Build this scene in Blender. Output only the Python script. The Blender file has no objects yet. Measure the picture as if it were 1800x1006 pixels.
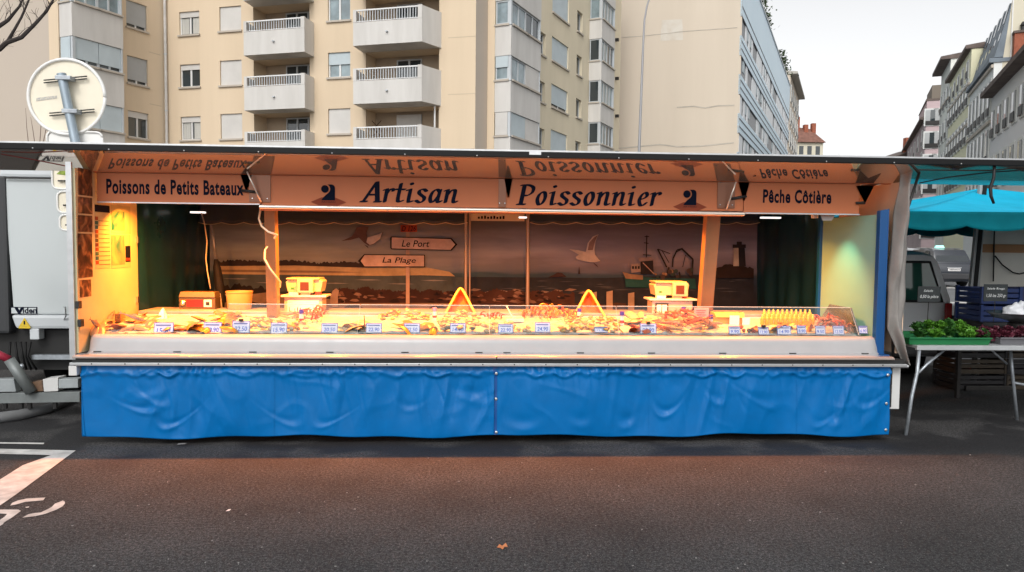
import bpy, bmesh, math, random
from mathutils import Vector, Matrix, noise
random.seed(7); srnd = random.Random(99)
S = bpy.context.scene
COL = S.collection
R = math.radians

# ------------------------------------------------------------------ camera, sky, sun, exposure
EYE = 1.66
YAW, PITCH, ROLL = R(3.1), R(3.2), R(0.6)
CAMROT = Matrix.Rotation(-YAW, 3, 'Z') @ Matrix.Rotation(math.pi/2 - PITCH, 3, 'X') @ Matrix.Rotation(ROLL, 3, 'Z')
cd = bpy.data.cameras.new('camera'); cam = bpy.data.objects.new('camera', cd); COL.objects.link(cam)
cd.sensor_width = 36.0; cd.lens = 26.0; cd.clip_end = 3000; cd.clip_start = 0.05
cam.matrix_world = Matrix.Translation((0, 0, EYE)) @ CAMROT.to_4x4()
S.camera = cam

SUN_EL, SUN_AZ = R(42), R(194)          # azimuth measured clockwise from +Y: behind the camera, to its left
W = bpy.data.worlds.new('World'); S.world = W; W.use_nodes = True
nt = W.node_tree; bg = nt.nodes['Background']
sky = nt.nodes.new('ShaderNodeTexSky'); sky.sky_type = 'NISHITA'; sky.sun_disc = False
sky.sun_elevation = SUN_EL; sky.sun_rotation = SUN_AZ
sky.air_density = 1.0; sky.dust_density = 3.0; sky.ozone_density = 1.0
hs = nt.nodes.new('ShaderNodeHueSaturation'); hs.inputs['Saturation'].default_value = 0.06
nt.links.new(sky.outputs[0], hs.inputs['Color']); nt.links.new(hs.outputs[0], bg.inputs['Color'])
bg.inputs['Strength'].default_value = 0.15
sl = bpy.data.lights.new('sun', 'SUN'); sl.energy = 0.55; sl.angle = R(12); sl.color = (1.0, 0.95, 0.88)
so = bpy.data.objects.new('sun', sl); COL.objects.link(so)
sd = Vector((math.sin(SUN_AZ)*math.cos(SUN_EL), math.cos(SUN_AZ)*math.cos(SUN_EL), math.sin(SUN_EL)))
so.rotation_euler = sd.to_track_quat('Z', 'Y').to_euler(); so.location = sd*60 + Vector((0, 0, 5))
S.view_settings.view_transform = 'Standard'; S.view_settings.look = 'None'
S.view_settings.gamma = 1.0; S.view_settings.use_curve_mapping = False
S.view_settings.exposure = 0.5
S.render.engine = 'CYCLES'
LAMP_W = 44.0                            # watts of each counter lamp
LAMP_COL = (1.0, 0.27, 0.025)

# ------------------------------------------------------------------ geometry helpers
def ray(px, py):
    return CAMROT @ Vector(((px-900)/1300, -(py-503)/1300, -1))
def onY(px, py, y):                      # point on the plane Y = y seen at photo pixel
    d = ray(px, py); return Vector((0, 0, EYE)) + d*(y/d.y)
def onX(px, py, x):
    d = ray(px, py); return Vector((0, 0, EYE)) + d*(x/d.x)
def onG(px, py, z=0.0):                  # point at height z
    d = ray(px, py); return Vector((0, 0, EYE)) + d*((z-EYE)/d.z)
def CG(X, d):                            # camera-aligned ground coordinates -> world
    return Vector((X*math.cos(YAW)+d*math.sin(YAW), -X*math.sin(YAW)+d*math.cos(YAW), 0))
def pd(px, d):                           # ground point under horizon pixel px at depth d
    return CG((px-900)/1300*d, d)

class MB:
    def __init__(s): s.v = []; s.f = []
    def poly(s, pts):
        i = len(s.v); s.v += [Vector(p) for p in pts]; s.f.append(list(range(i, i+len(pts)))); return s
    def hexa(s, p):                      # 8 corners: bottom 0-3, top 4-7
        i = len(s.v); s.v += [Vector(q) for q in p]
        for f in ((3,2,1,0),(4,5,6,7),(0,1,5,4),(1,2,6,5),(2,3,7,6),(3,0,4,7)): s.f.append([i+k for k in f])
        return s
    def box(s, x0, y0, z0, x1, y1, z1):
        x0, x1 = min(x0,x1), max(x0,x1); y0, y1 = min(y0,y1), max(y0,y1); z0, z1 = min(z0,z1), max(z0,z1)
        return s.hexa([(x0,y0,z0),(x1,y0,z0),(x1,y1,z0),(x0,y1,z0),(x0,y0,z1),(x1,y0,z1),(x1,y1,z1),(x0,y1,z1)])
    def prism(s, pts, vec):
        i = len(s.v); n = len(pts); vec = Vector(vec)
        s.v += [Vector(p) for p in pts] + [Vector(p)+vec for p in pts]
        s.f.append([i+k for k in range(n)]); s.f.append([i+n+k for k in reversed(range(n))])
        for k in range(n):
            m = (k+1) % n; s.f.append([i+k, i+n+k, i+n+m, i+m])
        return s
    def tube(s, pts, r, n=8, caps=True):
        pts = [Vector(p) for p in pts]; rs = r if isinstance(r, (list, tuple)) else [r]*len(pts)
        rings = []; up = None
        for k, p in enumerate(pts):
            t = (pts[min(k+1, len(pts)-1)] - pts[max(k-1, 0)]).normalized()
            if up is None: up = Vector((0,0,1)) if abs(t.z) < .9 else Vector((1,0,0))
            a = t.cross(up); a = a.normalized() if a.length > 1e-6 else t.orthogonal().normalized()
            b = a.cross(t).normalized(); up = b
            i = len(s.v); s.v += [p + (a*math.cos(2*math.pi*j/n)+b*math.sin(2*math.pi*j/n))*rs[k] for j in range(n)]
            rings.append(i)
        for q in range(len(rings)-1):
            for j in range(n):
                m = (j+1) % n; s.f.append([rings[q]+j, rings[q]+m, rings[q+1]+m, rings[q+1]+j])
        if caps:
            s.f.append([rings[0]+j for j in reversed(range(n))]); s.f.append([rings[-1]+j for j in range(n)])
        return s
    def grid(s, fn, nu, nv):
        i = len(s.v)
        for a in range(nu+1):
            for b in range(nv+1): s.v.append(Vector(fn(a/nu, b/nv)))
        for a in range(nu):
            for b in range(nv):
                k = i+a*(nv+1)+b; s.f.append([k, k+nv+1, k+nv+2, k+1])
        return s
    def lathe(s, prof, c, n=16, axis='Z'):
        i = len(s.v); c = Vector(c)
        for r, h in prof:
            for j in range(n):
                a = 2*math.pi*j/n; x, y = r*math.cos(a), r*math.sin(a)
                s.v.append(c + (Vector((x,y,h)) if axis == 'Z' else Vector((x,h,y)) if axis == 'Y' else Vector((h,x,y))))
        for q in range(len(prof)-1):
            for j in range(n):
                m = (j+1) % n; s.f.append([i+q*n+j, i+q*n+m, i+(q+1)*n+m, i+(q+1)*n+j])
        s.f.append([i+j for j in reversed(range(n))]); s.f.append([i+(len(prof)-1)*n+j for j in range(n)])
        return s
    def ball(s, c, rx, ry=None, rz=None, n=8, m=6):
        ry = ry or rx; rz = rz or rx; c = Vector(c)
        return s.grid(lambda u, v: c+Vector((rx*math.cos(2*math.pi*u)*math.sin(math.pi*v), ry*math.sin(2*math.pi*u)*math.sin(math.pi*v), -rz*math.cos(math.pi*v))), n, m)
    def mesh(s, name, off=(0,0,0), bevel=0, smooth=False, merge=False):
        me = bpy.data.meshes.new(name); o = Vector(off)
        me.from_pydata([v-o for v in s.v], [], s.f)
        bm = bmesh.new(); bm.from_mesh(me)
        if merge: bmesh.ops.remove_doubles(bm, verts=bm.verts, dist=1e-4)
        bmesh.ops.recalc_face_normals(bm, faces=bm.faces)
        if bevel:
            bmesh.ops.bevel(bm, geom=[e for e in bm.edges if len(e.link_faces) == 2 and e.calc_face_angle(0) > .6], offset=bevel, segments=2, affect='EDGES', profile=.6)
        bm.to_mesh(me); bm.free()
        if smooth: me.polygons.foreach_set('use_smooth', [True]*len(me.polygons))
        if smooth == 'auto':
            try: me.set_sharp_from_angle(angle=R(38))
            except Exception: pass
        me.update(); return me
    def build(s, name, mat, parent=None, bevel=0, smooth=False, label=None, kind=None, local=False, merge=False):
        off = (0,0,0)
        if parent is not None and not local: off = wloc(parent)
        me = s.mesh(name, off, bevel, smooth, merge)
        o = bpy.data.objects.new(name, me); COL.objects.link(o)
        me.materials.append(mat)
        if parent is not None: o.parent = parent
        if label: o['label'] = label
        if kind: o['kind'] = kind
        return o
def wloc(o):
    v = Vector((0,0,0))
    while o is not None: v += o.location; o = o.parent
    return v
def thing(name, label, cat, loc=(0,0,0), rz=0, group=None):
    o = bpy.data.objects.new(name, None); COL.objects.link(o); o.empty_display_size = .2
    o.location = loc; o.rotation_euler = (0,0,rz); o['label'] = label; o['category'] = cat
    if group: o['group'] = group
    return o
def tag(o, label, cat, group=None):
    o['label'] = label; o['category'] = cat
    if group: o['group'] = group
    return o
def structure(o, label=None):
    o['kind'] = 'structure'
    if label: o['label'] = label
    return o
def dup(o, parent=None, mesh=None):
    c = o.copy(); COL.objects.link(c); c.parent = parent
    for ch in list(o.children): dup(ch, c)
    return c
def place(me, name, mat, loc, rot=(0,0,0), sc=(1,1,1), parent=None):
    o = bpy.data.objects.new(name, me); COL.objects.link(o)
    if mat and not me.materials: me.materials.append(mat)
    o.location = loc; o.rotation_euler = rot; o.scale = sc
    if parent is not None: o.parent = parent
    return o

# ------------------------------------------------------------------ materials
MATS = {}; PROTO = {}
def mat(name, col, rough=.6, metal=0.0, var=None, bump=None, spec=.5, alpha=None, emit=None, trans=0, coat=0):
    if name in MATS: return MATS[name]
    m = bpy.data.materials.new(name); m.use_nodes = True; t = m.node_tree; b = t.nodes['Principled BSDF']
    b.inputs['Base Color'].default_value = (*col, 1); b.inputs['Roughness'].default_value = rough
    b.inputs['Metallic'].default_value = metal; b.inputs['Specular IOR Level'].default_value = spec
    if trans: b.inputs['Transmission Weight'].default_value = trans
    if coat: b.inputs['Coat Weight'].default_value = coat
    if emit: b.inputs['Emission Color'].default_value = (*emit[0], 1); b.inputs['Emission Strength'].default_value = emit[1]
    if var or bump: tc = t.nodes.new('ShaderNodeTexCoord')
    if var:                               # (scale, amount, second colour or None[, streak z-scale])
        n = t.nodes.new('ShaderNodeTexNoise'); n.inputs['Scale'].default_value = var[0]; n.inputs['Detail'].default_value = 6; n.inputs['Roughness'].default_value = .6
        mp = t.nodes.new('ShaderNodeMapping'); t.links.new(tc.outputs['Object'], mp.inputs[0]); t.links.new(mp.outputs[0], n.inputs['Vector'])
        if len(var) > 3: mp.inputs['Scale'].default_value = (1, 1, var[3])
        cr = t.nodes.new('ShaderNodeMapRange'); cr.inputs[1].default_value = .32; cr.inputs[2].default_value = .68
        t.links.new(n.outputs['Fac'], cr.inputs[0])
        mx = t.nodes.new('ShaderNodeMix'); mx.data_type = 'RGBA'
        c2 = var[2] if len(var) > 2 and var[2] else tuple(c*(1-var[1]) for c in col)
        mx.inputs['A'].default_value = (*col, 1); mx.inputs['B'].default_value = (*c2, 1)
        ml = t.nodes.new('ShaderNodeMath'); ml.operation = 'MULTIPLY'; ml.inputs[1].default_value = 1 if not (len(var) > 2 and var[2]) else var[1]
        t.links.new(cr.outputs[0], ml.inputs[0]); t.links.new(ml.outputs[0], mx.inputs['Factor'])
        t.links.new(mx.outputs['Result'], b.inputs['Base Color'])
        rr = t.nodes.new('ShaderNodeMapRange'); rr.inputs[3].default_value = max(.02, rough-.08); rr.inputs[4].default_value = min(1, rough+.1)
        t.links.new(n.outputs['Fac'], rr.inputs[0]); t.links.new(rr.outputs[0], b.inputs['Roughness'])
    if bump:
        n2 = t.nodes.new('ShaderNodeTexNoise'); n2.inputs['Scale'].default_value = bump[0]; n2.inputs['Detail'].default_value = 5
        t.links.new(tc.outputs['Object'], n2.inputs['Vector'])
        bp = t.nodes.new('ShaderNodeBump'); bp.inputs['Strength'].default_value = bump[1]; bp.inputs['Distance'].default_value = bump[2] if len(bump) > 2 else .02
        t.links.new(n2.outputs['Fac'], bp.inputs['Height']); t.links.new(bp.outputs[0], b.inputs['Normal'])
    MATS[name] = m; return m
def glass_mat(name, tint, fres=.6, rough=.01, ior=1.45, coverage=0.0, covcol=(.8,.8,.8)):
    m = bpy.data.materials.new(name); m.use_nodes = True; t = m.node_tree; t.nodes.clear()
    out = t.nodes.new('ShaderNodeOutputMaterial'); tr = t.nodes.new('ShaderNodeBsdfTransparent'); tr.inputs[0].default_value = (*tint, 1)
    gl = t.nodes.new('ShaderNodeBsdfGlossy'); gl.inputs['Roughness'].default_value = rough
    fr = t.nodes.new('ShaderNodeFresnel'); fr.inputs[0].default_value = ior
    mx = t.nodes.new('ShaderNodeMixShader'); t.links.new(fr.outputs[0], mx.inputs[0]); t.links.new(tr.outputs[0], mx.inputs[1]); t.links.new(gl.outputs[0], mx.inputs[2])
    last = mx
    if coverage:
        df = t.nodes.new('ShaderNodeBsdfDiffuse'); df.inputs[0].default_value = (*covcol, 1)
        m2 = t.nodes.new('ShaderNodeMixShader'); m2.inputs[0].default_value = coverage
        t.links.new(mx.outputs[0], m2.inputs[1]); t.links.new(df.outputs[0], m2.inputs[2]); last = m2
    t.links.new(last.outputs[0], out.inputs[0]); MATS[name] = m; return m
def shutter_mat(name, col, pitch):
    m = mat(name, col, .55, 0, (1.2, .12)); t = m.node_tree; b = t.nodes['Principled BSDF']
    tc = t.nodes.new('ShaderNodeTexCoord'); w = t.nodes.new('ShaderNodeTexWave'); w.bands_direction = 'Z'; w.inputs['Scale'].default_value = 1/pitch*.05*20*.05
    t.links.new(tc.outputs['Object'], w.inputs[0]); w.inputs['Scale'].default_value = .314/pitch
    bp = t.nodes.new('ShaderNodeBump'); bp.inputs['Strength'].default_value = .0; bp.inputs['Distance'].default_value = .02
    t.links.new(w.outputs['Fac'], bp.inputs['Height']); t.links.new(bp.outputs[0], b.inputs['Normal']); return m

def text_mesh(name, txt, x0, z0, w, h, mat_, parent, y, shear=0, off=0.0, facing=-1, thick=.0012, spacing=1.0):
    cu = bpy.data.curves.new(name+'_c', 'FONT'); cu.body = txt; cu.size = 1; cu.shear = shear; cu.offset = off; cu.extrude = 0; cu.space_character = spacing; cu.resolution_u = 3
    ob = bpy.data.objects.new('tmp', cu); COL.objects.link(ob)
    dg = bpy.context.evaluated_depsgraph_get(); me = bpy.data.meshes.new_from_object(ob.evaluated_get(dg))
    bpy.data.objects.remove(ob); bpy.data.curves.remove(cu)
    xs = [v.co.x for v in me.vertices]; ys = [v.co.y for v in me.vertices]
    ax, bx, ay, by = min(xs), max(xs), min(ys), max(ys)
    offp = wloc(parent) if parent else Vector((0,0,0))
    for v in me.vertices:
        u = (v.co.x-ax)/(bx-ax); q = (v.co.y-ay)/(by-ay)
        v.co = Vector((x0+u*w, y, z0+q*h)) - offp
    me.name = name
    o = bpy.data.objects.new(name, me); COL.objects.link(o); me.materials.append(mat_)
    if parent: o.parent = parent
    return o

# palette
WHITE = mat('white_paint', (.6,.6,.59), .35, 0, (3, .15), None)
PLASTIC = mat('white_plastic', (.6,.59,.58), .28, 0, (5, .06)); SHELLM = mat('counter_white', (.36,.355,.36), .3, 0, (5, .08))
ALU = mat('aluminium', (.62,.63,.64), .38, .85, (8, .2))
STEEL = mat('stainless_steel', (.6,.6,.6), .22, 1)
GALV = mat('galvanised_steel', (.42,.46,.5), .45, .6, (14, .35))
BLACK = mat('black_rubber', (.006,.006,.0065), .6, spec=.25)
DARK = mat('dark_metal', (.035,.033,.032), .5, .4, (10, .4))
CHASSIS = mat('chassis_black', (.012,.012,.012), .7)
INK = mat('navy_ink', (.005,.007,.018), .8, spec=.08)
REDM = mat('red_plastic', (.5,.03,.02), .4)
BLUEPRINT = mat('blue_marker', (.03,.07,.45), .6)
PAPER = mat('paper', (.78,.76,.74), .7, 0, (20, .06))
GLASS = glass_mat('clear_glass', (.97,.99,.98))
WIN = mat('window_glass', (.03,.04,.045), .04, 0, None, None, .9)
WINL = mat('window_glass_light', (.26,.34,.37), .06, 0, (1.2, .5), None, .9)
# ------------------------------------------------------------------ ground and markings
def asphalt():
    m = bpy.data.materials.new('asphalt'); m.use_nodes = True; t = m.node_tree; b = t.nodes['Principled BSDF']; N = t.nodes.new; L = t.links.new
    tc = N('ShaderNodeTexCoord')
    n1 = N('ShaderNodeTexNoise'); n1.inputs['Scale'].default_value = 120; n1.inputs['Detail'].default_value = 3; n1.inputs['Roughness'].default_value = .8
    n2 = N('ShaderNodeTexNoise'); n2.inputs['Scale'].default_value = .9; n2.inputs['Detail'].default_value = 7; n2.inputs['Roughness'].default_value = .65
    v = N('ShaderNodeTexVoronoi'); v.inputs['Scale'].default_value = 120; v.feature = 'F1'
    v2 = N('ShaderNodeTexVoronoi'); v2.inputs['Scale'].default_value = 15
    for n in (n1, n2, v, v2): L(tc.outputs['Object'], n.inputs['Vector'])
    c1 = N('ShaderNodeValToRGB'); c1.color_ramp.elements[0].position = .40; c1.color_ramp.elements[0].color = (.012,.012,.013,1); c1.color_ramp.elements[1].position = .63; c1.color_ramp.elements[1].color = (.086,.084,.085,1)
    L(n1.outputs['Fac'], c1.inputs[0])
    c2 = N('ShaderNodeMapRange'); c2.inputs[1].default_value = .3; c2.inputs[2].default_value = .7; c2.inputs[3].default_value = .55; c2.inputs[4].default_value = 1.2
    L(n2.outputs['Fac'], c2.inputs[0])
    n4 = N('ShaderNodeTexNoise'); n4.inputs['Scale'].default_value = 48; n4.inputs['Detail'].default_value = 4; n4.inputs['Roughness'].default_value = .75; L(tc.outputs['Object'], n4.inputs['Vector'])
    c4 = N('ShaderNodeMapRange'); c4.inputs[1].default_value = .36; c4.inputs[2].default_value = .64; c4.inputs[3].default_value = .25; c4.inputs[4].default_value = 1.9; L(n4.outputs['Fac'], c4.inputs[0])
    c5 = N('ShaderNodeMath'); c5.operation = 'MULTIPLY'; L(c2.outputs[0], c5.inputs[0]); L(c4.outputs[0], c5.inputs[1])
    mx = N('ShaderNodeMix'); mx.data_type = 'RGBA'; mx.blend_type = 'MULTIPLY'; mx.inputs['Factor'].default_value = 1
    L(c1.outputs[0], mx.inputs['A']); L(c5.outputs[0], mx.inputs['B'])
    # pale aggregate stones: a few per cent of the cells
    sp = N('ShaderNodeSeparateColor'); L(v.outputs['Color'], sp.inputs[0])
    g = N('ShaderNodeMath'); g.operation = 'GREATER_THAN'; g.inputs[1].default_value = .90; L(sp.outputs[0], g.inputs[0])
    d = N('ShaderNodeMath'); d.operation = 'LESS_THAN'; d.inputs[1].default_value = .32; L(v.outputs['Distance'], d.inputs[0])
    mm = N('ShaderNodeMath'); mm.operation = 'MULTIPLY'; L(g.outputs[0], mm.inputs[0]); L(d.outputs[0], mm.inputs[1])
    m2 = N('ShaderNodeMath'); m2.operation = 'MULTIPLY'; m2.inputs[1].default_value = .62; L(mm.outputs[0], m2.inputs[0])
    mx2 = N('ShaderNodeMix'); mx2.data_type = 'RGBA'; L(m2.outputs[0], mx2.inputs['Factor']); L(mx.outputs['Result'], mx2.inputs['A']); mx2.inputs['B'].default_value = (.22,.21,.2,1)
    # damp patches and painted-in shade under and in front of the trailer
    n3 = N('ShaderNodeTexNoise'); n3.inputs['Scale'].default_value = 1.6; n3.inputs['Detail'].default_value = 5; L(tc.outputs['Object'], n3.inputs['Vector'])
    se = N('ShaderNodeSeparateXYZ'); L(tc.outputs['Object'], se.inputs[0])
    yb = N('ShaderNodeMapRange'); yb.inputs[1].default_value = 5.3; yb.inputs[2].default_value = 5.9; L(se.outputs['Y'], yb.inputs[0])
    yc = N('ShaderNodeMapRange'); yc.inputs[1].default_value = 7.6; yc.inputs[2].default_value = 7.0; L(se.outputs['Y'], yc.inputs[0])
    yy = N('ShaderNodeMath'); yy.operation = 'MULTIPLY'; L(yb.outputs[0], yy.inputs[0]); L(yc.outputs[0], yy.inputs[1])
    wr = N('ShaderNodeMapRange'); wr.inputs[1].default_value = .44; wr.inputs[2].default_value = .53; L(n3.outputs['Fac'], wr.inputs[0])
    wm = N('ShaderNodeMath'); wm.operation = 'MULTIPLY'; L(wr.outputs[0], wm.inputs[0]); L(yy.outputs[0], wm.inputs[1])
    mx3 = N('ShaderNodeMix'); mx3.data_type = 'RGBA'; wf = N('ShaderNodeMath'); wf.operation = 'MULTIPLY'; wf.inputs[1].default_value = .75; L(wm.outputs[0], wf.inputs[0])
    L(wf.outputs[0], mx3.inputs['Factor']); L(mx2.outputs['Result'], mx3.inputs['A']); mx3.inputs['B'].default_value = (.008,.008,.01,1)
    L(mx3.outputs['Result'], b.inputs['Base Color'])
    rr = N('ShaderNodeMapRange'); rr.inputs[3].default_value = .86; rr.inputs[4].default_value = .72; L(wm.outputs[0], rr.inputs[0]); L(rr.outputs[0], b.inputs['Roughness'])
    b.inputs['Specular IOR Level'].default_value = .35
    bp = N('ShaderNodeBump'); bp.inputs['Strength'].default_value = .6; bp.inputs['Distance'].default_value = .006
    L(n1.outputs['Fac'], bp.inputs['Height']); L(bp.outputs[0], b.inputs['Normal'])
    return m
ASPH = asphalt()
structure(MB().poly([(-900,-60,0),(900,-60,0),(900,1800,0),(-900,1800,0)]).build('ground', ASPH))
def worn_paint():
    m = mat('road_paint', (.62,.61,.59), .7, 0, (9, .8, (.3,.29,.28)), (120, .4, .004)); return m
ROADP = worn_paint()
def mark(name, pts, z, label):
    bm_ = MB().poly([onG(x, y, z) for x, y in pts]); o = bm_.build(name, ROADP); structure(o, label); return o
mark('parking_line', [(-60,788),(0,789),(133,792),(92,822),(30,868),(-60,930),(-60,890),(0,843),(40,818),(90,800),(0,798),(-60,797)], .004, 'white parking bay line with a pointed corner')
mark('parking_line', [(-60,777),(0,777.5),(78,778.5),(76,781),(0,780),(-60,780)], .004, 'thin white line left of the blue skirt')
k = 1/11.18
z2 = lambda L_: [(x*k, 850+y*k) for x, y in L_]
mark('wheelchair_marking', z2([(200,435),(240,380),(350,335),(520,298),(700,285),(890,278),(850,330),(700,345),(500,360),(330,410)]), .004, 'worn white arc of a painted wheelchair symbol')
mark('wheelchair_marking', z2([(440,672),(560,605),(700,580),(800,570),(930,510),(1020,460),(1080,395),(1150,370),(1235,335),(1275,360),(1272,400),(1230,450),(1110,515),(880,600),(700,640)]), .004, 'worn white arc of a painted wheelchair symbol')
mark('wheelchair_marking', z2([(-400,515),(0,512),(360,514),(412,540),(250,660),(75,770),(60,800),(0,835),(-400,1000),(-400,760),(0,715),(90,655),(140,598),(0,590),(-400,590)]), .004, 'worn white foot of a painted wheelchair symbol')
mark('wheelchair_marking', z2([(490,465),(575,450),(560,475),(520,480)]), .004, 'small chip of white road paint')
# zebra bars and lane marks out on the street seen through the gap at the right
for (x0, y0, x1, y1) in ((1664,503,1676,507),(1669,531,1702,533.5),(1648,551,1700,553),(1640,660,1690,668)):
    mark('lane_marking', [(x0,y0),(x1,y0),(x1+3,y1),(x0,y1)], .005, 'white lane marking on the street behind the stalls')

# ------------------------------------------------------------------ fish trailer
T = thing('market_trailer', 'long white fishmonger trailer opened out as a lit stall with a bright blue skirt', 'market trailer', (.24, 6.6, 0))
XL, XR, YF = -3.165, 3.66, 6.10
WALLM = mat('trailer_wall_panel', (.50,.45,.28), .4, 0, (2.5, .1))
FASC = mat('fascia_panel', (.52,.165,.07), .45, 0, (1.5, .08), None, .2)  # lamp glow on the fascia is put into this orange base colour
# side walls with aluminium edge
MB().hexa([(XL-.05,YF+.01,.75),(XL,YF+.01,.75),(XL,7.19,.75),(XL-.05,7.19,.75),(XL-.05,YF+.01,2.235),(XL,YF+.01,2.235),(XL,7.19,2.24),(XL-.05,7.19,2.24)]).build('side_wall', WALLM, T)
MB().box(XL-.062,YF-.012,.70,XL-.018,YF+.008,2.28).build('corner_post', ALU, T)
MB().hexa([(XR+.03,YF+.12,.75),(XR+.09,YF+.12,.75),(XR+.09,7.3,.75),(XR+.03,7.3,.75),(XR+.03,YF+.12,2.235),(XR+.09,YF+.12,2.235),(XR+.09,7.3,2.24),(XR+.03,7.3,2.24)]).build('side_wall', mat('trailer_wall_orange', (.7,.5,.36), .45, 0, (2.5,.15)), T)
MB().box(3.40,7.30,1.99,XR+.09,7.34,2.24).build('rear_panel', WALLM, T)
MB().box(3.42,7.27,2.02,3.64,7.298,2.05).build('rear_panel_rail', ALU, T)
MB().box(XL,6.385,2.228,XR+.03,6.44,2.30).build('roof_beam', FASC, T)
MB().box(XL-.05,6.44,2.25,XR+.09,7.5,2.31).build('roof', WHITE, T)
# fascia: bottom follows the three panels of the photograph
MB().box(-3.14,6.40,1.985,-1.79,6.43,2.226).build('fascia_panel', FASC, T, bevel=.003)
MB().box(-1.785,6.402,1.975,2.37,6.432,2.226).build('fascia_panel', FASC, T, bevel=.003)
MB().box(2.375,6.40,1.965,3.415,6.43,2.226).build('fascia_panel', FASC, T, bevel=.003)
MB().box(-3.14,6.385,1.975,-1.80,6.44,1.984).build('fascia_trim', ALU, T)
MB().box(2.385,6.385,1.953,3.415,6.44,1.963).build('fascia_trim', ALU, T)
TRIM = mat('glossy_trim', (.75,.66,.58), .15, .5)
MB().tube([(-1.80,6.395,1.958),(2.38,6.395,1.95)], .017, 12).build('fascia_tube', TRIM, T, smooth='auto')
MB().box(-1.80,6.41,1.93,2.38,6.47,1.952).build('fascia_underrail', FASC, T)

def fx(px): return onY(px, 340, 6.395).x
def fz(px, py): return onY(px, py, 6.395).z
# lettering drawn with a broad pen: each glyph is a set of strokes swept with an angled nib
def catmull(pts, n=9):
    if len(pts) < 3:
        return [tuple(pts[0][k]+(pts[1][k]-pts[0][k])*i/4 for k in (0,1)) for i in range(5)]
    P = [pts[0]]+list(pts)+[pts[-1]]; out = []
    for i in range(1, len(P)-2):
        for j in range(n):
            t = j/n; a,b,c,d = P[i-1],P[i],P[i+1],P[i+2]
            out.append(tuple(.5*((2*b[k])+(-a[k]+c[k])*t+(2*a[k]-5*b[k]+4*c[k]-d[k])*t*t+(-a[k]+3*b[k]-3*c[k]+d[k])*t**3) for k in (0,1)))
    out.append(pts[-1]); return out
def hull(ps):
    ps = sorted(set((round(x,5), round(y,5)) for x, y in ps)); 
    def half(q):
        h = []
        for p in q:
            while len(h) > 1 and (h[-1][0]-h[-2][0])*(p[1]-h[-2][1])-(h[-1][1]-h[-2][1])*(p[0]-h[-2][0]) <= 0: h.pop()
            h.append(p)
        return h
    a, b = half(ps), half(ps[::-1]); return a[:-1]+b[:-1]
GL = {
 'A': (.86, [[(.02,.02),(.46,.98)], [(.46,.98),(.66,.03)], [(.50,.98),(.70,.03)], [(-.08,.02),(.16,.02)], [(.2,.36),(.6,.36)], [(.56,.02),(.82,.02)]]),
 'P': (.78, [[(.14,.98),(.14,.02)], [(.17,.98),(.17,.02)], [(.02,.97),(.36,.98),(.6,.86),(.6,.62),(.4,.47),(.2,.46)], [(.0,.02),(.34,.02)]]),
 'r': (.5, [[(.1,.64),(.1,.02)], [(-.02,.6),(.1,.65)], [(.11,.4),(.2,.58),(.33,.66),(.42,.6)], [(.4,.6),(.4,.56)]]),
 't': (.46, [[(.14,.92),(.13,.18),(.2,.03),(.36,.08)], [(-.04,.64),(.36,.64)]]),
 'i': (.4, [[(.12,.64),(.12,.1),(.18,.02),(.3,.06)], [(-.02,.6),(.12,.65)], [(.11,.92),(.15,.92)], [(.11,.95),(.15,.89)]]),
 's': (.54, [[(.42,.56),(.28,.66),(.1,.6),(.1,.46),(.24,.35),(.38,.24),(.36,.08),(.2,.0),(.02,.1)]]),
 'a': (.68, [[(.44,.54),(.3,.66),(.12,.52),(.06,.24),(.14,.03),(.28,.08),(.43,.34)], [(.46,.64),(.43,.14),(.48,.02),(.6,.08)]]),
 'n': (.7, [[(.08,.64),(.08,.02)], [(-.03,.6),(.08,.65)], [(.1,.38),(.22,.58),(.36,.65),(.44,.55),(.43,.12),(.5,.02),(.6,.07)]]),
 'o': (.62, [[(.26,.65),(.12,.5),(.08,.25),(.2,.01),(.36,.1),(.44,.36),(.38,.6),(.26,.65)]]),
 'e': (.58, [[(.1,.3),(.32,.38),(.42,.52),(.32,.66),(.16,.55),(.08,.28),(.18,.02),(.32,.02),(.44,.14)]]),
}
def pen_word(name, word, px0, px1, pyb0, pyb1, cap, parent, y, gap=.06):
    nib = [( .095*math.cos(a)*math.cos(.35)-.034*math.sin(a)*math.sin(.35), .095*math.cos(a)*math.sin(.35)+.034*math.sin(a)*math.cos(.35)) for a in [2*math.pi*i/10 for i in range(10)]]
    polys = []; x = 0
    for ch in word:
        w, st = GL[ch]
        for s in st:
            c = catmull(s)
            for p, q in zip(c, c[1:]):
                polys.append([(x+a+.2*b, b) for a, b in hull([(p[0]+u, p[1]+v) for u, v in nib]+[(q[0]+u, q[1]+v) for u, v in nib])])
        x += w + gap
    mnx = min(p[0] for q in polys for p in q); mxx = max(p[0] for q in polys for p in q)
    A = onY(px0, pyb0, y); B = onY(px1, pyb1, y); sx = (B.x-A.x)/(mxx-mnx)
    mb = MB()
    for i, q in enumerate(polys):
        mb.poly([(A.x+(a-mnx)*sx, y-.00002*(i % 40), A.z+(B.z-A.z)*((a-mnx)/(mxx-mnx))+b*cap) for a, b in q])
    return mb.build(name, INK, parent)
pen_word('lettering', 'Artisan', 631, 806, 355, 357, .172, T, 6.3995)
pen_word('lettering', 'Poissonnier', 906, 1164, 360, 362, .172, T, 6.3995)
def sign_text(txt, px0, py0, px1, py1, **kw):
    a = onY(px0, py1, 6.3985); b = onY(px1, py0, 6.3985)
    return text_mesh('lettering', txt, a.x, a.z, b.x-a.x, b.z-a.z, INK, T, 6.3985, off=.034, spacing=1.12, **kw)
sign_text('Poissons de Petits Bateaux', 187, 318, 428, 341)
sign_text('Pêche Côtière', 1341, 334.5, 1462, 357)
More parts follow.
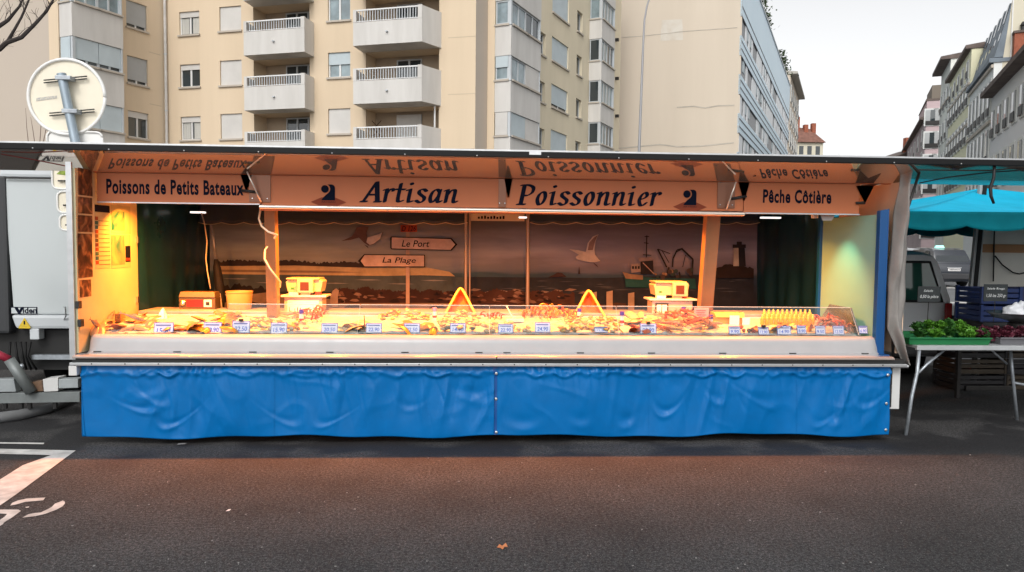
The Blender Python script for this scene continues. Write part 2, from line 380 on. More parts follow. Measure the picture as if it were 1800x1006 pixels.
def emblem(cx, cy):
    c = onY(cx, cy, 6.398); s = 1/203*1.0
    # diamond, hood, disc
    P = lambda dx, dz, y: (c.x+dx*s, y, c.z-dz*s)
    MB().poly([P(-30,21,6.3985),(P(-12,13,6.3985)),P(12,13,6.3985),P(31,21,6.3985),P(0,34,6.3985)]).build('emblem_diamond', mat('emblem_bronze', (.22,.05,.026), .8, spec=.08), T)
    pts = [(-12,20)]+[(-12+9*math.sin(a)*1.0+0, 20-10*a/1.2) for a in (.3,.7,1.0)]
    hood = [(-12,18),(-9,13.5),(-4,8.5),(.5,5)]+[(-5.2+8.6*math.cos(R(a)), -1.5-8.6*math.sin(R(a))) for a in (-48,-25,0,25,48,66)]+[(-.5,-9.2),(5,-9.4)]+[(5.4+6.2*math.cos(R(a)), -3.2-6.2*math.sin(R(a))) for a in (75,50,25,0)]+[(11.6,18)]
    MB().poly([P(a,b,6.397) for a, b in hood]).build('emblem_hood', INK, T)
    MB().poly([P(-5.6+6.6*math.cos(R(a)),-1.5-6.6*math.sin(R(a)),6.3965) for a in range(0,360,18)]).build('emblem_disc', INK, T)
    text_mesh('emblem_lettering', 'ARTISAN', c.x-12*s, c.z-22*s, 24*s, 2.4*s, INK, T, 6.3965)
emblem(577, 334); emblem(1213, 343)

# canopy flap, mirror-finished underneath
HY, HZ, FY, FZ = 6.37, 2.232, 5.99, 2.363
m = bpy.data.materials.new('canopy_gloss'); m.use_nodes = True; t_ = m.node_tree; b_ = t_.nodes['Principled BSDF']
b_.inputs['Base Color'].default_value = (.86,.74,.64,1); b_.inputs['Metallic'].default_value = .88; b_.inputs['Roughness'].default_value = .035
CANM = m
MB().hexa([(-4.6,FY,FZ),(5.4,FY,FZ),(5.4,HY,HZ),(-4.6,HY,HZ),(-4.6,FY,FZ+.03),(5.4,FY,FZ+.03),(5.4,HY,HZ+.03),(-4.6,HY,HZ+.03)]).build('canopy', CANM, T)
MB().box(-4.6,FY-.03,FZ-.006,5.4,FY-.001,FZ+.043).build('canopy_edge', BLACK, T, bevel=.006)
MB().box(-4.6,FY-.026,FZ+.0435,5.4,FY+.03,FZ+.056).build('canopy_top_strip', ALU, T)
rv = MB().ball((0,0,0), .006, .004, .006, 6, 4).mesh('rivet', smooth=True)
for i in range(15):
    place(rv, 'rivet', ALU, Vector((-3.4+i*.572, FY-.031, FZ+.004))-wloc(T), parent=T)
MB().box(.45,FY-.034,FZ+.018,.545,FY-.0305,FZ+.042).build('edge_patch', ALU, T)

# brackets and gas struts on the fascia
BRK = mat('bracket_brown', (.2,.085,.05), .35, .5)
def plate(px0, px1, py0, py1):
    a = onY(px0, py1, 6.39); b = onY(px1, py0, 6.39)
    MB().box(a.x,6.392,a.z,b.x,6.399,min(b.z,2.224)).build('bracket_plate', BRK, T)
    for (u, v) in ((.15,.1),(.85,.1),(.85,.8),(.15,.8)):
        MB().ball((a.x+(b.x-a.x)*u, 6.39, a.z+(b.z-a.z)*v), .006, .004, .006, 6, 4).build('bolt', STEEL, T)
plate(438, 475, 297, 355); plate(876, 890, 300, 364); plate(1261, 1293, 310, 366)
def fin(px, py0, py1, w, dirn):
    a = onY(px, py0, 6.32); b = onY(px, py1, 6.32)
    MB().prism([(a.x-w, 6.392, a.z+.02),(a.x+w, 6.25, a.z+.035),(a.x+w, 6.392, a.z+.02),(b.x, 6.392, b.z)], (.012,0,0)).build('hinge_fin', BRK, T)
fin(427, 302, 334, .055, 1); fin(1312, 318, 352, .05, 1)
fin(1527, 330, 355, .075, 1)
fin(893, 310, 346, .035, 1)
for (p, q) in (((434,302),(459,355)),((1294,320),(1277,368))):
    a = onY(*p, 6.3); b = onY(*q, 6.37)
    MB().tube([a,(a+b)/2,b], .007, 8).build('gas_strut', TRIM, T, smooth=True)
for (p, q) in (((424,335),(452,338)),((1285,350),(1312,345)),((1505,357),(1520,357))):
    MB().tube([onY(*p,6.385), onY(*q,6.385)], .012, 8).build('latch_rod', DARK, T, smooth=True)

# counter shell (extruded profile with rounded ends)
PROF = [(6.10,.735),(6.125,.742),(6.15,.76),(6.158,.79),(6.168,.83),(6.18,.862),(6.195,.878),(6.22,.887),(6.27,.889),(6.29,.888),(6.29,.74)]
def shell(u, v):
    i = min(int(v*(len(PROF)-1)+1e-6), len(PROF)-1); y, z = PROF[i]
    xs = [0,.008,.02,.04]; n = 60; q = u*n
    x = -3.15 + (3.545+3.15)*u
    e = min(u, 1-u)*(6.7); inset = max(0, .13-e)
    y += (.13-math.sqrt(max(0,.13**2-inset**2)))*.9
    return (x, y, z - .10*0)
us = [0,.002,.005,.009,.014,.02]+[.02+.96*i/30 for i in range(1,30)]+[.98,.986,.991,.995,.998,1]
mb = MB(); i0 = 0
for u in us:
    for k in range(len(PROF)): mb.v.append(Vector(shell(u, k/(len(PROF)-1))))
n_ = len(PROF)
for a in range(len(us)-1):
    for b in range(n_-1): mb.f.append([a*n_+b, (a+1)*n_+b, (a+1)*n_+b+1, a*n_+b+1])
mb.f.append(list(range(n_))); mb.f.append(list(range((len(us)-1)*n_, len(us)*n_)))
mb.build('counter_front', SHELLM, T, smooth='auto')
LEDGE = mat('counter_ledge_gloss', (.40,.34,.31), .16, .3, (6,.08))
for (a, b) in ((-3.2,.205),(.211,3.60)):
    MB().prism([(a,6.07,.712),(a,6.07,.725),(a,6.085,.736),(a,6.2,.738),(a,6.2,.712)], (b-a,0,0)).build('counter_ledge', LEDGE, T, bevel=.004, smooth='auto')
slot = MB().box(-.03,-.004,-.004,.03,.004,.004).mesh('drain_slot')
for px in (172,312,445,580,712,842,891,1020,1145,1270,1393,1520):
    p = onY(px, 617, 6.149); place(slot, 'drain_slot', DARK, Vector((p.x,6.141,.757))-wloc(T), parent=T)
MB().box(-3.21,6.09,.668,3.70,6.2,.71).build('frame_groove', CHASSIS, T)
MB().box(-3.225,6.075,.652,3.715,6.13,.676).build('frame_rail', ALU, T, bevel=.003)
mb = MB()
rb = MB().ball((0,0,0), .006, .003, .006, 6, 4).mesh('rail_rivet')
for i in range(26): place(rb, 'rail_rivet', DARK, Vector((-3.05+i*.262,6.073,.668))-wloc(T), parent=T)
MB().box(-3.235,6.08,.57,-3.17,6.2,.65).build('corner_box', WHITE, T, bevel=.006)
MB().box(3.60,6.16,.27,3.71,6.9,.65).build('corner_box', WHITE, T, bevel=.006)
MB().box(3.615,6.15,.29,3.632,6.158,.63).build('corner_box_seam', DARK, T)
MB().tube([(-3.22,6.1,.60),(3.71,6.1,.645)][:0]+[(3.60,6.09,.655),(3.73,6.09,.655)], .014, 8).build('end_tube', ALU, T)
MB().box(-3.18,6.3,.42,3.66,7.3,.66).build('chassis', CHASSIS, T)
MB().box(-3.18,6.3,.66,3.66,7.25,.735).build('floor', DARK, T)
def wheel_at(x, y, r, w, parent):
    w_ = MB().lathe([(r*.55,-w/2),(r*.9,-w/2),(r,-w*.35),(r,w*.35),(r*.9,w/2),(r*.55,w/2)], (x,y,r), 24, 'X').build('wheel', BLACK, parent, smooth='auto')
    MB().lathe([(r*.15,-w*.52),(r*.5,-w*.45),(r*.54,-w*.3),(r*.54,w*.3),(r*.5,w*.45),(r*.15,w*.52)], (x,y,r), 20, 'X').build('rim', GALV, w_, smooth='auto')
    return w_
for x in (-1.0,.0):
    w = MB().lathe([(.17,-.1),(.28,-.1),(.31,-.07),(.31,.07),(.28,.1),(.17,.1)], (x+.8,6.75,.31), 24, 'Y').build('wheel', BLACK, T, smooth='auto')
    MB().lathe([(.05,-.102),(.16,-.09),(.168,.09),(.05,.102)], (x+.8,6.75,.31), 20, 'Y').build('rim', GALV, w, smooth='auto')

# blue skirt, two cloths
VINYL = mat('blue_vinyl', (.0002,.125,.375), .36, 0, (6,.12), (260,.12,.002), .2)
dr = random.Random(21)
DENTS = {sd: [(dr.uniform(xa, xb), dr.uniform(.16,.46), dr.uniform(.05,.14), dr.uniform(.022,.05), dr.uniform(.005,.012), dr.uniform(-.9,.9)) for _ in range(9)] for sd, xa, xb in ((2.0,-3.05,.1),(11.0,.35,3.5))}
def skirt_disp(x, z, seed):
    h = .655 - z
    q = .05 + .018*noise.noise((x*3.1, 1.7, seed))
    ga = math.exp(-h/.075)
    d = .010*ga*math.sin(52*x + 9*noise.noise((x*2.6, z*2.0, seed+3)))*(.6+1.2*noise.noise((x*1.9,.5,seed)))*(1-math.exp(-h/.012))
    drip = abs(noise.noise((x*9.0, 0.3, seed+5))); d += .012*math.exp(-((h-.05-.07*drip)/.022)**2)
    w = math.sin(math.pi*min(1, max(0, h/.6)))**.6
    n1 = noise.noise((x*2.3+.35*z, z*.8, seed)); n2 = noise.noise((x*5.2-.9*z, z*1.1, seed+9)); n3 = noise.noise((x*9.5+1.6*z, z*1.9, seed+4))
    m1 = max(0, noise.noise((x*1.2, z*1.4, seed+40))+.25)
    n4 = noise.noise((x*2.6+1.9*z, z*2.9-1.5*x, seed+14))
    d += w*(.040*n1 + .026*m1*max(0, .30-abs(n2))/.30 - .009*m1*max(0, .2-abs(n3))/.2 + .004*max(0,.22-abs(n4))/.22)
    for (dx, dz, rx, rz, dep, tl) in DENTS[seed]:
        dr_c = .15+.5*abs(math.sin(dx*7))
        u = (x-dx)+tl*(z-dz); v = (z-dz)-dr_c*u*u/max(rx,.05)
        if abs(u) < 3*rx and abs(v) < 3*rz:
            d -= dep*math.exp(-(u/rx)**2)*(math.exp(-(v/rz)**2) - .8*math.exp(-((v+1.5*rz)/(rz*.8))**2))
    lob = abs(math.sin(9.5*x+2.5*noise.noise((x*1.3, .2, seed+60)))); hem = .045+.05*lob*lob
    pk = max(0, noise.noise((x*2.2, .9, seed+61))+.35)
    d += .021*max(0, 1-abs(h-hem)/.024)*pk*max(0,(.2+lob))
    rr_ = noise.noise((x*13+2*z, z*1.6, seed+70)); d += .022*math.exp(-h/.16)*(1-math.exp(-h/.02))*max(0, .16-abs(rr_))/.16*max(0, .2+noise.noise((x*1.4, .4, seed+71)))
    d += .02*h*math.sin(5.1*x+seed)+ .010*max(0,h-.3)*math.sin(11*x+3*noise.noise((x,0,seed)))
    return d
def skirt(x0, x1, seed):
    def fn(u, v):
        x = x0+(x1-x0)*u; z0 = .06+.012*math.sin(3.3*x)+.006*math.sin(9*x+1); z = .655+(z0-.655)*v
        xin = x + (.035*v if u == 0 and x0 < -3 else 0)
        return (xin, 6.128 - skirt_disp(x, z, seed) - .02*v, z)
    o = MB().grid(fn, 380, 72).build('skirt', VINYL, T, smooth=True)
    mo = o.modifiers.new('thickness', 'SOLIDIFY'); mo.thickness = .003
    return o
s1 = skirt(-3.165, .192, 2.0); s2 = skirt(.185, 3.60, 11.0)
HEM = mat('blue_vinyl_seam', (.0006,.06,.25), .4)
eye = MB().lathe([(.0035,-.003),(.012,-.004),(.013,0),(.003,.002)], (0,0,0), 12, 'Y').mesh('grommet', smooth=True)
for (x, z, s_) in ((.207,.585,s2),(.207,.37,s2),(.212,.09,s2),(3.56,.58,s2),(3.565,.33,s2),(3.57,.10,s2)):
    p = Vector((x, 6.10, z)); y = 6.128-skirt_disp(x, z, 11.0)-.02*(.655-z)/.6-.005
    place(eye, 'grommet', ALU, Vector((x,y,z))-wloc(s_), parent=s_)
MB().grid(lambda u, v: (.18+.035*u, 6.128-skirt_disp(.19+.03*u, .655-.59*v, 11.0)-.02*v-.004, .65-.58*v), 3, 40).build('skirt_strap', HEM, s2, smooth=True)
for (xs_, sd_, so_) in ((-1.62,2.0,s1),(1.5,11.0,s2),(2.78,11.0,s2)):
    MB().grid(lambda u, v: (xs_+.006*u, 6.128-skirt_disp(xs_, .64-.57*v, sd_)-.02*v-.0035, .64-.57*v), 1, 40).build('weld_seam', VINYL, so_)

# sneeze guard
def gz(u): return .89, 1.122
gl_parent = T
xs = [onY(398,560,6.4).x, onY(632,560,6.4).x, onY(861,560,6.4).x, onY(1085,560,6.4).x, 3.40]
for i in range(4):
    a, b = xs[i]+.003, xs[i+1]-.003
    MB().hexa([(a,6.285,.892),(b,6.285,.892),(b,6.290,.892),(a,6.290,.892),(a,6.455,1.125),(b,6.455,1.125),(b,6.460,1.125),(a,6.460,1.125)]).build('glass_pane', GLASS, T)
    GE = mat('glass_edge', (.62,.6,.55), .2)
    MB().tube([(a,6.458,1.126),(b,6.458,1.126)], .0032, 6).build('glass_edge', GE, T)
    MB().tube([(b,6.287,.895),(b,6.457,1.124)], .0018, 5).build('glass_joint', GE, T)
FROST = glass_mat('frosted_end_glass', (.9,.95,.97), coverage=.16, covcol=(.6,.72,.8))
MB().prism([(3.405,6.285,.892),(3.405,6.455,1.125),(3.405,6.86,1.125),(3.405,7.02,.98)], (.006,0,0)).build('end_glass', FROST, T)

# side screen with blue frame
BLUEF = mat('blue_frame', (.002,.06,.20), .35)
SCR = mat('pale_screen_panel', (.20,.42,.37), .3, 0, (1.2,.12))
MB().hexa([(3.525,6.25,.735),(3.535,6.25,.735),(3.44,7.12,.98),(3.43,7.12,.98),(3.525,6.25,1.955),(3.535,6.25,1.955),(3.44,7.12,1.945),(3.43,7.12,1.945)]).build('side_screen', SCR, T)
MB().hexa([(3.50,6.20,.735),(3.578,6.20,.735),(3.578,6.26,.735),(3.50,6.26,.735),(3.50,6.20,1.985),(3.578,6.20,2.0),(3.578,6.26,2.0),(3.50,6.26,1.985)]).build('screen_frame', BLUEF, T, bevel=.004)
MB().box(3.405,7.10,.98,3.45,7.15,1.96).build('screen_frame', BLUEF, T, bevel=.004)
MB().box(3.50,6.15,.728,3.60,6.3,.745).build('screen_foot', BLUEF, T)

# posts
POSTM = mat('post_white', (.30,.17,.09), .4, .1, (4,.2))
def post(tx0, tx1, ty, bx0, bx1, by, y0, y1, fl):
    a, b = onY(tx0, ty, y0), onY(tx1, ty, y0); c, d = onY(bx0, by, y1), onY(bx1, by, y1)
    D = Vector((0,.09,0))
    MB().hexa([c, d, d+D, c+D, a, b, b+D, a+D]).build('post', POSTM, T, bevel=.004)
    e = Vector((fl,-.012,0)) ; w = Vector((.022 if fl > 0 else -.022, 0, 0))
    p, q = (d, b) if fl > 0 else (c, a)
    MB().hexa([p+Vector((0,-.02,0)), p+w+Vector((0,-.02,0)), p+w+D, p+D, q+Vector((0,-.02,0)), q+w+Vector((0,-.02,0)), q+w+D, q+D]).build('post_flange', POSTM, T)
post(464, 479, 366, 469, 484, 558, 6.62, 6.95, 1)
post(1247, 1268, 372, 1233, 1252, 558, 6.62, 6.95, -1)
MB().hexa([onY(1446,388,6.5),onY(1462,388,6.5),onY(1462,388,6.6),onY(1446,388,6.6),onY(1441,375,6.5),onY(1470,375,6.5),onY(1470,375,6.6),onY(1441,375,6.6)]).build('lamp_cone', WHITE, T)

# lamps above the counter
LH = mat('lamp_housing', (.7,.66,.58), .4)
BULB = mat('lamp_bulb', (1,.8,.5), .4, emit=((1,.5,.16), 14))
for i, px in enumerate((250, 400, 570, 760, 950, 1145, 1335)):
    x = onY(px, 360, 6.75).x
    h = MB().lathe([(.085,0),(.075,.05),(.03,.1),(.03,.13)], (x,6.74,2.03), 18).build('lamp', LH, T, smooth='auto')
    MB().ball((x,6.74,2.035), .03, .03, .02, 10, 6).build('bulb', BULB, h, smooth=True)
    l = bpy.data.lights.new('counter_lamp', 'AREA'); l.shape = 'DISK'; l.size = .12; l.energy = LAMP_W*(.8 if i == 0 else 1); l.color = LAMP_COL; l.spread = R(138)
    lo = bpy.data.objects.new('counter_lamp', l); COL.objects.link(lo); lo.location = Vector((x,6.74,2.012))-wloc(T); lo.parent = T; lo.rotation_euler = (R(12),0,0)
l = bpy.data.lights.new('screen_lamp', 'SPOT'); l.energy = 22; l.color = (.62,1,.58); l.spot_size = R(64); l.spot_blend = .9; l.shadow_soft_size = .04
lo = bpy.data.objects.new('screen_lamp', l); COL.objects.link(lo); lo.parent = T
lp = Vector((3.12,6.62,1.93)); lo.location = lp-wloc(T); lo.rotation_euler = (Vector((3.5,6.7,1.35))-lp).to_track_quat('-Z','Y').to_euler()
MB().lathe([(.03,0),(.035,.06),(.02,.09)], lp+Vector((0,0,.0)), 14).build('lamp', LH, T, smooth='auto')

# roof lining, tarpaulin sides, valance, rear poles
TARP = mat('dark_green_tarpaulin', (.005,.038,.062), .3, 0, (1.5,.4), (40,.15,.004))
NAVY = mat('navy_cloth', (.012,.03,.06), .6, 0, (4,.25))
MB().hexa([(XL-.05,7.5,2.27),(XR+.09,7.5,2.27),(XR+.09,8.95,2.05),(XL-.05,8.95,2.05),(XL-.05,7.5,2.29),(XR+.09,7.5,2.29),(XR+.09,8.95,2.07),(XL-.05,8.95,2.07)]).build('awning_roof', NAVY, T)
def curtain(name, xa, ya, xb, yb, z0, z1, folds, amp, seed):
    d = Vector((xb-xa, yb-ya, 0)); n = Vector((-d.y, d.x, 0)).normalized()
    def fn(u, v):
        p = Vector((xa, ya, 0))+d*u
        f = amp*(.45*math.sin(folds*2*math.pi*u + 5*noise.noise((u*2.2, v*1.1, seed))) + 1.6*noise.noise((u*2.6, v*.9, seed+3)) + 1.0*noise.noise((u*7-v*1.5, v*1.4, seed+7)))*(.35+.65*v)
        p = p + n*f; return (p.x, p.y, z1+(z0-z1)*v)
    o = MB().grid(fn, 90, 26).build(name, TARP, T, smooth=True); mo = o.modifiers.new('thickness','SOLIDIFY'); mo.thickness = .004; return o
XC = onY(372, 470, 8.75).x; XD = onY(1328, 470, 8.75).x
curtain('side_curtain', -3.20, 7.2, XC, 8.78, .3, 2.22, 5, .028, 3)
curtain('side_curtain', XD, 8.78, 3.64, 7.36, .3, 2.24, 5.5, .035, 8)
curtain('rear_curtain', XC-.1, 8.86, XD+.1, 8.86, .02, 2.1, 9, .015, 5)
def valance(px0, px1, yz, nsc):
    a = onY(px0, 398, yz); b = onY(px1, 398, yz)
    def fn(u, v):
        x = a.x+(b.x-a.x)*u; sc = .022*abs(math.sin(math.pi*nsc*u))
        zb = onY(px0+(px1-px0)*u, 391.5, yz).z - sc
        return (x, yz+.012*math.sin(u*23)-.05*v, 2.14+(zb-2.14)*v)
    o = MB().grid(fn, nsc*10, 6).build('valance', NAVY, T, smooth=True); mo = o.modifiers.new('thickness','SOLIDIFY'); mo.thickness = .004
    pts = [Vector(fn(i/(nsc*10), 1))+Vector((0,-.006,0)) for i in range(nsc*10+1)]
    MB().tube(pts, .0035, 5).build('valance_piping', mat('piping', (.55,.48,.36), .6), o)
valance(352, 822, 8.45, 12); valance(930, 1332, 8.45, 10)
POLE = mat('pole_metal', (.34,.27,.22), .4, .5)
for (px, r_) in ((819,.018),(826,.010),(928,.022)):
    a = onY(px, 383, 8.4); b = onY(px, 552, 8.4)
    MB().tube([Vector((b.x,8.4,.0)), Vector((a.x,8.4,2.12))], r_, 10).build('awning_pole', POLE, T, smooth='auto')
a = onY(826, 388, 8.42); b = onY(922, 377, 8.42)
MB().box(a.x,8.42,a.z,b.x,8.45,b.z).build('header_board', mat('cream_board', (.5,.46,.36), .5), T)
for k_ in range(9): MB().box(a.x+.09+.035*k_, 8.4165, a.z+.022, a.x+.09+.035*k_+.022, 8.419, a.z+.046+.006*(k_ % 3)).build('header_mark', INK, T)
TUBE = mat('fluorescent_tube', (.9,.9,.9), .3, emit=((.95,1,.98), .9))
for (p, q) in (((335,373),(360,374)),((912,379),(926,386)),((1338,383),(1372,383))):
    a = onY(*p, 8.0); b = onY(*q, 8.0)
    MB().box(min(a.x,b.x),7.98,(a.z+b.z)/2-.009,max(a.x,b.x),8.04,(a.z+b.z)/2+.009).build('strip_light', TUBE, T, bevel=.004)

# work bench at the back of the counter and display bed
MB().box(-3.12,7.08,.98,3.38,7.5,1.005).build('work_bench', mat('grey_bench', (.3,.27,.3), .4, 0, (6,.2)), T, bevel=.004)
MB().box(-3.12,7.08,.74,3.38,7.1,.978).build('bench_front', WHITE, T)
BED = lambda y: .895 + (y-6.3)*.075/.75
def onB(px, py, dz=0.0):                # point on the sloping display bed
    d = ray(px, py); o = Vector((0,0,EYE)); s = .1
    k = (.895 - .63 + dz - EYE)/(d.z - .1*d.y) if abs(d.z-.1*d.y) > 1e-9 else 0
    return o + d*k
MB().hexa([(-3.12,6.29,.80),(3.40,6.29,.80),(3.40,7.075,.80),(-3.12,7.075,.80),(-3.12,6.29,.885),(3.40,6.29,.885),(3.40,7.075,.965),(-3.12,7.075,.965)]).build('display_bed', PLASTIC, T)

# posters on the inside of the left wall
def collage(name, c1, c2, c3, scale):
    m = bpy.data.materials.new(name); m.use_nodes = True; t = m.node_tree; b = t.nodes['Principled BSDF']; b.inputs['Roughness'].default_value = .4
    tc = t.nodes.new('ShaderNodeTexCoord'); v = t.nodes.new('ShaderNodeTexNoise'); v.inputs['Scale'].default_value = scale; v.inputs['Detail'].default_value = 5; v.inputs['Distortion'].default_value = 1.2
    cr = t.nodes.new('ShaderNodeValToRGB'); e = cr.color_ramp.elements; e[0].position = .36; e[0].color = (*c1,1); e[1].position = .66; e[1].color = (*c3,1)
    q = cr.color_ramp.elements.new(.5); q.color = (*c2,1)
    t.links.new(tc.outputs['Object'], v.inputs['Vector']); t.links.new(v.outputs['Fac'], cr.inputs[0]); t.links.new(cr.outputs[0], b.inputs['Base Color']); return m
PHOTO = collage('photo_collage', (.02,.01,.007), (.12,.05,.025), (.36,.2,.09), 9)
def poster(px0, px1, py0, py1, m, label, dx=.002):
    a = onX(px0, (py0+py1)/2, XL); b = onX(px1, (py0+py1)/2, XL)
    za = onX((px0+px1)/2, py1, XL).z; zb = onX((px0+px1)/2, py0, XL).z
    o = MB().box(XL+.0005, a.y, za, XL+dx, b.y, zb).build('poster', m, T); o['label'] = label; return o, (a.y, b.y, za, zb)
for (p, q) in ((297,344),(347,376),(379,408),(411,488)): poster(137, 162, p, q, PHOTO, 'dark orange photo print on the left wall')
poster(140, 160, 492, 522, PHOTO, 'small dark photo print low on the left wall')
PP = mat('poster_paper', (.36,.34,.2), .5)
def on_wall(o, ya, yb, za, zb, m, name, dx=.0035): return MB().box(XL+.002, ya, za, XL+dx, yb, zb).build(name, m, o)
o, (ya,yb,za,zb) = poster(167, 193, 359, 472, PP, 'season calendar poster with a black heading and coloured rows')
on_wall(o, ya, yb, zb-.07, zb-.01, INK, 'poster_heading')
cols = [(.22,.04,.012),(.03,.10,.08),(.02,.08,.1),(.3,.05,.012),(.14,.07,.03),(.05,.05,.04),(.12,.02,.02)]
for i in range(11):
    zr = zb-.11-i*(zb-za-.14)/11
    on_wall(o, ya, ya+(yb-ya)*.2, zr-.03, zr, mat('poster_ink_%d' % (i % 7), cols[i % 7], .5), 'poster_swatch')
    on_wall(o, ya+(yb-ya)*.22, yb-.004, zr-.036, zr-.033, INK, 'poster_rule')
MAPM = collage('sea_chart', (.008,.10,.10), (.14,.2,.11), (.34,.3,.14), 4.5)
o, (ya,yb,za,zb) = poster(195, 229, 362, 411, PP, 'sea chart with green coast and a narrow key')
on_wall(o, ya+.004, ya+(yb-ya)*.68, za+.03, zb-.05, MAPM, 'chart_sea')
o, (ya,yb,za,zb) = poster(195, 229, 413, 471, PP, 'fishing area map with a green bay and black red key')
on_wall(o, ya+.004, ya+(yb-ya)*.68, za+.03, zb-.005, MAPM, 'chart_sea')
on_wall(o, ya+(yb-ya)*.72, yb-.004, za+.05, zb-.1, INK, 'chart_key'); on_wall(o, ya+(yb-ya)*.72, yb-.004, za+.065, za+.085, REDM, 'chart_band', .0045)
for (px, py) in ((131,536),(135,568)):
    p = onX(px+3, py, XL); MB().box(XL, p.y-.02, p.z-.03, XL+.03, p.y+.03, p.z+.03).build('wall_socket', DARK, T, bevel=.004)
for py in (422, 527):
    p = onX(240, py, XL); MB().box(XL, p.y-.015, p.z-.03, XL+.02, p.y+.015, p.z+.03).build('hinge', STEEL, T)

# rolled grey tarpaulin hanging at the right end
CLOTH = mat('grey_tarpaulin', (.23,.215,.2), .5, 0, (5,.3), (60,.2,.004))
def drape(u, v):
    py = 300 + 342*v
    r = [(0,1617),(.35,1607),(.88,1602),(1,1599)]; l = [(0,1592),(.3,1580),(.6,1568),(.82,1566),(1,1597)]
    def ip(t, x):
        for (a, p), (b, q) in zip(t, t[1:]):
            if a <= x <= b: return p+(q-p)*(x-a)/(b-a)
        return t[-1][1]
    x = ip(l, v)+(ip(r, v)-ip(l, v))*u
    y = 6.12 + .10*(1-abs(2*u-.8))*-1 + .02*math.sin(9*u+6*v) + .03*noise.noise((u*3, v*7, 2.0)) + .1
    p = onY(x, py, 6.12); return (p.x, y, p.z)
o = MB().grid(drape, 20, 60).build('rolled_tarpaulin', CLOTH, T, smooth=True); mo = o.modifiers.new('thickness','SOLIDIFY'); mo.thickness = .006
MB().tube([onY(1617,300,6.15), onY(1585,400,6.2), onY(1568,560,6.22), onY(1570,630,6.24)], .012, 8).build('tarpaulin_batten', DARK, T, smooth=True)
# cords under the canopy at both ends
CORD = mat('red_cord', (.16,.02,.015), .7)
MB().tube([onY(2,271,6.06), onY(60,281,6.1), onY(121,293,6.12)], .005, 6).build('cord', CORD, T)
BCORD = mat('black_cord', (.01,.01,.012), .6)
MB().tube([onY(1616,322,6.2), onY(1665,312,6.15), onY(1740,303,6.1), onY(1790,300,6.05)], .006, 6).build('cord', BCORD, T)
MB().tube([onY(1748,290,6.0), onY(1747,312,6.0), onY(1741,330,6.0), onY(1742,345,6.0), onY(1747,358,6.0)], [.012,.012,.014,.013,.010], 8).build('hook_strap', BCORD, T, smooth=True)
# cables
CAB = mat('pale_cable', (.7,.62,.45), .4)
def coil(pts, r_): return MB().tube([onY(x, y, yy) for x, y, yy in pts], r_, 7)
coil([(458,368,6.6),(455,385,6.58),(460,398,6.56),(472,408,6.5),(487,413,6.52)], .009).build('spiral_cable', CAB, T, smooth=True)
coil([(487,413,6.6),(478,425,6.78),(466,440,6.7),(465,455,6.62),(474,472,6.6),(485,486,6.62),(493,496,6.72),(492,505,6.85)], .008).build('spiral_cable', CAB, T, smooth=True)
coil([(354,375,7.95),(360,395,7.8),(364,425,7.7),(362,455,7.65),(365,480,7.6),(370,508,7.55)], .006).build('hanging_cable', mat('grey_cable', (.4,.36,.3), .5), T, smooth=True)
# ------------------------------------------------------------------ buildings
STR = R(24.3)                            # street direction, right of the camera axis
US = (math.sin(STR), math.cos(STR))
class Fac:
    """a facade: origin on the ground, horizontal direction u and outward normal n, all in world space"""
    def __init__(f, X, d, ux, ud, flip=False):
        f.o = CG(X, d); f.u = CG(ux, ud).normalized(); f.n = Vector((f.u.y, -f.u.x, 0))
        if (Vector((0,0,0))-f.o).dot(f.n) < 0: f.n = -f.n
    def pt(f, s, z, o=0): p = f.o + f.u*s + f.n*o; return Vector((p.x, p.y, z))
    def sz(f, px, py, o=0):
        d = ray(px, py); e = Vector((0,0,EYE)); k_ = ((f.o+f.n*o)-e).dot(f.n)/d.dot(f.n); p = e+d*k_
        return (p-f.o-f.n*o).dot(f.u), p.z
    def s(f, px, o=0): return f.sz(px, 250, o)[0]
    def z(f, px, py, o=0): return f.sz(px, py, o)[1]
    def box(f, mb, s0, s1, z0, z1, o0, o1):
        return mb.hexa([f.pt(s0,z0,o0),f.pt(s1,z0,o0),f.pt(s1,z0,o1),f.pt(s0,z0,o1),f.pt(s0,z1,o0),f.pt(s1,z1,o0),f.pt(s1,z1,o1),f.pt(s0,z1,o1)])
def wall(f, S0, S1, Z0, Z1, holes, m, parent, depth=.2, name='wall'):
    ss = sorted({S0,S1,*[h[0] for h in holes],*[h[1] for h in holes]}); zs = sorted({Z0,Z1,*[h[2] for h in holes],*[h[3] for h in holes]})
    ss = [s for s in ss if S0-1e-6 <= s <= S1+1e-6]; zs = [z for z in zs if Z0-1e-6 <= z <= Z1+1e-6]
    mb = MB()
    for a, b in zip(ss, ss[1:]):
        for c, d in zip(zs, zs[1:]):
            cs, cz = (a+b)/2, (c+d)/2
            if any(h[0] < cs < h[1] and h[2] < cz < h[3] for h in holes): continue
            mb.poly([f.pt(a,c),f.pt(b,c),f.pt(b,d),f.pt(a,d)])
    for h in holes:
        a, b, c, d = h[:4]; D = -(h[4] if len(h) > 4 else depth)
        for p, q in (((a,c),(b,c)),((b,c),(b,d)),((b,d),(a,d)),((a,d),(a,c))):
            mb.poly([f.pt(*p), f.pt(*q), f.pt(*q,D), f.pt(*p,D)])
    return mb.build(name, m, parent)
BEIGE = mat('beige_render', (.68,.55,.40), .85, 0, (.9,.55,(.58,.465,.33),.07), (7,.15,.02), .2)
BEIGE2 = mat('beige_grey_render', (.50,.43,.36), .85, 0, (.2,.4,(.44,.38,.32)), (7,.15,.02), .2)
CREAMW = mat('cream_gable_render', (.64,.56,.46), .85, 0, (.35,.6,(.55,.475,.385),.12), (5,.15,.02), .2)
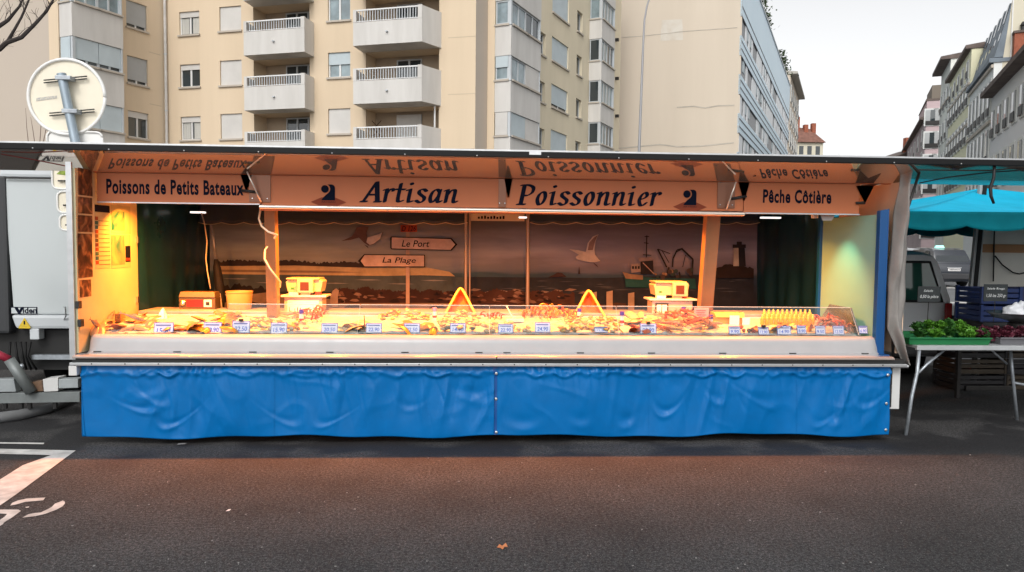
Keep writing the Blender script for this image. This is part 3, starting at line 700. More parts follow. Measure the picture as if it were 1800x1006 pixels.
WPAN = mat('white_concrete', (.62,.60,.57), .7, 0, (1.6,.6,(.47,.45,.42),.16), (9,.1,.02), .3)
FRM = mat('window_frame_white', (.68,.68,.67), .45)
FRG = mat('window_frame_grey', (.48,.51,.53), .4)
SHUT = shutter_mat('roller_shutter', (.60,.58,.55), .06); SHUTG = shutter_mat('roller_shutter_grey', (.40,.41,.41), .06); SHUTB = shutter_mat('roller_shutter_blue', (.48,.55,.58), .06)
SILL = mat('sill_concrete', (.45,.40,.34), .8)
CURT = mat('net_curtain', (.5,.49,.45), .8, 0, (9,.35,(.3,.3,.28),.05))
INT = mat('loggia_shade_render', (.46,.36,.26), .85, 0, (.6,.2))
def window(f, parent, s0, s1, z0, z1, kind, D=.16, frame=FRM, mull=1):
    mb = MB(); w = .06
    f.box(mb,s0,s1,z0,z0+w,-D,-D+.05); f.box(mb,s0,s1,z1-w,z1,-D,-D+.05); f.box(mb,s0,s0+w,z0+w+.001,z1-w-.001,-D,-D+.05); f.box(mb,s1-w,s1,z0+w+.001,z1-w-.001,-D,-D+.05)
    for i in range(mull):
        c = s0+(s1-s0)*(i+1)/(mull+1); f.box(mb,c-.045,c+.045,z0+w+.001,z1-w-.001,-D+.001,-D+.055)
    o = mb.build('window', frame, parent)
    f.box(MB(), s0,s1,z0,z1,-D-.03,-D-.01)
    g = MB(); g.poly([f.pt(s0+.01,z0+.01,-D+.012),f.pt(s1-.01,z0+.01,-D+.012),f.pt(s1-.01,z1-.01,-D+.012),f.pt(s0+.01,z1-.01,-D+.012)])
    g.build('pane', {'light':WINL,'half':WINL,'pale':SHUT}.get(kind, WIN), o)
    b = MB(); f.box(b,s0-.06,s1+.06,z0-.09,z0-.002,-.02,.09); b.build('sill', SILL, o)
    def sh(za, zb, m):
        q = MB(); f.box(q, s0+.012, s1-.012, za, zb, -D+.06, -D+.085); q.build('shutter', m, o)
    H = z1-z0
    if kind == 'shut': sh(z0+.02, z1-.005, SHUT)
    if kind == 'shutb': sh(z0+.02, z1-.005, SHUTB)
    if kind == 'shutg': sh(z0+.14*H, z1-.005, SHUTG)
    if kind == 'gap': sh(z0+.17*H, z1-.005, SHUTB)
    if kind in ('open','curt'): sh(z1-.24*H, z1-.005, SHUT)
    if kind == 'half': sh(z1-.48*H, z1-.005, SHUTB)
    if kind == 'curt':
        for a, c in ((s0+.07, s0+(s1-s0)*.42), (s0+(s1-s0)*.6, s1-.07)):
            q = MB(); q.grid(lambda u, v: f.pt(a+(c-a)*u, z0+.08+(H*.68)*v, -D+.02+.008*math.sin(u*26)), 12, 2); q.build('curtain', CURT, o)
    return o
BLD = thing('apartment_building', 'large beige apartment building with white balconies and bay windows behind the trailer', 'apartment building', pd(560, 42), 0)
ZT = 24.5
# A: left wing along the street direction, ending in the inner corner at the drainpipe
XB0 = (296-900)/1300*39.1
FA = Fac(XB0-5.7*US[0], 39.1-5.7*US[1], US[0], US[1]); LA = 5.7
FB = Fac(XB0, 39.1, math.cos(R(15)), -math.sin(R(15)))
LB = FB.s(835)
ga = (FA.s(226), FA.s(262))
rowsA = [(FA.z(243,52),FA.z(243,6)),(FA.z(243,149),FA.z(243,102)),(FA.z(243,243),FA.z(243,197))]
holes = [(ga[0],ga[1],a,b) for a, b in rowsA]
wall(FA, 0, LA, 0, ZT, holes, BEIGE, BLD)
for (a, b), k_ in zip(rowsA, ('shutg','shutg','open')): window(FA, BLD, ga[0], ga[1], a, b, k_)
# flat wall left of the wing
Q = FA.pt(0,0); FL = Fac(0,1,1,0); FL.o = FA.pt(-.0,0)-FB.u*14; FL.u = FB.u.copy(); FL.n = FB.n.copy()
mb = MB(); mb.poly([FL.pt(0,0),FL.pt(14,0),FL.pt(14,ZT),FL.pt(0,ZT)]); mb.build('wall', BEIGE2, BLD)
mb = MB(); FL.box(mb, 13.45, 13.995, 0, ZT, .002, .05); mb.build('wall_strip', BEIGE, BLD)
# bay windows
def bay(f, s0, s1, out, panels, top, kinds, near=0):
    """white parapet panels (z0,z1) one mesh each; glazed bands between, built as framed windows on the end face and the long face"""
    for z0, z1 in panels:
        mb = MB(); f.box(mb, s0, s1, z0, z1, .002, out); mb.build('bay_panel', WPAN, BLD, bevel=.01)
        mb = MB(); f.box(mb, s0-.03, s1+.03, z1+.002, z1+.06, .002, out+.03); mb.build('bay_ledge', FRG, BLD)
    ps = sorted(panels)
    bands = [(ps[i][1]+.062, ps[i+1][0]-.002) for i in range(len(ps)-1)]
    if top: bands.append((ps[-1][1]+.062, top))
    E = Fac(0,1,1,0); E.o = f.pt(s0+.03, 0, 0); E.u = f.n.copy(); E.n = -f.u.copy()      # end face towards the camera
    for i, (z0, z1) in enumerate(bands):
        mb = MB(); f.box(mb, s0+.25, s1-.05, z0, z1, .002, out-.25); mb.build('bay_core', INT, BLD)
        k_ = kinds[i % len(kinds)]
        for a, b in ((s0+.03,s0+.16),(s1-.1,s1-.02)): mb = MB(); f.box(mb, a, b, z0, z1, out-.14, out-.02); mb.build('bay_corner', FRG, BLD)
        F2 = Fac(0,1,1,0); F2.o = f.pt(0,0,out); F2.u = f.u.copy(); F2.n = f.n.copy()
        n = 2; L_ = (s1-.1)-(s0+.16)
        for j in range(n):
            window(F2, BLD, s0+.16+L_*j/n+.004, s0+.16+L_*(j+1)/n-.004, z0+.01, z1-.01, k_[1+j], .14, FRG)
        window(E, BLD, .03, out-.145, z0+.01, z1-.01, k_[0], .06, FRG, 0)
def zlist(f, px, ys, o): return [f.z(px, y, o) for y in ys]
z = zlist(FA, 169, (15, 74, 121, 181, 229, 290), .84)
S1A = FA.s(220, .84)
z_ = [z[0], z[1]]; sp = z[0]-zlist(FA,169,(121,),.84)[0]
bay(FA, 0.0, S1A, .84, [(FA.z(169,290,.84),FA.z(169,229,.84)),(FA.z(169,181,.84),FA.z(169,121,.84)),(FA.z(169,74,.84),FA.z(169,16,.84)),(FA.z(169,-30,.84),FA.z(169,-88,.84))], None, [('light','shutb','shutb'),('shutb','gap','gap'),('light','light','light')])
# B: main front with two balcony columns
c1 = (FB.s(318),FB.s(353)); c2 = (FB.s(388),FB.s(426)); c3 = (FB.s(577),FB.s(616))
def rows(f, px, L_): return [(f.z(px,b),f.z(px,a)) for a, b in L_]
r1 = rows(FB,335,((20,61),(113,153),(205,246))); r2 = rows(FB,407,((11,54),(106,150),(200,244))); r3 = rows(FB,596,((-6,36),(92,136),(191,235)))
l1 = (FB.s(447),FB.s(545)); l2 = (FB.s(643),FB.s(771))
# slab levels of the balconies (bottom of parapet at the front) on the wall plane
def blev(px, ys): return [FB.z(px, y) for y in ys]
b1 = [(FB.z(535, y, 1.0)) for y in (-8, 91, 190, 289)]
b2 = [(FB.z(742, y, 1.25)) for y in (-32, 73, 178, 283)]
holes = [(c1[0],c1[1],a,b) for a, b in r1]+[(c2[0],c2[1],a,b) for a, b in r2]+[(c3[0],c3[1],a,b) for a, b in r3]
log = []
for (l, bl, nm) in ((l1,b1,1),(l2,b2,2)):
    for i in range(1, 4):
        z0, z1 = bl[i]+.18, bl[i-1]-.02
        log.append((l[0],l[1],z0,z1,1.1,nm,i))
holes += [(h[0],h[1],h[2],h[3],1.1) for h in log]
wall(FB, 0, LB, 0, ZT, holes, BEIGE, BLD)
for (a, b), k_ in zip(r1, ('curt','open','curt')): window(FB, BLD, c1[0], c1[1], a, b, k_)
for (a, b) in r2: window(FB, BLD, c2[0], c2[1], a, b, 'shut')
for (a, b), k_ in zip(r3, ('light','half','shut')): window(FB, BLD, c3[0], c3[1], a, b, k_)
for (s0, s1, z0, z1, D, nm, i) in log:
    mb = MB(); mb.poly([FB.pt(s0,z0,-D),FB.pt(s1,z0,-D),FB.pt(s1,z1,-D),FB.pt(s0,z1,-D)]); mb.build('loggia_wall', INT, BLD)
    G2 = Fac(0,1,1,0); G2.o = FB.pt(0,0,-D+.09); G2.u = FB.u.copy(); G2.n = FB.n.copy(); w = s1-s0
    if nm == 1: window(G2, BLD, s0+w*.38, s0+w*.99, z0+.03, z1-.06, 'dark', .06, FRG, 2)
    else: window(G2, BLD, s0+w*.31, s0+w*.66, z0+.03, z1-.15, 'shut' if i == 3 else 'dark', .06, FRG, 1)
def balcony(sl0, sl1, swall, zb, out, ph, rh):
    """parapet box open at the top, on a slab, with a railing above it"""
    P0, P1 = (sl0, out), (sl1, out); A0, A1 = (sl0-.12, .003), (swall, .003)
    def pr(pts, z0, z1, mb): 
        return mb.prism([FB.pt(s,z0,o) for s, o in pts], (0,0,z1-z0))
    mb = MB(); pr([A0,P0,P1,A1], zb, zb+.14, mb)
    o = mb.build('balcony', WPAN, BLD)
    t = .09
    mb = MB(); pr([P0,P1,(sl1-t,out-t),(sl0+t,out-t)], zb+.141, zb+ph, mb); mb.build('parapet', WPAN, o)
    mb = MB(); pr([A1,P1,(sl1-t,out-t-.001),(swall-t,.003)], zb+.141, zb+ph+rh, mb); mb.build('side_wall', WPAN, o)
    mb = MB(); pr([A0,P0,(sl0+t,out-t-.001),(sl0-.12+t,.003)], zb+.141, zb+ph+rh, mb); mb.build('side_wall', WPAN, o)
    mb = MB(); FB.box(mb, sl0, sl0+.16, zb+ph+.001, zb+ph+rh, out-.1, out+.012); mb.build('end_post', WPAN, o); mb = MB(); FB.box(mb, sl1-.2, sl1+.004, zb+ph+.001, zb+ph+rh+.02, out-.1, out+.012); mb.build('end_post', WPAN, o)
    mb = MB(); FB.box(mb, sl0+.16, sl1-.2, zb+ph+rh-.06, zb+ph+rh, out-.07, out-.01); mb.build('handrail', FRM, o); mb = MB(); FB.box(mb, sl0+.16, sl1-.2, zb+ph+.03, zb+ph+.06, out-.06, out-.02); mb.build('bottom_rail', FRM, o)
    L_ = sl1-.2-(sl0+.16); n = int(L_/.13)
    br = MB(); FB.box(br, 0, .035, zb+ph+.061, zb+ph+rh-.061, out-.055, out-.025)
    base = FB.pt(0,0,0); me = br.mesh('baluster', wloc(o))
    me.materials.append(FRG)
    for i in range(1, n):
        q = bpy.data.objects.new('baluster', me); COL.objects.link(q); q.parent = o; q.location = FB.u*(sl0+.16+L_*i/n)
    mb = MB(); FB.box(mb, (sl0+sl1)/2-.04, (sl0+sl1)/2+.06, zb+ph*.5, zb+ph*.5+.05, out+.001, out+.12); mb.build('drain_spout', FRG, o)
    return o
for i, zb in enumerate(b1): balcony(FB.s(430,1.0), FB.s(536,1.0), FB.s(553), zb, 1.0, 1.12, .52)
for i, zb in enumerate(b2): balcony(FB.s(621,1.25), FB.s(741,1.25), FB.s(775), zb, 1.25, 1.05, .58)
mb = MB(); q = FB.s(766); mb.tube([FB.pt(q,b2[3]+.14,.15), FB.pt(q,b2[2]-.01,.15)], .04, 8).build('balcony_pipe', FRM, BLD)
# things on the balconies
def bal_thing(px, py, f_out, name, label, cat, mk):
    s_, z_q = FB.sz(px, py, f_out); t_ = thing(name, label, cat, FB.pt(s_, z_q, f_out)); mk(t_); return t_
LATM = mat('lattice_brown', (.10,.05,.03), .8)
s0_, _ = FB.sz(649, 220, -.2); zt0 = b2[3]+.2
t_ = thing('trellis', 'brown wooden trellis leaning in the lowest right balcony', 'trellis', FB.pt(s0_, zt0, -.5))
for i in range(6):
    for sg in (1,-1):
        mb = MB(); a = FB.pt(s0_+.0, zt0+.3*i+(0 if sg > 0 else .5), -.5+.012*sg); b = FB.pt(s0_+.5, zt0+.3*i+(.5 if sg > 0 else 0), -.5+.012*sg); mb.tube([a,b], .018, 4).build('lath', LATM, t_)
for (lev, lab) in ((b2[1],'upper'),(b2[2],'middle')):
    pass
t_ = thing('potted_plant', 'dark potted plant on the middle right balcony', 'plant', FB.pt(FB.s(650), b2[2]+.2, -.5))
MB().lathe([(.1,0),(.16,.3),(.14,.3)], (0,0,0), 12).build('pot', mat('terracotta', (.3,.1,.05), .8), t_, local=True)
mb = MB(); rn = random.Random(5)
for i in range(90):
    c = Vector((rn.gauss(0,.2), rn.gauss(0,.2), .7+rn.gauss(0,.28))); d1 = Vector((rn.uniform(-1,1),rn.uniform(-1,1),rn.uniform(-1,1))).normalized()*.1; d2 = d1.orthogonal().normalized()*.05
    mb.poly([c-d1, c+d2, c+d1, c-d2])
mb.build('foliage', mat('plant_green', (.02,.045,.015), .6, 0, (3,.4)), t_, local=True)
t_ = thing('flower_box', 'orange flower pot behind the railing of the lowest right balcony', 'plant pot', FB.pt(FB.s(724), b2[3]+.75, .9))
MB().lathe([(.12,0),(.17,.3),(.15,.3)], (0,0,0), 12).build('pot', mat('terracotta_bright', (.5,.14,.04), .7), t_, local=True)
# drainpipe in the corner
mb = MB(); p0 = FB.pt(.12,0,.14); mb.tube([p0, Vector((p0.x,p0.y,ZT))], .075, 10).build('drainpipe', mat('pipe_pale', (.6,.58,.55), .5, 0, (2,.2)), BLD, smooth='auto')
for zz in (5.5, 8.4, 11.3, 14.2): MB().lathe([(.09,0),(.09,.06)], (p0.x,p0.y,zz), 10).build('pipe_collar', FRG, BLD)
# C: right wing along the street
p = FB.pt(LB,0); FC0 = Fac(0,1,1,0); FC0.o = p.copy(); FC0.u = CG(*US).normalized(); FC0.n = Vector((FC0.u.y,-FC0.u.x,0))
s_j = FC0.s(856)
mb = MB(); mb.poly([FC0.pt(0,0),FC0.pt(s_j,0),FC0.pt(s_j,ZT),FC0.pt(0,ZT)]); mb.build('wall', BEIGE2, BLD)  # greyer render puts the shade of this turned-away face into its colour
# the jog: a short face towards the camera, from pixel 856 to 871
d_ = 0.0
for k_ in range(200):
    d_ = k_*.005; q = FC0.pt(s_j, 0, d_)
    v = CAMROT.transposed() @ (Vector((q.x,q.y,12))-Vector((0,0,EYE)))
    if 900+1300*v.x/-v.z > 870: break
mb = MB(); mb.poly([FC0.pt(s_j,0,0),FC0.pt(s_j,0,d_),FC0.pt(s_j,ZT,d_),FC0.pt(s_j,ZT,0)]); mb.build('wall', BEIGE, BLD)
FC = Fac(0,1,1,0); FC.o = FC0.pt(s_j,0,d_); FC.u = FC0.u.copy(); FC.n = FC0.n.copy()
LC = FC.s(1088)
BEIGEC = mat('beige_side_render', (.68,.60,.45), .85, 0, (.9,.55,(.58,.51,.38),.07), (7,.15,.02), .2)
q1 = (FC.s(968),FC.s(997)); q2 = (FC.s(1011.5),FC.s(1021)); q0 = (FC.s(947),FC.s(957))
rc1 = rows(FC,983,((-21,30),(72,114),(154,194),(233,272))); rc2 = rows(FC,1016,((18,55),(97,132),(174,207),(249,280))); rc0 = rows(FC,952,((56,96),(143,180),(226,262)))
holes = [(q1[0],q1[1],a,b) for a, b in rc1]+[(q2[0],q2[1],a,b) for a, b in rc2]+[(q0[0],q0[1],a,b) for a, b in rc0]
wall(FC, 0, LC, 0, ZT, holes, BEIGEC, BLD)
for (a, b), k_ in zip(rc1, ('shutb','shutb','gap','shutb')): window(FC, BLD, q1[0], q1[1], a, b, k_)
for a, b in rc2: window(FC, BLD, q2[0], q2[1], a, b, 'dark', .22, FRG, 0)
for a, b in rc0: window(FC, BLD, q0[0], q0[1], a, b, 'dark', .22, FRG, 0)
zz = lambda px, y, o: FC.z(px, y, o)
bay(FC, .02, FC.s(949,.84), .84, [(zz(897,300,.84),zz(897,240,.84)),(zz(897,196,.84),zz(897,141,.84)),(zz(897,96,.84),zz(897,42,.84)),(zz(897,-3,.84),zz(897,-58,.84))], None, [('shut','shutb','shut'),('half','light','shut'),('light','light','dark')])
sb = FC.s(1033); 
bay(FC, sb, FC.s(1078,.84), .84, [(zz(1053,290,.84),zz(1053,253,.84)),(zz(1053,213,.84),zz(1053,179,.84)),(zz(1053,138,.84),zz(1053,104,.84)),(zz(1053,63,.84),zz(1053,28,.84)),(zz(1053,-12,.84),zz(1053,-47,.84))], None, [('dark','light','dark'),('dark','light','light'),('dark','light','dark'),('light','light','light')])
for py in (70,138,204,268):
    s_, z_q = FC.sz(1081, py); mb = MB(); FC.box(mb, s_, s_+.2, z_q-.1, z_q+.1, .01, .25); mb.build('wall_lamp', DARK, BLD)
# closing walls and roof, so that the block is a solid body
mb = MB(); mb.poly([FL.pt(0,ZT),FL.pt(14,ZT),FA.pt(LA,ZT),FB.pt(LB,ZT),FC.pt(LC,ZT),FC.pt(LC,ZT,-12),FL.pt(0,ZT,-14)]); mb.build('roof', mat('flat_roof_grey', (.25,.24,.23), .9), BLD)
mb = MB(); mb.poly([FC.pt(LC,0),FC.pt(LC,0,-12),FC.pt(LC,ZT,-12),FC.pt(LC,ZT)]); mb.build('wall', BEIGE2, BLD)

# blue banded building with a blank gable
K = CG(17.2, 57); OB = thing('banded_building', 'modern building with blank cream gable and pale blue banded street front', 'building', K)
FG = Fac(0,1,1,0); FG.o = K.copy(); FG.u = -CG(US[1], -US[0]).normalized(); FG.n = Vector((FG.u.y,-FG.u.x,0))
if (-FG.o).dot(FG.n) < 0: FG.n = -FG.n
LG_ = FG.s(1070)
mb = MB(); nz = 14
mb.poly([FG.pt(0,0),FG.pt(LG_,0),FG.pt(LG_,27),FG.pt(0,27)]); mb.build('gable_wall', CREAMW, OB)
CRK = mat('gable_repair', (.52,.47,.40), .9, 0, (1,.3))
def crack(pts, w, col=CRK):
    top = [FG.sz(x, y) for x, y in pts]; mb = MB()
    for (a, za), (b, zb) in zip(top, top[1:]): mb.poly([FG.pt(a,za,.006),FG.pt(b,zb,.006),FG.pt(b,zb-w,.02),FG.pt(a,za-w,.02)])
    mb.build('render_joint', col, OB)
crack([(1086,260),(1120,257),(1160,253),(1190,257),(1230,256),(1260,253),(1290,250)], .10); crack([(1190,188),(1220,186),(1240,189),(1262,185),(1291,184)], .09)
crack([(1086,66),(1130,63),(1200,55),(1296,48)], .05)
s_, z_q = FG.sz(1181, 52); mb = MB(); mb.poly([FG.pt(s_-.9,z_q-.9,.005),FG.pt(s_+.9,z_q-.8,.005),FG.pt(s_+.8,z_q+.8,.005),FG.pt(s_-.8,z_q+.7,.005)]); mb.build('repair_patch', mat('repair_pale', (.66,.63,.57), .9, 0, (.9,.9,(.56,.49,.4))), OB)
FS = Fac(0,1,1,0); FS.o = K.copy(); FS.u = CG(*US).normalized(); FS.n = Vector((FS.u.y,-FS.u.x,0))
ZB = 23.6; LS = FS.s(1386)
BLUEP = mat('pale_blue_panel', (.64,.78,.87), .5, 0, (.3,.3,(.58,.72,.82))); BLUEL = mat('blue_line', (.06,.07,.09), .6); WHP = mat('white_facade_panel', (.78,.8,.82), .5, 0, (.5,.15))
pitch = 2.92; zt0 = FS.z(1297, 17)+.25
mb = MB(); mb.poly([FS.pt(0,0,-.15),FS.pt(LS,0,-.15),FS.pt(LS,ZB,-.15),FS.pt(0,ZB,-.15)]); mb.build('facade_wall', WHP, OB)
mb = MB(); FS.box(mb, 0, LS, zt0, ZB, -.14, 0); mb.build('band', BLUEP, OB); mb = MB(); FS.box(mb, 0, LS, ZB, ZB+.12, -.3, .1); mb.build('coping', WHP, OB)
mb = MB(); FS.box(mb, 0, LS, zt0+.6, zt0+.72, .001, .02); mb.build('band_line', BLUEL, OB)
WB = MB(); FS.box(WB, 0, 1.0, 0, 1.42, -.145, -.08); wbm = WB.mesh('window', wloc(OB)); wbm.materials.append(mat('dark_band_window', (.02,.022,.025), .3, spec=.2))
PB = MB(); FS.box(PB, 0, .95, 0, 1.42, -.145, -.03); pbm = PB.mesh('facade_panel', wloc(OB)); pbm.materials.append(WHP)
PB2 = MB(); FS.box(PB2, 0, 1.05, .5, 1.42, -.08, -.04); pbm2 = PB2.mesh('blind', wloc(OB)); pbm2.materials.append(SHUTB)
rb_ = random.Random(3)
for r_ in range(8):
    zt_ = zt0 - r_*pitch; zb_ = zt_-1.45
    mb = MB(); FS.box(mb, 0, LS, zt0-(r_+1)*pitch, zb_, -.14, 0); mb.build('band', BLUEP, OB)
    for q in (.42, 1.0): mb = MB(); FS.box(mb, 0, LS, zb_-q-.05, zb_-q+.05, .001, .02); mb.build('band_line', BLUEL, OB)
    mb = MB(); FS.box(mb, 0, LS, zt_-.08, zt_-.0, -.1, .012); mb.build('band_line', BLUEL, OB)
    if r_ > 5: continue
    n = int(LS/1.0)
    s_ = .4
    while s_ < LS-1.2:
        wd = rb_.random() < .5
        if wd:
            q = bpy.data.objects.new('window', wbm); COL.objects.link(q); q.parent = OB; q.location = FS.u*s_+Vector((0,0,zb_+.01))
            if rb_.random() < .3: q2_ = bpy.data.objects.new('blind', pbm2); COL.objects.link(q2_); q2_.parent = q
        else:
            q = bpy.data.objects.new('facade_panel', pbm); COL.objects.link(q); q.parent = OB; q.location = FS.u*s_+Vector((0,0,zb_+.01))
        s_ += 1.02
mb = MB(); mb.poly([FS.pt(0,ZB-.02),FS.pt(LS,ZB-.02),FS.pt(LS,ZB-.02,-14),FS.pt(0,ZB-.02,-14)]); mb.build('roof', mat('flat_roof_grey', (.25,.24,.23), .9), OB)
mb = MB(); FS.box(mb, 14, LS-6, ZB+.05, ZB+2.6, -8, -2.4); mb.build('penthouse', mat('penthouse_grey', (.22,.23,.25), .6), OB)
mb = MB(); mb.poly([FS.pt(LS,0,-.15),FS.pt(LS,0,-14),FS.pt(LS,ZB,-14),FS.pt(LS,ZB,-.15)]); mb.build('end_wall', CREAMW, OB)
LEAFM = mat('shrub_leaf', (.045,.075,.025), .6, 0, (2,.5)); TW = mat('bark_grey', (.06,.05,.045), .9, 0, (6,.4))
def shrub(loc, h, w, n, label, seed, group=None):
    rn = random.Random(seed); t_ = thing('roof_shrub', label, 'shrub', loc, 0, group); mb = MB()
    for i in range(n):
        v = rn.random(); c = Vector((rn.gauss(0,w*.3)*(1.15-v*.8), rn.gauss(0,w*.3)*(1.15-v*.8), h*(.15+.85*v))); s = .1+.12*rn.random()
        d1 = Vector((rn.uniform(-1,1),rn.uniform(-1,1),rn.uniform(-.6,1))).normalized()*s; d2 = d1.orthogonal().normalized()*s*.55; d2.rotate(Matrix.Rotation(rn.random()*6,3,d1.normalized()))
        mb.poly([c-d1,c+d2,c+d1,c-d2])
    mb.build('foliage', LEAFM, t_, local=True); MB().tube([(0,0,0),(.05,0,h*.4),(-.03,.02,h*.8)], [.05,.04,.015], 6).build('stem', TW, t_, local=True)
for i, (px, h, w, n, lab) in enumerate(((1329,3.6,1.6,420,'tall dark evergreen shrub on the roof edge of the banded building'),(1340,2.2,1.2,220,'small shrub beside the tall evergreen on the banded roof'),(1366,2.6,2.0,260,'loose shrub farther along the banded roof'),(1373,3.0,2.0,260,'farthest bushy shrub on the banded roof'))):
    shrub(FS.pt(FS.s(px, -.6), ZB, -.6), h, w, n, lab, 40+i)
# rails of the roof terrace
mb = MB()
t_ = thing('roof_railing', 'dark railing along the roof terrace of the banded building', 'railing', FS.pt(10, ZB, -1))
for h in (1.0, .55): MB().tube([FS.pt(6,ZB+h,-.4), FS.pt(LS-4,ZB+h,-.4)], .04, 5).build('rail', DARK, t_)
for i in range(12): MB().tube([FS.pt(6+(LS-10)*i/11,ZB+.12,-.4), FS.pt(6+(LS-10)*i/11,ZB+1.02,-.4)], .035, 5).build('railing_post', DARK, t_)

# generic old street house along a facade line
def street_house(f, s0, s1, z_eave, colm, label, wins, roofm, eave=.7, roof_h=1.6, cols=None, name='town_house', depth=12, cornices=()):
    t_ = thing(name, label, 'building', f.pt((s0+s1)/2, 0, -depth/2)); 
    mb = MB(); f.box(mb, s0, s1, 0, z_eave, -depth, 0); mb.build('wall', colm, t_)
    mb = MB(); a, b = s0-.1, s1+.1
    mb.hexa([f.pt(a,z_eave+.002,-depth),f.pt(b,z_eave+.002,-depth),f.pt(b,z_eave+.002,eave),f.pt(a,z_eave+.002,eave),f.pt(a,z_eave+roof_h,-depth*.6),f.pt(b,z_eave+roof_h,-depth*.6),f.pt(b,z_eave+.3,eave),f.pt(a,z_eave+.3,eave)]); mb.build('roof', roofm, t_)
    for zc in cornices: mb = MB(); f.box(mb, s0-.02, s1+.02, zc, zc+.22, .002, .16); mb.build('cornice', SILL, t_)
    for (za, zb_, n, w, fm) in wins:
        fr = MB(); f.box(fr, -w/2-.18, w/2+.18, -.12, zb_-za+.2, .004, .09); fme = fr.mesh('window', wloc(t_)); fme.materials.append(fm)
        gl = MB(); f.box(gl, -w/2, w/2, 0, zb_-za, .091, .11); gme = gl.mesh('pane', wloc(t_)); gme.materials.append(WIN)
        shm = MB(); f.box(shm, -w/2, -w*.08, (zb_-za)*.0, zb_-za, .112, .14); sme = shm.mesh('shutter', wloc(t_)); sme.materials.append(SHUTG)
        rlm = MB(); f.box(rlm, -w/2, w/2, .0, .55, .15, .19); rme = rlm.mesh('window_rail', wloc(t_)); rme.materials.append(DARK)
        for i in range(n):
            s_ = s0+(s1-s0)*(i+.5)/n; q = bpy.data.objects.new('window', fme); COL.objects.link(q); q.parent = t_; q.location = f.u*s_+Vector((0,0,za))
            for me_, nm in ((gme,'pane'),(sme,'shutter'),(rme,'window_rail')): c_ = bpy.data.objects.new(nm, me_); COL.objects.link(c_); c_.parent = q
    return t_
ROOFT = mat('brown_roof_tiles', (.15,.115,.10), .85, 0, (1.5,.4)); ROOFR = mat('red_roof_tiles', (.24,.115,.085), .85, 0, (1.5,.4))
FRS = Fac(0,1,1,0); FRS.o = CG(9*US[1], -9*US[0]); FRS.u = CG(*US).normalized(); FRS.n = Vector((-FRS.u.y, FRS.u.x, 0))
sr = lambda px: FRS.s(px)
GREYW = mat('grey_town_wall', (.68,.69,.70), .85, 0, (.3,.35,(.58,.59,.61))); STONE = mat('pale_stone_surround', (.64,.65,.63), .8)
s_n0, s_n1 = sr(1860), sr(1741)
ze = FRS.z(1770, 146)
h1 = street_house(FRS, s_n0, s_n1, ze, GREYW, 'grey town house with tall windows and a dark overhanging eave at the right edge', [(FRS.z(1770,224),FRS.z(1770,176),int((s_n1-s_n0)/2.35),1.15,STONE),(FRS.z(1770,224)-3.55,FRS.z(1770,224)-1.45,int((s_n1-s_n0)/2.35),1.15,STONE),(FRS.z(1770,224)-7.0,FRS.z(1770,224)-5.0,int((s_n1-s_n0)/2.35),1.15,STONE)], ROOFT, .75, 1.5)
BRICKC = mat('brick_chimney', (.36,.11,.06), .85, 0, (3,.35), (14,.3,.02))
def chimney(px, pt, pb, w, lab, out):
    s_, z1 = FRS.sz(px, pt, out); z0 = FRS.z(px, pb, out)-1
    t_ = thing('brick_chimney', lab, 'chimney', FRS.pt(s_, z0, out)); mb = MB(); FRS.box(mb, s_-w/2, s_+w/2, z0, z1, out-w*.6, out+w*.6); mb.build('stack', BRICKC, t_)
    mb = MB(); FRS.box(mb, s_-w/2-.08, s_+w/2+.08, z1+.002, z1+.16, out-w*.6-.08, out+w*.6+.08); mb.build('chimney_cap', ROOFT, t_)
    MB().lathe([(.16,.16),(.13,.5),(.2,.6),(.05,.85)], FRS.pt(s_, z1, out), 10).build('chimney_pot', DARK, t_)
chimney(1761, 105, 150, .75, 'slim red brick chimney on the grey town house, with a black pot', -2.0); chimney(1798, 60, 115, .9, 'wider red brick chimney at the right edge of the photo', -1.6)
s_m1 = sr(1701)
SLATE = mat('slate_mansard', (.17,.21,.25), .6, 0, (.8,.3), (3,.2,.03)); CREAMB = mat('cream_house_wall', (.62,.58,.46), .85, 0, (.25,.3,(.54,.5,.4))); LGREY = mat('light_grey_wall', (.70,.72,.71), .85, 0, (.3,.3,(.60,.62,.61)))
zm0, zm1 = FRS.z(1718,147), FRS.z(1744,20)
t_ = street_house(FRS, s_n1+.05, s_m1, zm0, LGREY, 'pale grey house with a tall slate mansard and a blank cream side wall', [(zm0-3.6,zm0-1.2,6,1.0,STONE),(zm0-7.0,zm0-4.6,6,1.0,STONE),(zm0-10.4,zm0-8.0,6,1.0,STONE)], SLATE, .3, .1, cornices=(zm0-.35, zm0-4.2))
mb = MB(); mb.hexa([FRS.pt(s_n1+.06,zm0+.35,-12),FRS.pt(s_m1,zm0+.35,-12),FRS.pt(s_m1,zm0+.35,.0),FRS.pt(s_n1+.06,zm0+.35,.0),FRS.pt(s_n1+.06,zm1,-12),FRS.pt(s_m1,zm1,-12),FRS.pt(s_m1,zm1,-.9),FRS.pt(s_n1+.06,zm1,-.9)]); mb.build('mansard', SLATE, t_)
mb = MB(); mb.poly([FRS.pt(s_n1+.04,0,-.5),FRS.pt(s_n1+.04,0,-16),FRS.pt(s_n1+.04,zm1+.5,-16),FRS.pt(s_n1+.04,zm1+.5,-.95),FRS.pt(s_n1+.04,zm0,-.5)]); mb.build('side_wall', CREAMB, t_)
mb = MB(); FRS.box(mb, s_n1-.04, s_n1+.035, zm0-3, zm1+.3, -1.0, -.93); mb.build('gutter_pipe', FRM, t_)
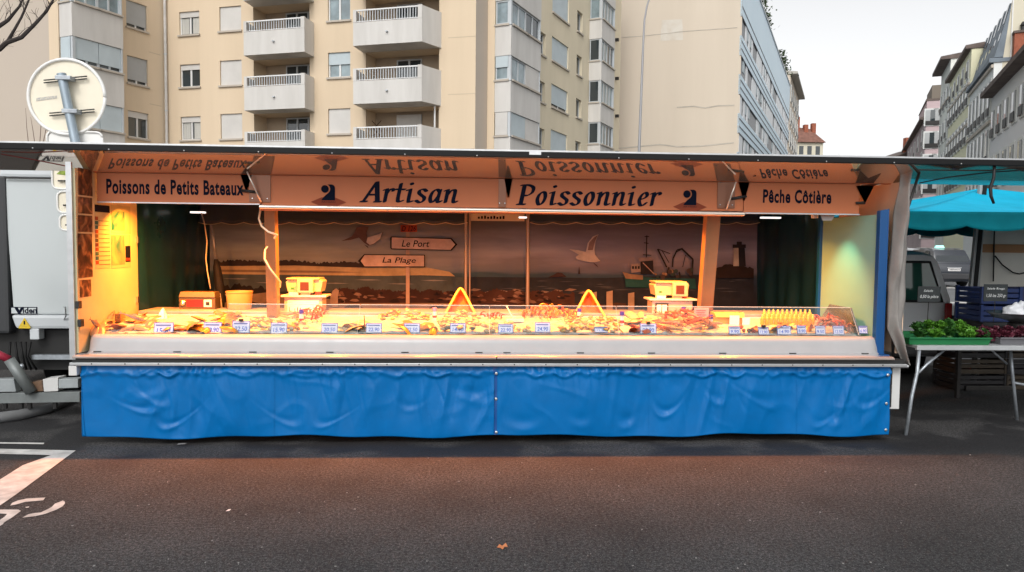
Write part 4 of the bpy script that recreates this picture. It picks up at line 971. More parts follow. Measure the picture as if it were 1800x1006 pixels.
for r_ in range(2):
    for i in range(6):
        f_ = (i+.5)/6; s_ = s_n1+(s_m1-s_n1)*f_; zq = zm0+.9+(zm1-zm0)*.48*r_; o_ = -.9*((zq-zm0)/(zm1-zm0))
        o2 = -.9*((zq+1.3-zm0)/(zm1-zm0)); mb = MB(); mb.hexa([FRS.pt(s_-.3,zq,o_-.3),FRS.pt(s_+.3,zq,o_-.3),FRS.pt(s_+.3,zq,o_+.05),FRS.pt(s_-.3,zq,o_+.05),FRS.pt(s_-.3,zq+1.3,o2-.3),FRS.pt(s_+.3,zq+1.3,o2-.3),FRS.pt(s_+.3,zq+1.3,o2+.05),FRS.pt(s_-.3,zq+1.3,o2+.05)]); mb.build('window', WIN, t_)
for (px, lab) in ((1741,'leftmost'),(1752,'second'),(1775,'third')):
    s_ = s_n1+1.5; z0 = zm1+.45
YEL = mat('yellow_cream_wall', (.80,.77,.54), .85, 0, (.3,.3,(.70,.67,.47))); s_y1 = sr(1665.5)
zy = FRS.z(1684,124)
street_house(FRS, s_m1+.06, s_y1, zy, YEL, 'pale yellow house with stone bands beside the slate mansard', [(zy-2.2,zy-.9,5,.9,STONE)]+[(zy-2.6-3.3*k_-1.9,zy-2.6-3.3*k_,7,1.1,STONE) for k_ in range(4)], ROOFT, .45, 1.2, cornices=(zy-3.0, zy-6.4, zy-9.7))
s_z1 = sr(1650); zz_ = FRS.z(1656,132)
street_house(FRS, s_y1+.06, s_z1, zz_, mat('pale_cream_wall', (.78,.79,.73), .85, 0, (.3,.3)), 'tall cream house with a projecting dark eave beyond the yellow house', [(zz_-2.6-3.3*k_-1.9,zz_-2.6-3.3*k_,3,1.0,STONE) for k_ in range(6)], ROOFT, .9, 1.4, cornices=(zz_-4, zz_-10))
FP = Fac(0,1,1,0); FP.o = pd(1617,100.); FP.u = CG(US[1],-US[0]).normalized(); FP.n = Vector((FP.u.y,-FP.u.x,0))
if (-FP.o).dot(FP.n) < 0: FP.n = -FP.n
PINKW = mat('pink_house_wall', (.52,.40,.41), .85, 0, (.2,.3,(.4,.31,.31))); zp = FP.z(1630, 178)
PK = street_house(FP, 0, FP.s(1660), zp, PINKW, 'dusty pink apartment house closing the view down the street', [(zp-3.2-3.0*k_,zp-1.2-3.0*k_,2,1.3,STONE) for k_ in range(6)], ROOFT, .05, .15)
mb = MB(); FP.box(mb, .6, FP.s(1660), zp+.2, zp+2.2, -8, -.8); mb.build('attic_storey', mat('attic_brown', (.18,.15,.12), .8), PK)
FP2 = Fac(0,1,1,0); FP2.o = FP.o - FP.u*.12; FP2.u = FS.u.copy(); FP2.n = Vector((-FP2.u.y,FP2.u.x,0))
street_house(FP2, .1, FP2.s(1592), zp-2.4, mat('grey_pink_wall', (.40,.34,.36), .85, 0, (.3,.2)), 'greyish pink house front running away behind the pink house', [(zp-5.6-3.0*k_,zp-3.6-3.0*k_,6,1.1,STONE) for k_ in range(5)], ROOFT, .6, 1.2, depth=6)
# low gabled house at the end of the street
g = pd(1578, 130); t_ = thing('end_house', 'small pale house end with a chimney far down the street', 'building', g); zq = EYE+(430-285)/1300*130
MB().box(g.x-5,g.y,0,g.x+3,g.y+8,zq).build('wall', CREAMB, t_); MB().prism([(g.x-6,g.y-.2,zq),(g.x+4,g.y-.2,zq),(g.x+4,g.y-.2,zq+3.4)], (0,8.4,0)).build('roof', ROOFT, t_); MB().box(g.x+1.2,g.y+1,zq+1,g.x+2.4,g.y+2,zq+5).build('chimney', BRICKC, t_)
# beyond the banded building, left side of the street
s_e = LS+.1; s_f = FS.s(1402)
z_e = FS.z(1389, 128); street_house(FS, s_e, s_f, z_e, CREAMW, 'cream house with a broad pale eave beyond the banded building', [(z_e-3.4-3.1*k_,z_e-1.4-3.1*k_,5,1.1,STONE) for k_ in range(6)], mat('pale_eave', (.42,.4,.36), .8), .9, 1.2, depth=8)
g = pd(1415, 150.); t_ = thing('red_roofed_house', 'house with a red tiled roof and several chimneys at the end of the street', 'building', g)
zq = EYE+(430-247)/1300*150; x0, x1 = pd(1391,150).x, pd(1440,150).x
MB().box(x0,g.y,0,x1,g.y+9,zq).build('wall', CREAMB, t_)
MB().hexa([(x0-.3,g.y-.6,zq),(x1+.3,g.y-.6,zq),(x1+.3,g.y+9.3,zq),(x0-.3,g.y+9.3,zq),(x0+.3,g.y+3,zq+3.6),(x1-1.5,g.y+3,zq+3.2),(x1-1.5,g.y+6,zq+3.2),(x0+.3,g.y+6,zq+3.6)]).build('roof', ROOFR, t_)
for dx, hh in ((.8,5.4),(2.6,3.9),(4.2,4.2)): MB().box(x0+dx,g.y+2,zq+1,x0+dx+.8,g.y+2.9,zq+hh).build('chimney', BRICKC, t_)
for i in range(3):
    for j in range(3): MB().box(x0+.7+i*1.7,g.y-.03,zq-2.4-2.8*j,x0+1.6+i*1.7,g.y-.002,zq-.7-2.8*j).build('window', WIN, t_)
# wall joints on the beige building
JNT = mat('render_joint_beige', (.54,.44,.32), .9)
for f_, L_, col in ((FB, LB, JNT), (FA, LA, JNT)):
    for zz_j in [FB.z(800, y) for y in (166, 66, 262)]:
        segs = [(LB-1.35, LB-.02)] if f_ is FB else [(L_-1.0, L_-.3)]
        for s0, s1 in segs: mb = MB(); f_.box(mb, s0, s1, zz_j-.02, zz_j+.02, .001, .006); mb.build('wall_joint', JNT, BLD)
# the street itself, paler than the market ground
q_ = lambda off, t: CG(off*US[1]+t*US[0], -off*US[0]+t*US[1]) + Vector((0,0,.004))
structure(MB().poly([q_(-4.8,12),q_(6.5,12),q_(6.5,160),q_(-4.8,160)]).build('road', mat('pale_asphalt', (.15,.155,.165), .8, 0, (.6,.25), (60,.2,.004))))
# pavement strips along the street fronts
structure(MB().prism([FRS.pt(20,0,0),FRS.pt(150,0,0),FRS.pt(150,0,2.5),FRS.pt(20,0,2.5)], (0,0,.13)).build('pavement', mat('pavement_grey', (.2,.2,.2), .85, 0, (.8,.2))))
structure(MB().prism([FS.pt(-20,0,0),FS.pt(120,0,0),FS.pt(120,0,3.0),FS.pt(-20,0,3.0)], (0,0,.13)).build('pavement', mat('pavement_grey', (.2,.2,.2))))

# ------------------------------------------------------------------ street lamp and trees
lp_d = 27.0
def pix(px, py, d):                      # point at camera depth d
    v = ray(px, py); f = CAMROT @ Vector((0,0,-1)); return Vector((0,0,EYE)) + v*(d/v.dot(f))
base = pix(1121, 300, lp_d); 
t_ = thing('street_lamp', 'slender grey street lamp with a curved arm before the blank cream gable', 'street lamp', (base.x, base.y, 0))
MB().tube([(base.x,base.y,0), (base.x,base.y,2.6), pix(1124,250,lp_d), pix(1129,120,lp_d), pix(1131,70,lp_d), pix(1133,35,lp_d), pix(1137,12,lp_d), pix(1142,-4,lp_d), pix(1160,-26,lp_d), pix(1190,-38,lp_d)], [.08,.07,.05,.042,.038,.034,.032,.03,.03,.028], 10).build('pole', mat('lamp_grey', (.30,.30,.31), .5, .3), t_, smooth=True)
q = pix(1190,-38,lp_d); MB().hexa([q+Vector(v) for v in ((-.05,-.12,-.08),(.7,-.14,-.12),(.7,.14,-.12),(-.05,.12,-.08),(-.05,-.08,.05),(.65,-.08,.06),(.65,.08,.06),(-.05,.08,.05))]).build('lamp_head', ALU, t_, bevel=.02)
BARK = mat('bark_dark', (.045,.035,.032), .9, 0, (8,.4), (30,.4,.01))
def twigs(mb, p, d, L_, r_, depth, rn):
    n = 4; pts = [p]; q = p.copy(); dd = d.copy()
    for i in range(n):
        dd = (dd + Vector((rn.uniform(-.22,.22),rn.uniform(-.22,.22),rn.uniform(-.10,.18)))).normalized(); q = q+dd*L_/n; pts.append(q.copy())
    mb.tube(pts, [r_*(1-.6*i/n) for i in range(n+1)], 5, False)
    if depth > 0:
        for k_ in range(rn.choice((2,3,3))):
            i = rn.randint(1, n); ax = dd.orthogonal().normalized(); ax.rotate(Matrix.Rotation(rn.random()*6.28,3,dd)); nd = (dd*.8+ax*rn.uniform(.4,.9)).normalized()
            twigs(mb, pts[i], nd, L_*rn.uniform(.5,.75), r_*.5, depth-1, rn)
d0 = 11.0
tb = pix(-190, 500, d0); t_ = thing('bare_tree', 'bare winter tree reaching its dark branches into the top left corner', 'tree', (tb.x, tb.y, 0))
tk = [Vector((tb.x,tb.y,0)), Vector((tb.x+.02,tb.y,1.6)), Vector((tb.x+.1,tb.y,3.2)), pix(-120,110,d0)]
MB().tube(tk, [.17,.14,.12,.09], 12).build('trunk', BARK, t_, smooth=True)
mb = MB(); rn = random.Random(12)
def limb(px_pts, r0, r1):
    P = [pix(x, y, d0) for x, y in px_pts]; n = len(P)
    mb.tube(P, [r0+(r1-r0)*i/(n-1) for i in range(n)], 7, False); return P
B0 = limb([(-120,110),(-60,98),(0,86),(12,75),(38,66),(62,42),(82,20),(96,-4),(110,-40)], .05, .010)
B1 = limb([(12,75),(24,55),(38,30),(50,2),(58,-30)], .024, .010)
B2 = limb([(-120,110),(-70,80),(-10,52),(14,36),(34,12),(44,-10)], .05, .009)
B3 = limb([(-120,110),(-110,40),(-80,-60),(-60,-140)], .06, .02); limb([(-120,110),(-200,20),(-250,-60)], .06, .02)
for P, dep in ((B0,2),(B1,2),(B2,2),(B3,3)):
    for p, q in zip(P[2:], P[3:]):
        for k_ in range(2):
            dd = (q-p).normalized(); ax = Vector((rn.uniform(-1,1),rn.uniform(-.4,.4),rn.uniform(-.6,1))).normalized()
            twigs(mb, p.lerp(q, rn.random()), (dd*.6+ax*.7).normalized(), rn.uniform(.15,.4), .006, dep-1, rn)
mb.build('crown', BARK, t_)
d1 = 14.0; sp_ = pix(70, 500, d1)
t_ = thing('bare_sapling', 'thin bare sapling twigs beside the round road sign', 'sapling', (sp_.x, sp_.y, 0)); mb = MB()
for k_, P in enumerate(([(60,330),(52,270),(47,225),(45,190)],[(62,330),(62,260),(58,230),(54,206)],[(66,330),(75,255),(82,222),(86,180)],[(64,330),(70,250),(72,220)],[(66,330),(88,250),(92,226)])):
    mb.tube([Vector((sp_.x,sp_.y,0))]+[pix(x,y,d1) for x, y in P], [.03,.014,.009,.006,.003][:len(P)+1], 5, False)
mb.build('stems', mat('twig_brown', (.22,.17,.14), .9), t_)
g = pd(1398, 96.); t_ = thing('bare_street_tree', 'bare grey street tree at the end of the banded building', 'tree', g); mb = MB(); rn = random.Random(31)
MB().tube([g, g+Vector((0,0,6.5))], [.22,.16], 8).build('trunk', TW, t_)
for k_ in range(7): twigs(mb, g+Vector((0,0,5+.3*k_)), Vector((rn.uniform(-.8,.8),rn.uniform(-.8,.8),1)).normalized(), 4.6, .09, 3, rn)
mb.build('crown', TW, t_)
# ------------------------------------------------------------------ vegetable stall at the right
ty = 6.42
tl = onY(1612, 612, ty); zt = tl.z
Tb = thing('trestle_table', 'long grey metal trestle table carrying lettuces right of the trailer', 'table', (tl.x+1.5, 6.9, 0))
TM = mat('table_grey', (.5,.52,.53), .45, .4, (6,.2))
MB().box(tl.x, ty, zt-.02, 7.4, ty+.03, zt+.022).build('edge_rail', TM, Tb, bevel=.004)
MB().box(tl.x, ty+.031, zt-.005, 7.4, ty+.95, zt+.02).build('table_top', TM, Tb)
MB().box(tl.x, ty+.951, zt-.02, 7.4, ty+.98, zt+.022).build('edge_rail', TM, Tb)
def leg(pts, y0, y1, r_=.016):
    n = len(pts); MB().tube([onY(x, y, y0+(y1-y0)*i/(n-1)) for i, (x, y) in enumerate(pts)], r_, 10).build('leg', GALV, Tb, smooth=True)
leg([(1616,612),(1612,655),(1603,695),(1592,766)], ty+.02, 6.32)
leg([(1776,612),(1780,660),(1788,740)], 6.88, 6.88)
leg([(1664,612),(1630,640),(1612,658)], ty+.1, ty+.03, .012)
leg([(1742,615),(1770,640)], 6.9, 6.9, .010)
leg([(1783,673),(1830,682)], 6.9, 6.9, .014)
# tray and lettuces
a = onY(1602, 604, ty+.06); 
GRT = mat('green_tray', (.01,.16,.05), .4, 0, (5,.2))
t_ = thing('vegetable_tray', 'shallow green plastic tray of lettuces on the trestle table', 'tray', (a.x+.36, ty+.3, zt+.022))
def tray(w, d, h, m, parent):
    MB().hexa([(-w/2+.02,-d/2+.02,0),(w/2-.02,-d/2+.02,0),(w/2-.02,d/2-.02,0),(-w/2+.02,d/2-.02,0),(-w/2+.02,-d/2+.02,.008),(w/2-.02,-d/2+.02,.008),(w/2-.02,d/2-.02,.008),(-w/2+.02,d/2-.02,.008)]).build('tray_floor', m, parent, local=True)
    for s in (-1,1):
        MB().hexa([(-w/2+.02,s*(d/2-.02),0),(w/2-.02,s*(d/2-.02),0),(w/2-.02,s*(d/2-.015),0),(-w/2+.02,s*(d/2-.015),0),(-w/2,s*(d/2-.004),h),(w/2,s*(d/2-.004),h),(w/2,s*(d/2),h),(-w/2,s*(d/2),h)]).build('tray_wall', m, parent, local=True)
        MB().hexa([(s*(w/2-.02),-d/2+.02,0),(s*(w/2-.015),-d/2+.02,0),(s*(w/2-.015),d/2-.02,0),(s*(w/2-.02),d/2-.02,0),(s*(w/2-.004),-d/2,h),(s*(w/2),-d/2,h),(s*(w/2),d/2,h),(s*(w/2-.004),d/2,h)]).build('tray_wall', m, parent, local=True)
        MB().box(-w/2,s*(d/2+.004)-.008,h-.004,w/2,s*(d/2+.004)+.008,h+.008).build('tray_rim', m, parent, local=True, bevel=.003)
tray(.78,.5,.06,GRT,t_)
def leaf(seed, L_=.13, W_=.11):
    def fn(u, v):
        a = (v-.5)*2; w = W_*math.sin(math.pi*min(.97,.14+.72*u))**.7*.5
        ru = .018*u*abs(a)*math.sin(a*9+seed+5*u)+.01*noise.noise((u*6,a*3,seed))
        return (a*w*(1+.1*math.sin(7*u+seed)), L_*u*.75 , L_*(.75*u-.45*u*u)+ru+.012*a*a)
    return MB().grid(fn, 7, 8).mesh('leaf', smooth=True)
LEAVES = [leaf(i*2.3) for i in range(4)]
def lettuce(name, loc, r_, m, label, cat, group, n=26, sc=1):
    t_ = thing(name, label, cat, loc, srnd.random()*6, group)
    for i in range(n):
        f = i/n; k_ = LEAVES[i % 4].copy() if False else None
        key = (m.name, i % 4)
        if key not in PROTO:
            q = LEAVES[i % 4].copy(); q.materials.clear(); q.materials.append(m); PROTO[key] = q
        o = bpy.data.objects.new('leaf', PROTO[key]); COL.objects.link(o); o.parent = t_
        az = i*2.4; el = .1+1.15*f
        o.rotation_euler = (el, srnd.uniform(-.3,.3), az); s = sc*(1.05-.45*f)*srnd.uniform(.85,1.15); o.scale = (s,s,s); o.location = (0,0,.02+.05*f*sc)
    MB().ball((0,0,.03*sc), .04*sc, .04*sc, .035*sc).build('lettuce_heart', m, t_, local=True, smooth=True)
    return t_
LG = mat('lettuce_green', (.10,.27,.025), .45, 0, (30,.45,(.03,.12,.015))); LG2 = mat('lettuce_dark_green', (.035,.13,.02), .5, 0, (30,.5)); LR = mat('lettuce_red', (.05,.006,.014), .4, 0, (35,.5,(.22,.05,.08)))
lz = zt+.032
spots = [(1612,572,.0,LG2),(1632,568,.05,LG),(1652,570,.02,LG),(1618,585,-.12,LG2),(1645,585,-.13,LG),(1668,583,-.08,LG2),(1690,578,.0,LG),(1708,582,-.06,LG),(1705,586,-.14,LG),(1728,587,-.13,LG2),(1664,566,.1,LG2),(1686,570,.12,LG)]
LETL = ['dark green lettuce at the back left corner of the green tray','pale green lettuce at the back of the tray, second from the left','pale green lettuce behind the chalk board stick','dark green lettuce at the front left corner of the green tray','pale green lettuce in front of the chalk board stick','dark green lettuce in the middle of the front row','pale green lettuce right of the tray middle','pale green lettuce third from the right in the tray','pale green lettuce near the front right corner of the tray','dark green lettuce at the right end of the green tray','dark green lettuce on top of the heap at the back','pale green lettuce on top of the heap, right of the dark one']
for i, (px, py, dy, m) in enumerate(spots):
    y = ty+.3+dy; p = onY(px, 600, y); zz = lz + max(0, (588-py))*.0035
    lettuce('lettuce', (p.x, y, zz), .1, m, LETL[i], 'lettuce', 'lettuces in the green tray', 22, .82)
a = onY(1770, 604, ty+.1)
t_ = thing('vegetable_crate', 'grey plastic crate of red lettuces beside the green tray', 'crate', (a.x+.27, ty+.32, zt+.022)); tray(.72,.5,.06,mat('grey_tray', (.12,.12,.13), .5), t_)
for i in range(8):
    y = ty+.16+.11*(i // 4)*1.6; p = onY(1722+22*(i % 4)+6*(i//4), 595, y)
    lettuce('red_lettuce', (p.x, y, lz+.01+.02*(i//4)), .1, LR, ('dark red lettuce in the %s row of the grey crate, %s from the left' % (('front','back')[i//4], ('first','second','third','fourth')[i % 4])), 'lettuce', 'red lettuces in the grey crate', 20, .72)
p = onY(1790, 560, 7.0)
t_ = thing('scale_pan', 'wide shallow metal scale pan behind the red lettuces', 'pan', (p.x, 7.0, p.z-.03))
MB().lathe([(.08,0),(.2,.04),(.27,.085),(.28,.09),(.27,.08),(.2,.032),(.05,.004)], (0,0,0), 28).build('pan_bowl', mat('pan_metal', (.3,.31,.32), .3, .9), t_, local=True, smooth='auto')
MB().lathe([(.09,-.14),(.09,-.02),(.07,-.001)], (0,0,0), 16).build('pan_base', DARK, t_, local=True)
# chalk boards
CHALK = mat('chalk', (.6,.62,.62), .8); BOARD = mat('chalk_board', (.02,.026,.028), .6, 0, (8,.4))
def chalkboard(px0, py0, px1, py1, y, lines, label, stick):
    a = onY(px0, py1, y); b = onY(px1, py0, y); w, h = b.x-a.x, b.z-a.z
    t_ = thing('chalk_board', label, 'price board', (a.x, y, a.z)); MB().box(0,0,0,w,.008,h).build('board', BOARD, t_, local=True, bevel=.002)
    for (s, x, z, ww, hh) in lines:
        o = text_mesh('chalk_lettering', s, x*w, z*h, ww*w, hh*h, CHALK, None, -.002, shear=.2); o.parent = t_
    MB().tube([(w*.5,.006,.0),(w*.5,.012,-stick)], .004, 6).build('board_stick', DARK, t_, local=True)
chalkboard(1613,504,1654,531,6.85,[('Salade',.25,.66,.4,.14),('0,50 la pièce',.1,.2,.8,.26)],'small chalk board reading 0,50 la pièce standing in the lettuces before the van',.2)
chalkboard(1729,500,1772,530,7.0,[('Salade Rouge',.12,.66,.74,.15),('1,50 les 250 gr',.1,.2,.84,.24)],'chalk board with two lines of writing in front of the blue crates',.2)
# blue crates
BC = mat('blue_crate', (.003,.022,.12), .4, 0, (5,.2))
def crate(loc, w, d, h, m, label, group, rz=0):
    t_ = thing('plastic_crate', label, 'crate', loc, rz, group)
    MB().box(-w/2,-d/2,0,w/2,d/2,.01).build('crate_floor', m, t_, local=True)
    for i in range(3):
        z0 = .012+i*(h-.012)/3; z1 = z0+(h-.012)/3-.016
        for s in (-1,1):
            MB().box(-w/2,s*d/2-.006,z0,w/2,s*d/2+.006,z1).build('crate_side', m, t_, local=True); MB().box(s*w/2-.006,-d/2+.007,z0,s*w/2+.006,d/2-.007,z1).build('crate_side', m, t_, local=True)
    for sx in (-1,1):
        for sy in (-1,1): MB().box(sx*w/2-.016,sy*d/2-.016,0,sx*w/2+.016,sy*d/2+.016,h).build('crate_corner', m, t_, local=True)
    return t_
p = onY(1752, 560, 7.6)
for i, lab in enumerate(('lower blue crate of the stack behind the scale pan','upper blue crate of the stack, behind the chalk board')):
    crate((p.x, 7.75, p.z-.03+.19*i), .42, .4, .18, BC, lab, 'blue crates behind the table')
crate((p.x+.56, 7.78, p.z-.03), .6, .4, .18, BC, 'blue crate at the right edge of the photo, lower of two', 'blue crates behind the table'); crate((p.x+.56, 7.78, p.z+.16), .6, .4, .18, mat('dark_blue_crate', (.01,.014,.06), .4), 'dark blue crate at the right edge of the photo, upper of two', 'blue crates behind the table')
MB().box(p.x-.22,7.5,p.z-.07,p.x+1.1,8.0,p.z-.035).build('crate_bench', DARK, None); bpy.data.objects['crate_bench']['label'] = 'dark bench board under the blue crates'; bpy.data.objects['crate_bench']['category'] = 'bench'
cb = bpy.data.objects['crate_bench']
for xx in (p.x-.18, p.x+1.05): MB().box(xx-.02,7.90,0,xx+.02,7.94,p.z-.071).build('bench_leg', DARK, cb)
# stacked dark crates below the table
DC = mat('black_crate', (.014,.013,.016), .5, 0, (6,.4)); DC2 = mat('brown_crate', (.05,.035,.02), .6, 0, (6,.4))
g = onG(1745, 688)
for c_ in range(2):
    for i in range(3):
        crate((g.x-.12+.62*c_, g.y+.25, .01+.19*i), .6, .4, .18, (DC, DC2)[(i+c_) % 2], '%s dark crate in the %s stack under the table' % (('bottom','middle','top')[i], ('left','right')[c_]), 'dark crates under the table')
# white carrier bag
p = onY(1785, 548, 7.2)
def bag(u, v):
    a = 2*math.pi*u; q = Vector((math.cos(a)*math.sin(math.pi*v), math.sin(a)*math.sin(math.pi*v)*.6, -math.cos(math.pi*v)))
    s = 1+.55*noise.noise(q*1.7)+.25*noise.noise(q*4.3); return p+Vector((q.x*.11*s, q.y*.1*s, q.z*.085*s+.03*max(0,q.x)))
tag(MB().grid(bag, 26, 16).build('carrier_bag', mat('white_bag', (.7,.71,.74), .3, 0, (8,.1)), None, smooth=True), 'crumpled white plastic bag behind the scale pan', 'bag')

# cyan market parasol
PAR = mat('cyan_cloth', (.002,.40,.62), .75, 0, (3,.18), (160,.2,.003), .12); PARV = mat('teal_valance', (.002,.19,.24), .75, 0, (3,.25), (160,.2,.003), .12)
px0, pz0 = 3.92, onY(1700, 374, 6.55).z
t_ = thing('market_parasol', 'large cyan market parasol with a scalloped valance right of the trailer', 'parasol', (5.95, 8.6, 0))
c0, c1, c2, c3 = Vector((3.88,6.55,pz0)), Vector((7.7,6.55,pz0+.02)), Vector((7.7,10.5,pz0+.02)), Vector((3.88,10.3,pz0)); ap = Vector((6.1,8.6,pz0+.40))
def panel(a, b):
    def fn(u, v):
        e = a.lerp(b, u); q = e.lerp(ap, v); q.z -= .07*math.sin(math.pi*v)*(.35+.65*math.sin(math.pi*u)) ; q.z += .012*noise.noise((u*4,v*3,a.x)); return q
    o = MB().grid(fn, 24, 12).build('canopy_panel', PAR, t_, smooth=True); mo = o.modifiers.new('thickness','SOLIDIFY'); mo.thickness = .003
    def vf(u, v):
        e = a.lerp(b, u); sc = .045*abs(math.sin(math.pi*6*u))**.7
        e.z += .004 - v*(.13+sc); n = Vector((b.y-a.y, a.x-b.x, 0)).normalized(); e += n*(.012*math.sin(u*31)*v+.006); return e
    o = MB().grid(vf, 90, 6).build('valance', PARV, t_, smooth=True); mo = o.modifiers.new('thickness','SOLIDIFY'); mo.thickness = .003
panel(c0, c1); panel(c1, c2); panel(c2, c3); panel(c3, c0)
MB().tube([(6.1,8.6,0),(6.1,8.6,pz0+.38)], .03, 12).build('parasol_pole', ALU, t_, smooth=True)
for c in (c0,c1,c2,c3): MB().tube([ap-Vector((0,0,.06)), c-Vector((0,0,.03))], .014, 6).build('rib', ALU, t_)
MB().box(5.8,8.3,0,6.4,8.9,.06).build('parasol_base', DARK, t_, bevel=.01)

# small white van, tail towards the camera
def loft(name, secs, m, parent, smooth='auto', local=False):
    mb = MB(); n = len(secs[0])
    for s in secs: mb.v += [Vector(p) for p in s]
    for q in range(len(secs)-1):
        for j in range(n): k_ = (j+1) % n; mb.f.append([q*n+j, q*n+k_, (q+1)*n+k_, (q+1)*n+j])
    mb.f.append(list(range(n))); mb.f.append([(len(secs)-1)*n+j for j in range(n)])
    return mb.build(name, m, parent, smooth=smooth, local=local)
VY = 8.75
vr = onY(1672, 580, VY); vtop = onY(1610, 441, VY).z
vx = vr.x-.82
t_ = thing('small_van', 'small white van with dark green tail window behind the lettuces', 'van', (vx, VY+1.9, 0))
VB = mat('van_white', (.7,.71,.72), .25, 0, (2,.08), None, .5, coat=.4); VG = mat('van_glass_green', (.012,.06,.045), .06, 0, None, None, .8)
def vsec(y, z0, zt_, hw, tw, zs):
    return [(vx-hw*.96,y,z0),(vx+hw*.96,y,z0),(vx+hw,y,z0+.18),(vx+hw,y,zs),(vx+hw*.985,y,zs+.08),(vx+tw,y,zt_-.1),(vx+tw*.9,y,zt_-.02),(vx+tw*.7,y,zt_),(vx-tw*.7,y,zt_),(vx-tw*.9,y,zt_-.02),(vx-tw,y,zt_-.1),(vx-hw*.985,y,zs+.08),(vx-hw,y,zs),(vx-hw,y,z0+.18)]
H_ = vtop
loft('body', [vsec(VY+.06,.42,H_-.12,.78,.60,.95), vsec(VY+.02,.36,H_-.05,.81,.63,.98), vsec(VY+.25,.3,H_,.82,.66,.98), vsec(VY+1.6,.28,H_+.03,.82,.66,.98), vsec(VY+2.6,.28,H_-.02,.82,.62,.96), vsec(VY+3.2,.3,1.05,.8,.7,.9), vsec(VY+3.9,.34,.85,.74,.68,.75)], VB, t_)
zw0, zw1 = onY(1640,532,VY).z, onY(1640,459,VY).z
MB().hexa([(vx-.72,VY+.008,zw0),(vx+.72,VY+.008,zw0),(vx+.72,VY+.03,zw0),(vx-.72,VY+.03,zw0),(vx-.56,VY+.045,zw1),(vx+.56,VY+.045,zw1),(vx+.56,VY+.07,zw1),(vx-.56,VY+.07,zw1)]).build('tail_window_seal', BLACK, t_, bevel=.01)
MB().poly([(vx-.68,VY+.0035,zw0+.03),(vx+.68,VY+.0035,zw0+.03),(vx+.53,VY+.04,zw1-.03),(vx-.53,VY+.04,zw1-.03)]).build('tail_window', VG, t_)
MB().box(vx-.005,VY+.0,.5,vx+.005,VY+.02,zw0-.01).build('door_gap', BLACK, t_)
MB().box(vx-.8,VY-.04,.36,vx+.8,VY+.08,.55).build('bumper', mat('bumper_grey', (.05,.05,.052), .6), t_, bevel=.03)
for s in (-1,1):
    MB().box(vx+s*.79-.05,VY-.006,.75,vx+s*.79+.03,VY+.03,1.0).build('tail_light', mat('tail_red', (.3,.01,.01), .2), t_, bevel=.01)
    for yy in (.75,3.1): wheel_at(vx+s*.72, VY+yy, .31, .2, t_)
    MB().box(vx+s*.83-.0,VY+2.6,1.0,vx+s*.83+s*.16,VY+2.7,1.16).build('wing_mirror', BLACK, t_, bevel=.02)

# stall lorry with a cream inner wall at the far right
p0 = onY(1722, 400, 8.5)
t_ = thing('stall_lorry', 'cream walled sales lorry open behind the blue crates at the right edge', 'lorry', (p0.x+1.2, 9.0, 0))
CW = mat('lorry_cream', (.55,.53,.48), .5, 0, (1.4,.12))
lz0, lz1 = onY(1740, 500, 8.5).z, 2.35
MB().box(p0.x,8.50,.85,p0.x+3.2,8.56,lz1).build('inner_wall', CW, t_)
a, b = onY(1726,444,8.49), onY(1800,430,8.49)
MB().box(p0.x+.01,8.47,a.z,p0.x+3.2,8.499,b.z).build('wood_rail', mat('rail_wood', (.33,.15,.05), .5, 0, (3,.3,None,1)), t_, bevel=.004)
fr = [onY(1717,400,8.2), onY(1729,400,8.2), onY(1721,535,8.2), onY(1703,540,8.2)]
MB().hexa([fr[3], fr[2], fr[2]+Vector((0,.05,0)), fr[3]+Vector((0,.05,0)), fr[0]+Vector((.02,0,.5)), fr[1]+Vector((.02,0,.5)), fr[1]+Vector((.02,.05,.5)), fr[0]+Vector((.02,.05,.5))]).build('door_post', mat('door_grey', (.32,.33,.33), .45, 0, (3,.15)), t_, bevel=.01)
MB().hexa([fr[3]+Vector((.03,-.012,.05)), fr[3]+Vector((.075,-.012,.05)), fr[3]+Vector((.075,-.001,.05)), fr[3]+Vector((.03,-.001,.05)), fr[0]+Vector((.05,-.012,.5)), fr[0]+Vector((.095,-.012,.5)), fr[0]+Vector((.095,-.001,.5)), fr[0]+Vector((.05,-.001,.5))]).build('door_seal', BLACK, t_)
MB().box(p0.x-.05,8.5,.5,p0.x+3.2,10.4,.84).build('lorry_floor', DARK, t_); MB().box(p0.x,8.57,lz1-.06,p0.x+3.2,10.4,lz1).build('lorry_roof', CW, t_); MB().box(p0.x+3.14,8.57,.85,p0.x+3.2,10.4,lz1-.061).build('end_wall', CW, t_)
MB().tube([onY(1748,400,8.46),onY(1747,450,8.46),onY(1746,495,8.46)], .008, 6).build('wall_cable', BLACK, t_); MB().tube([onY(1749,450,8.45),onY(1762,466,8.45),onY(1780,479,8.45),onY(1792,482,8.45),onY(1812,477,8.45)], .008, 6).build('wall_cable', BLACK, t_, smooth=True)
for s in (8.8,10.1): MB().lathe([(.2,-.1),(.33,-.1),(.36,-.07),(.36,.07),(.33,.1),(.2,.1)], (p0.x+2.4,s,.36), 20, 'X').build('wheel', BLACK, t_, smooth='auto')

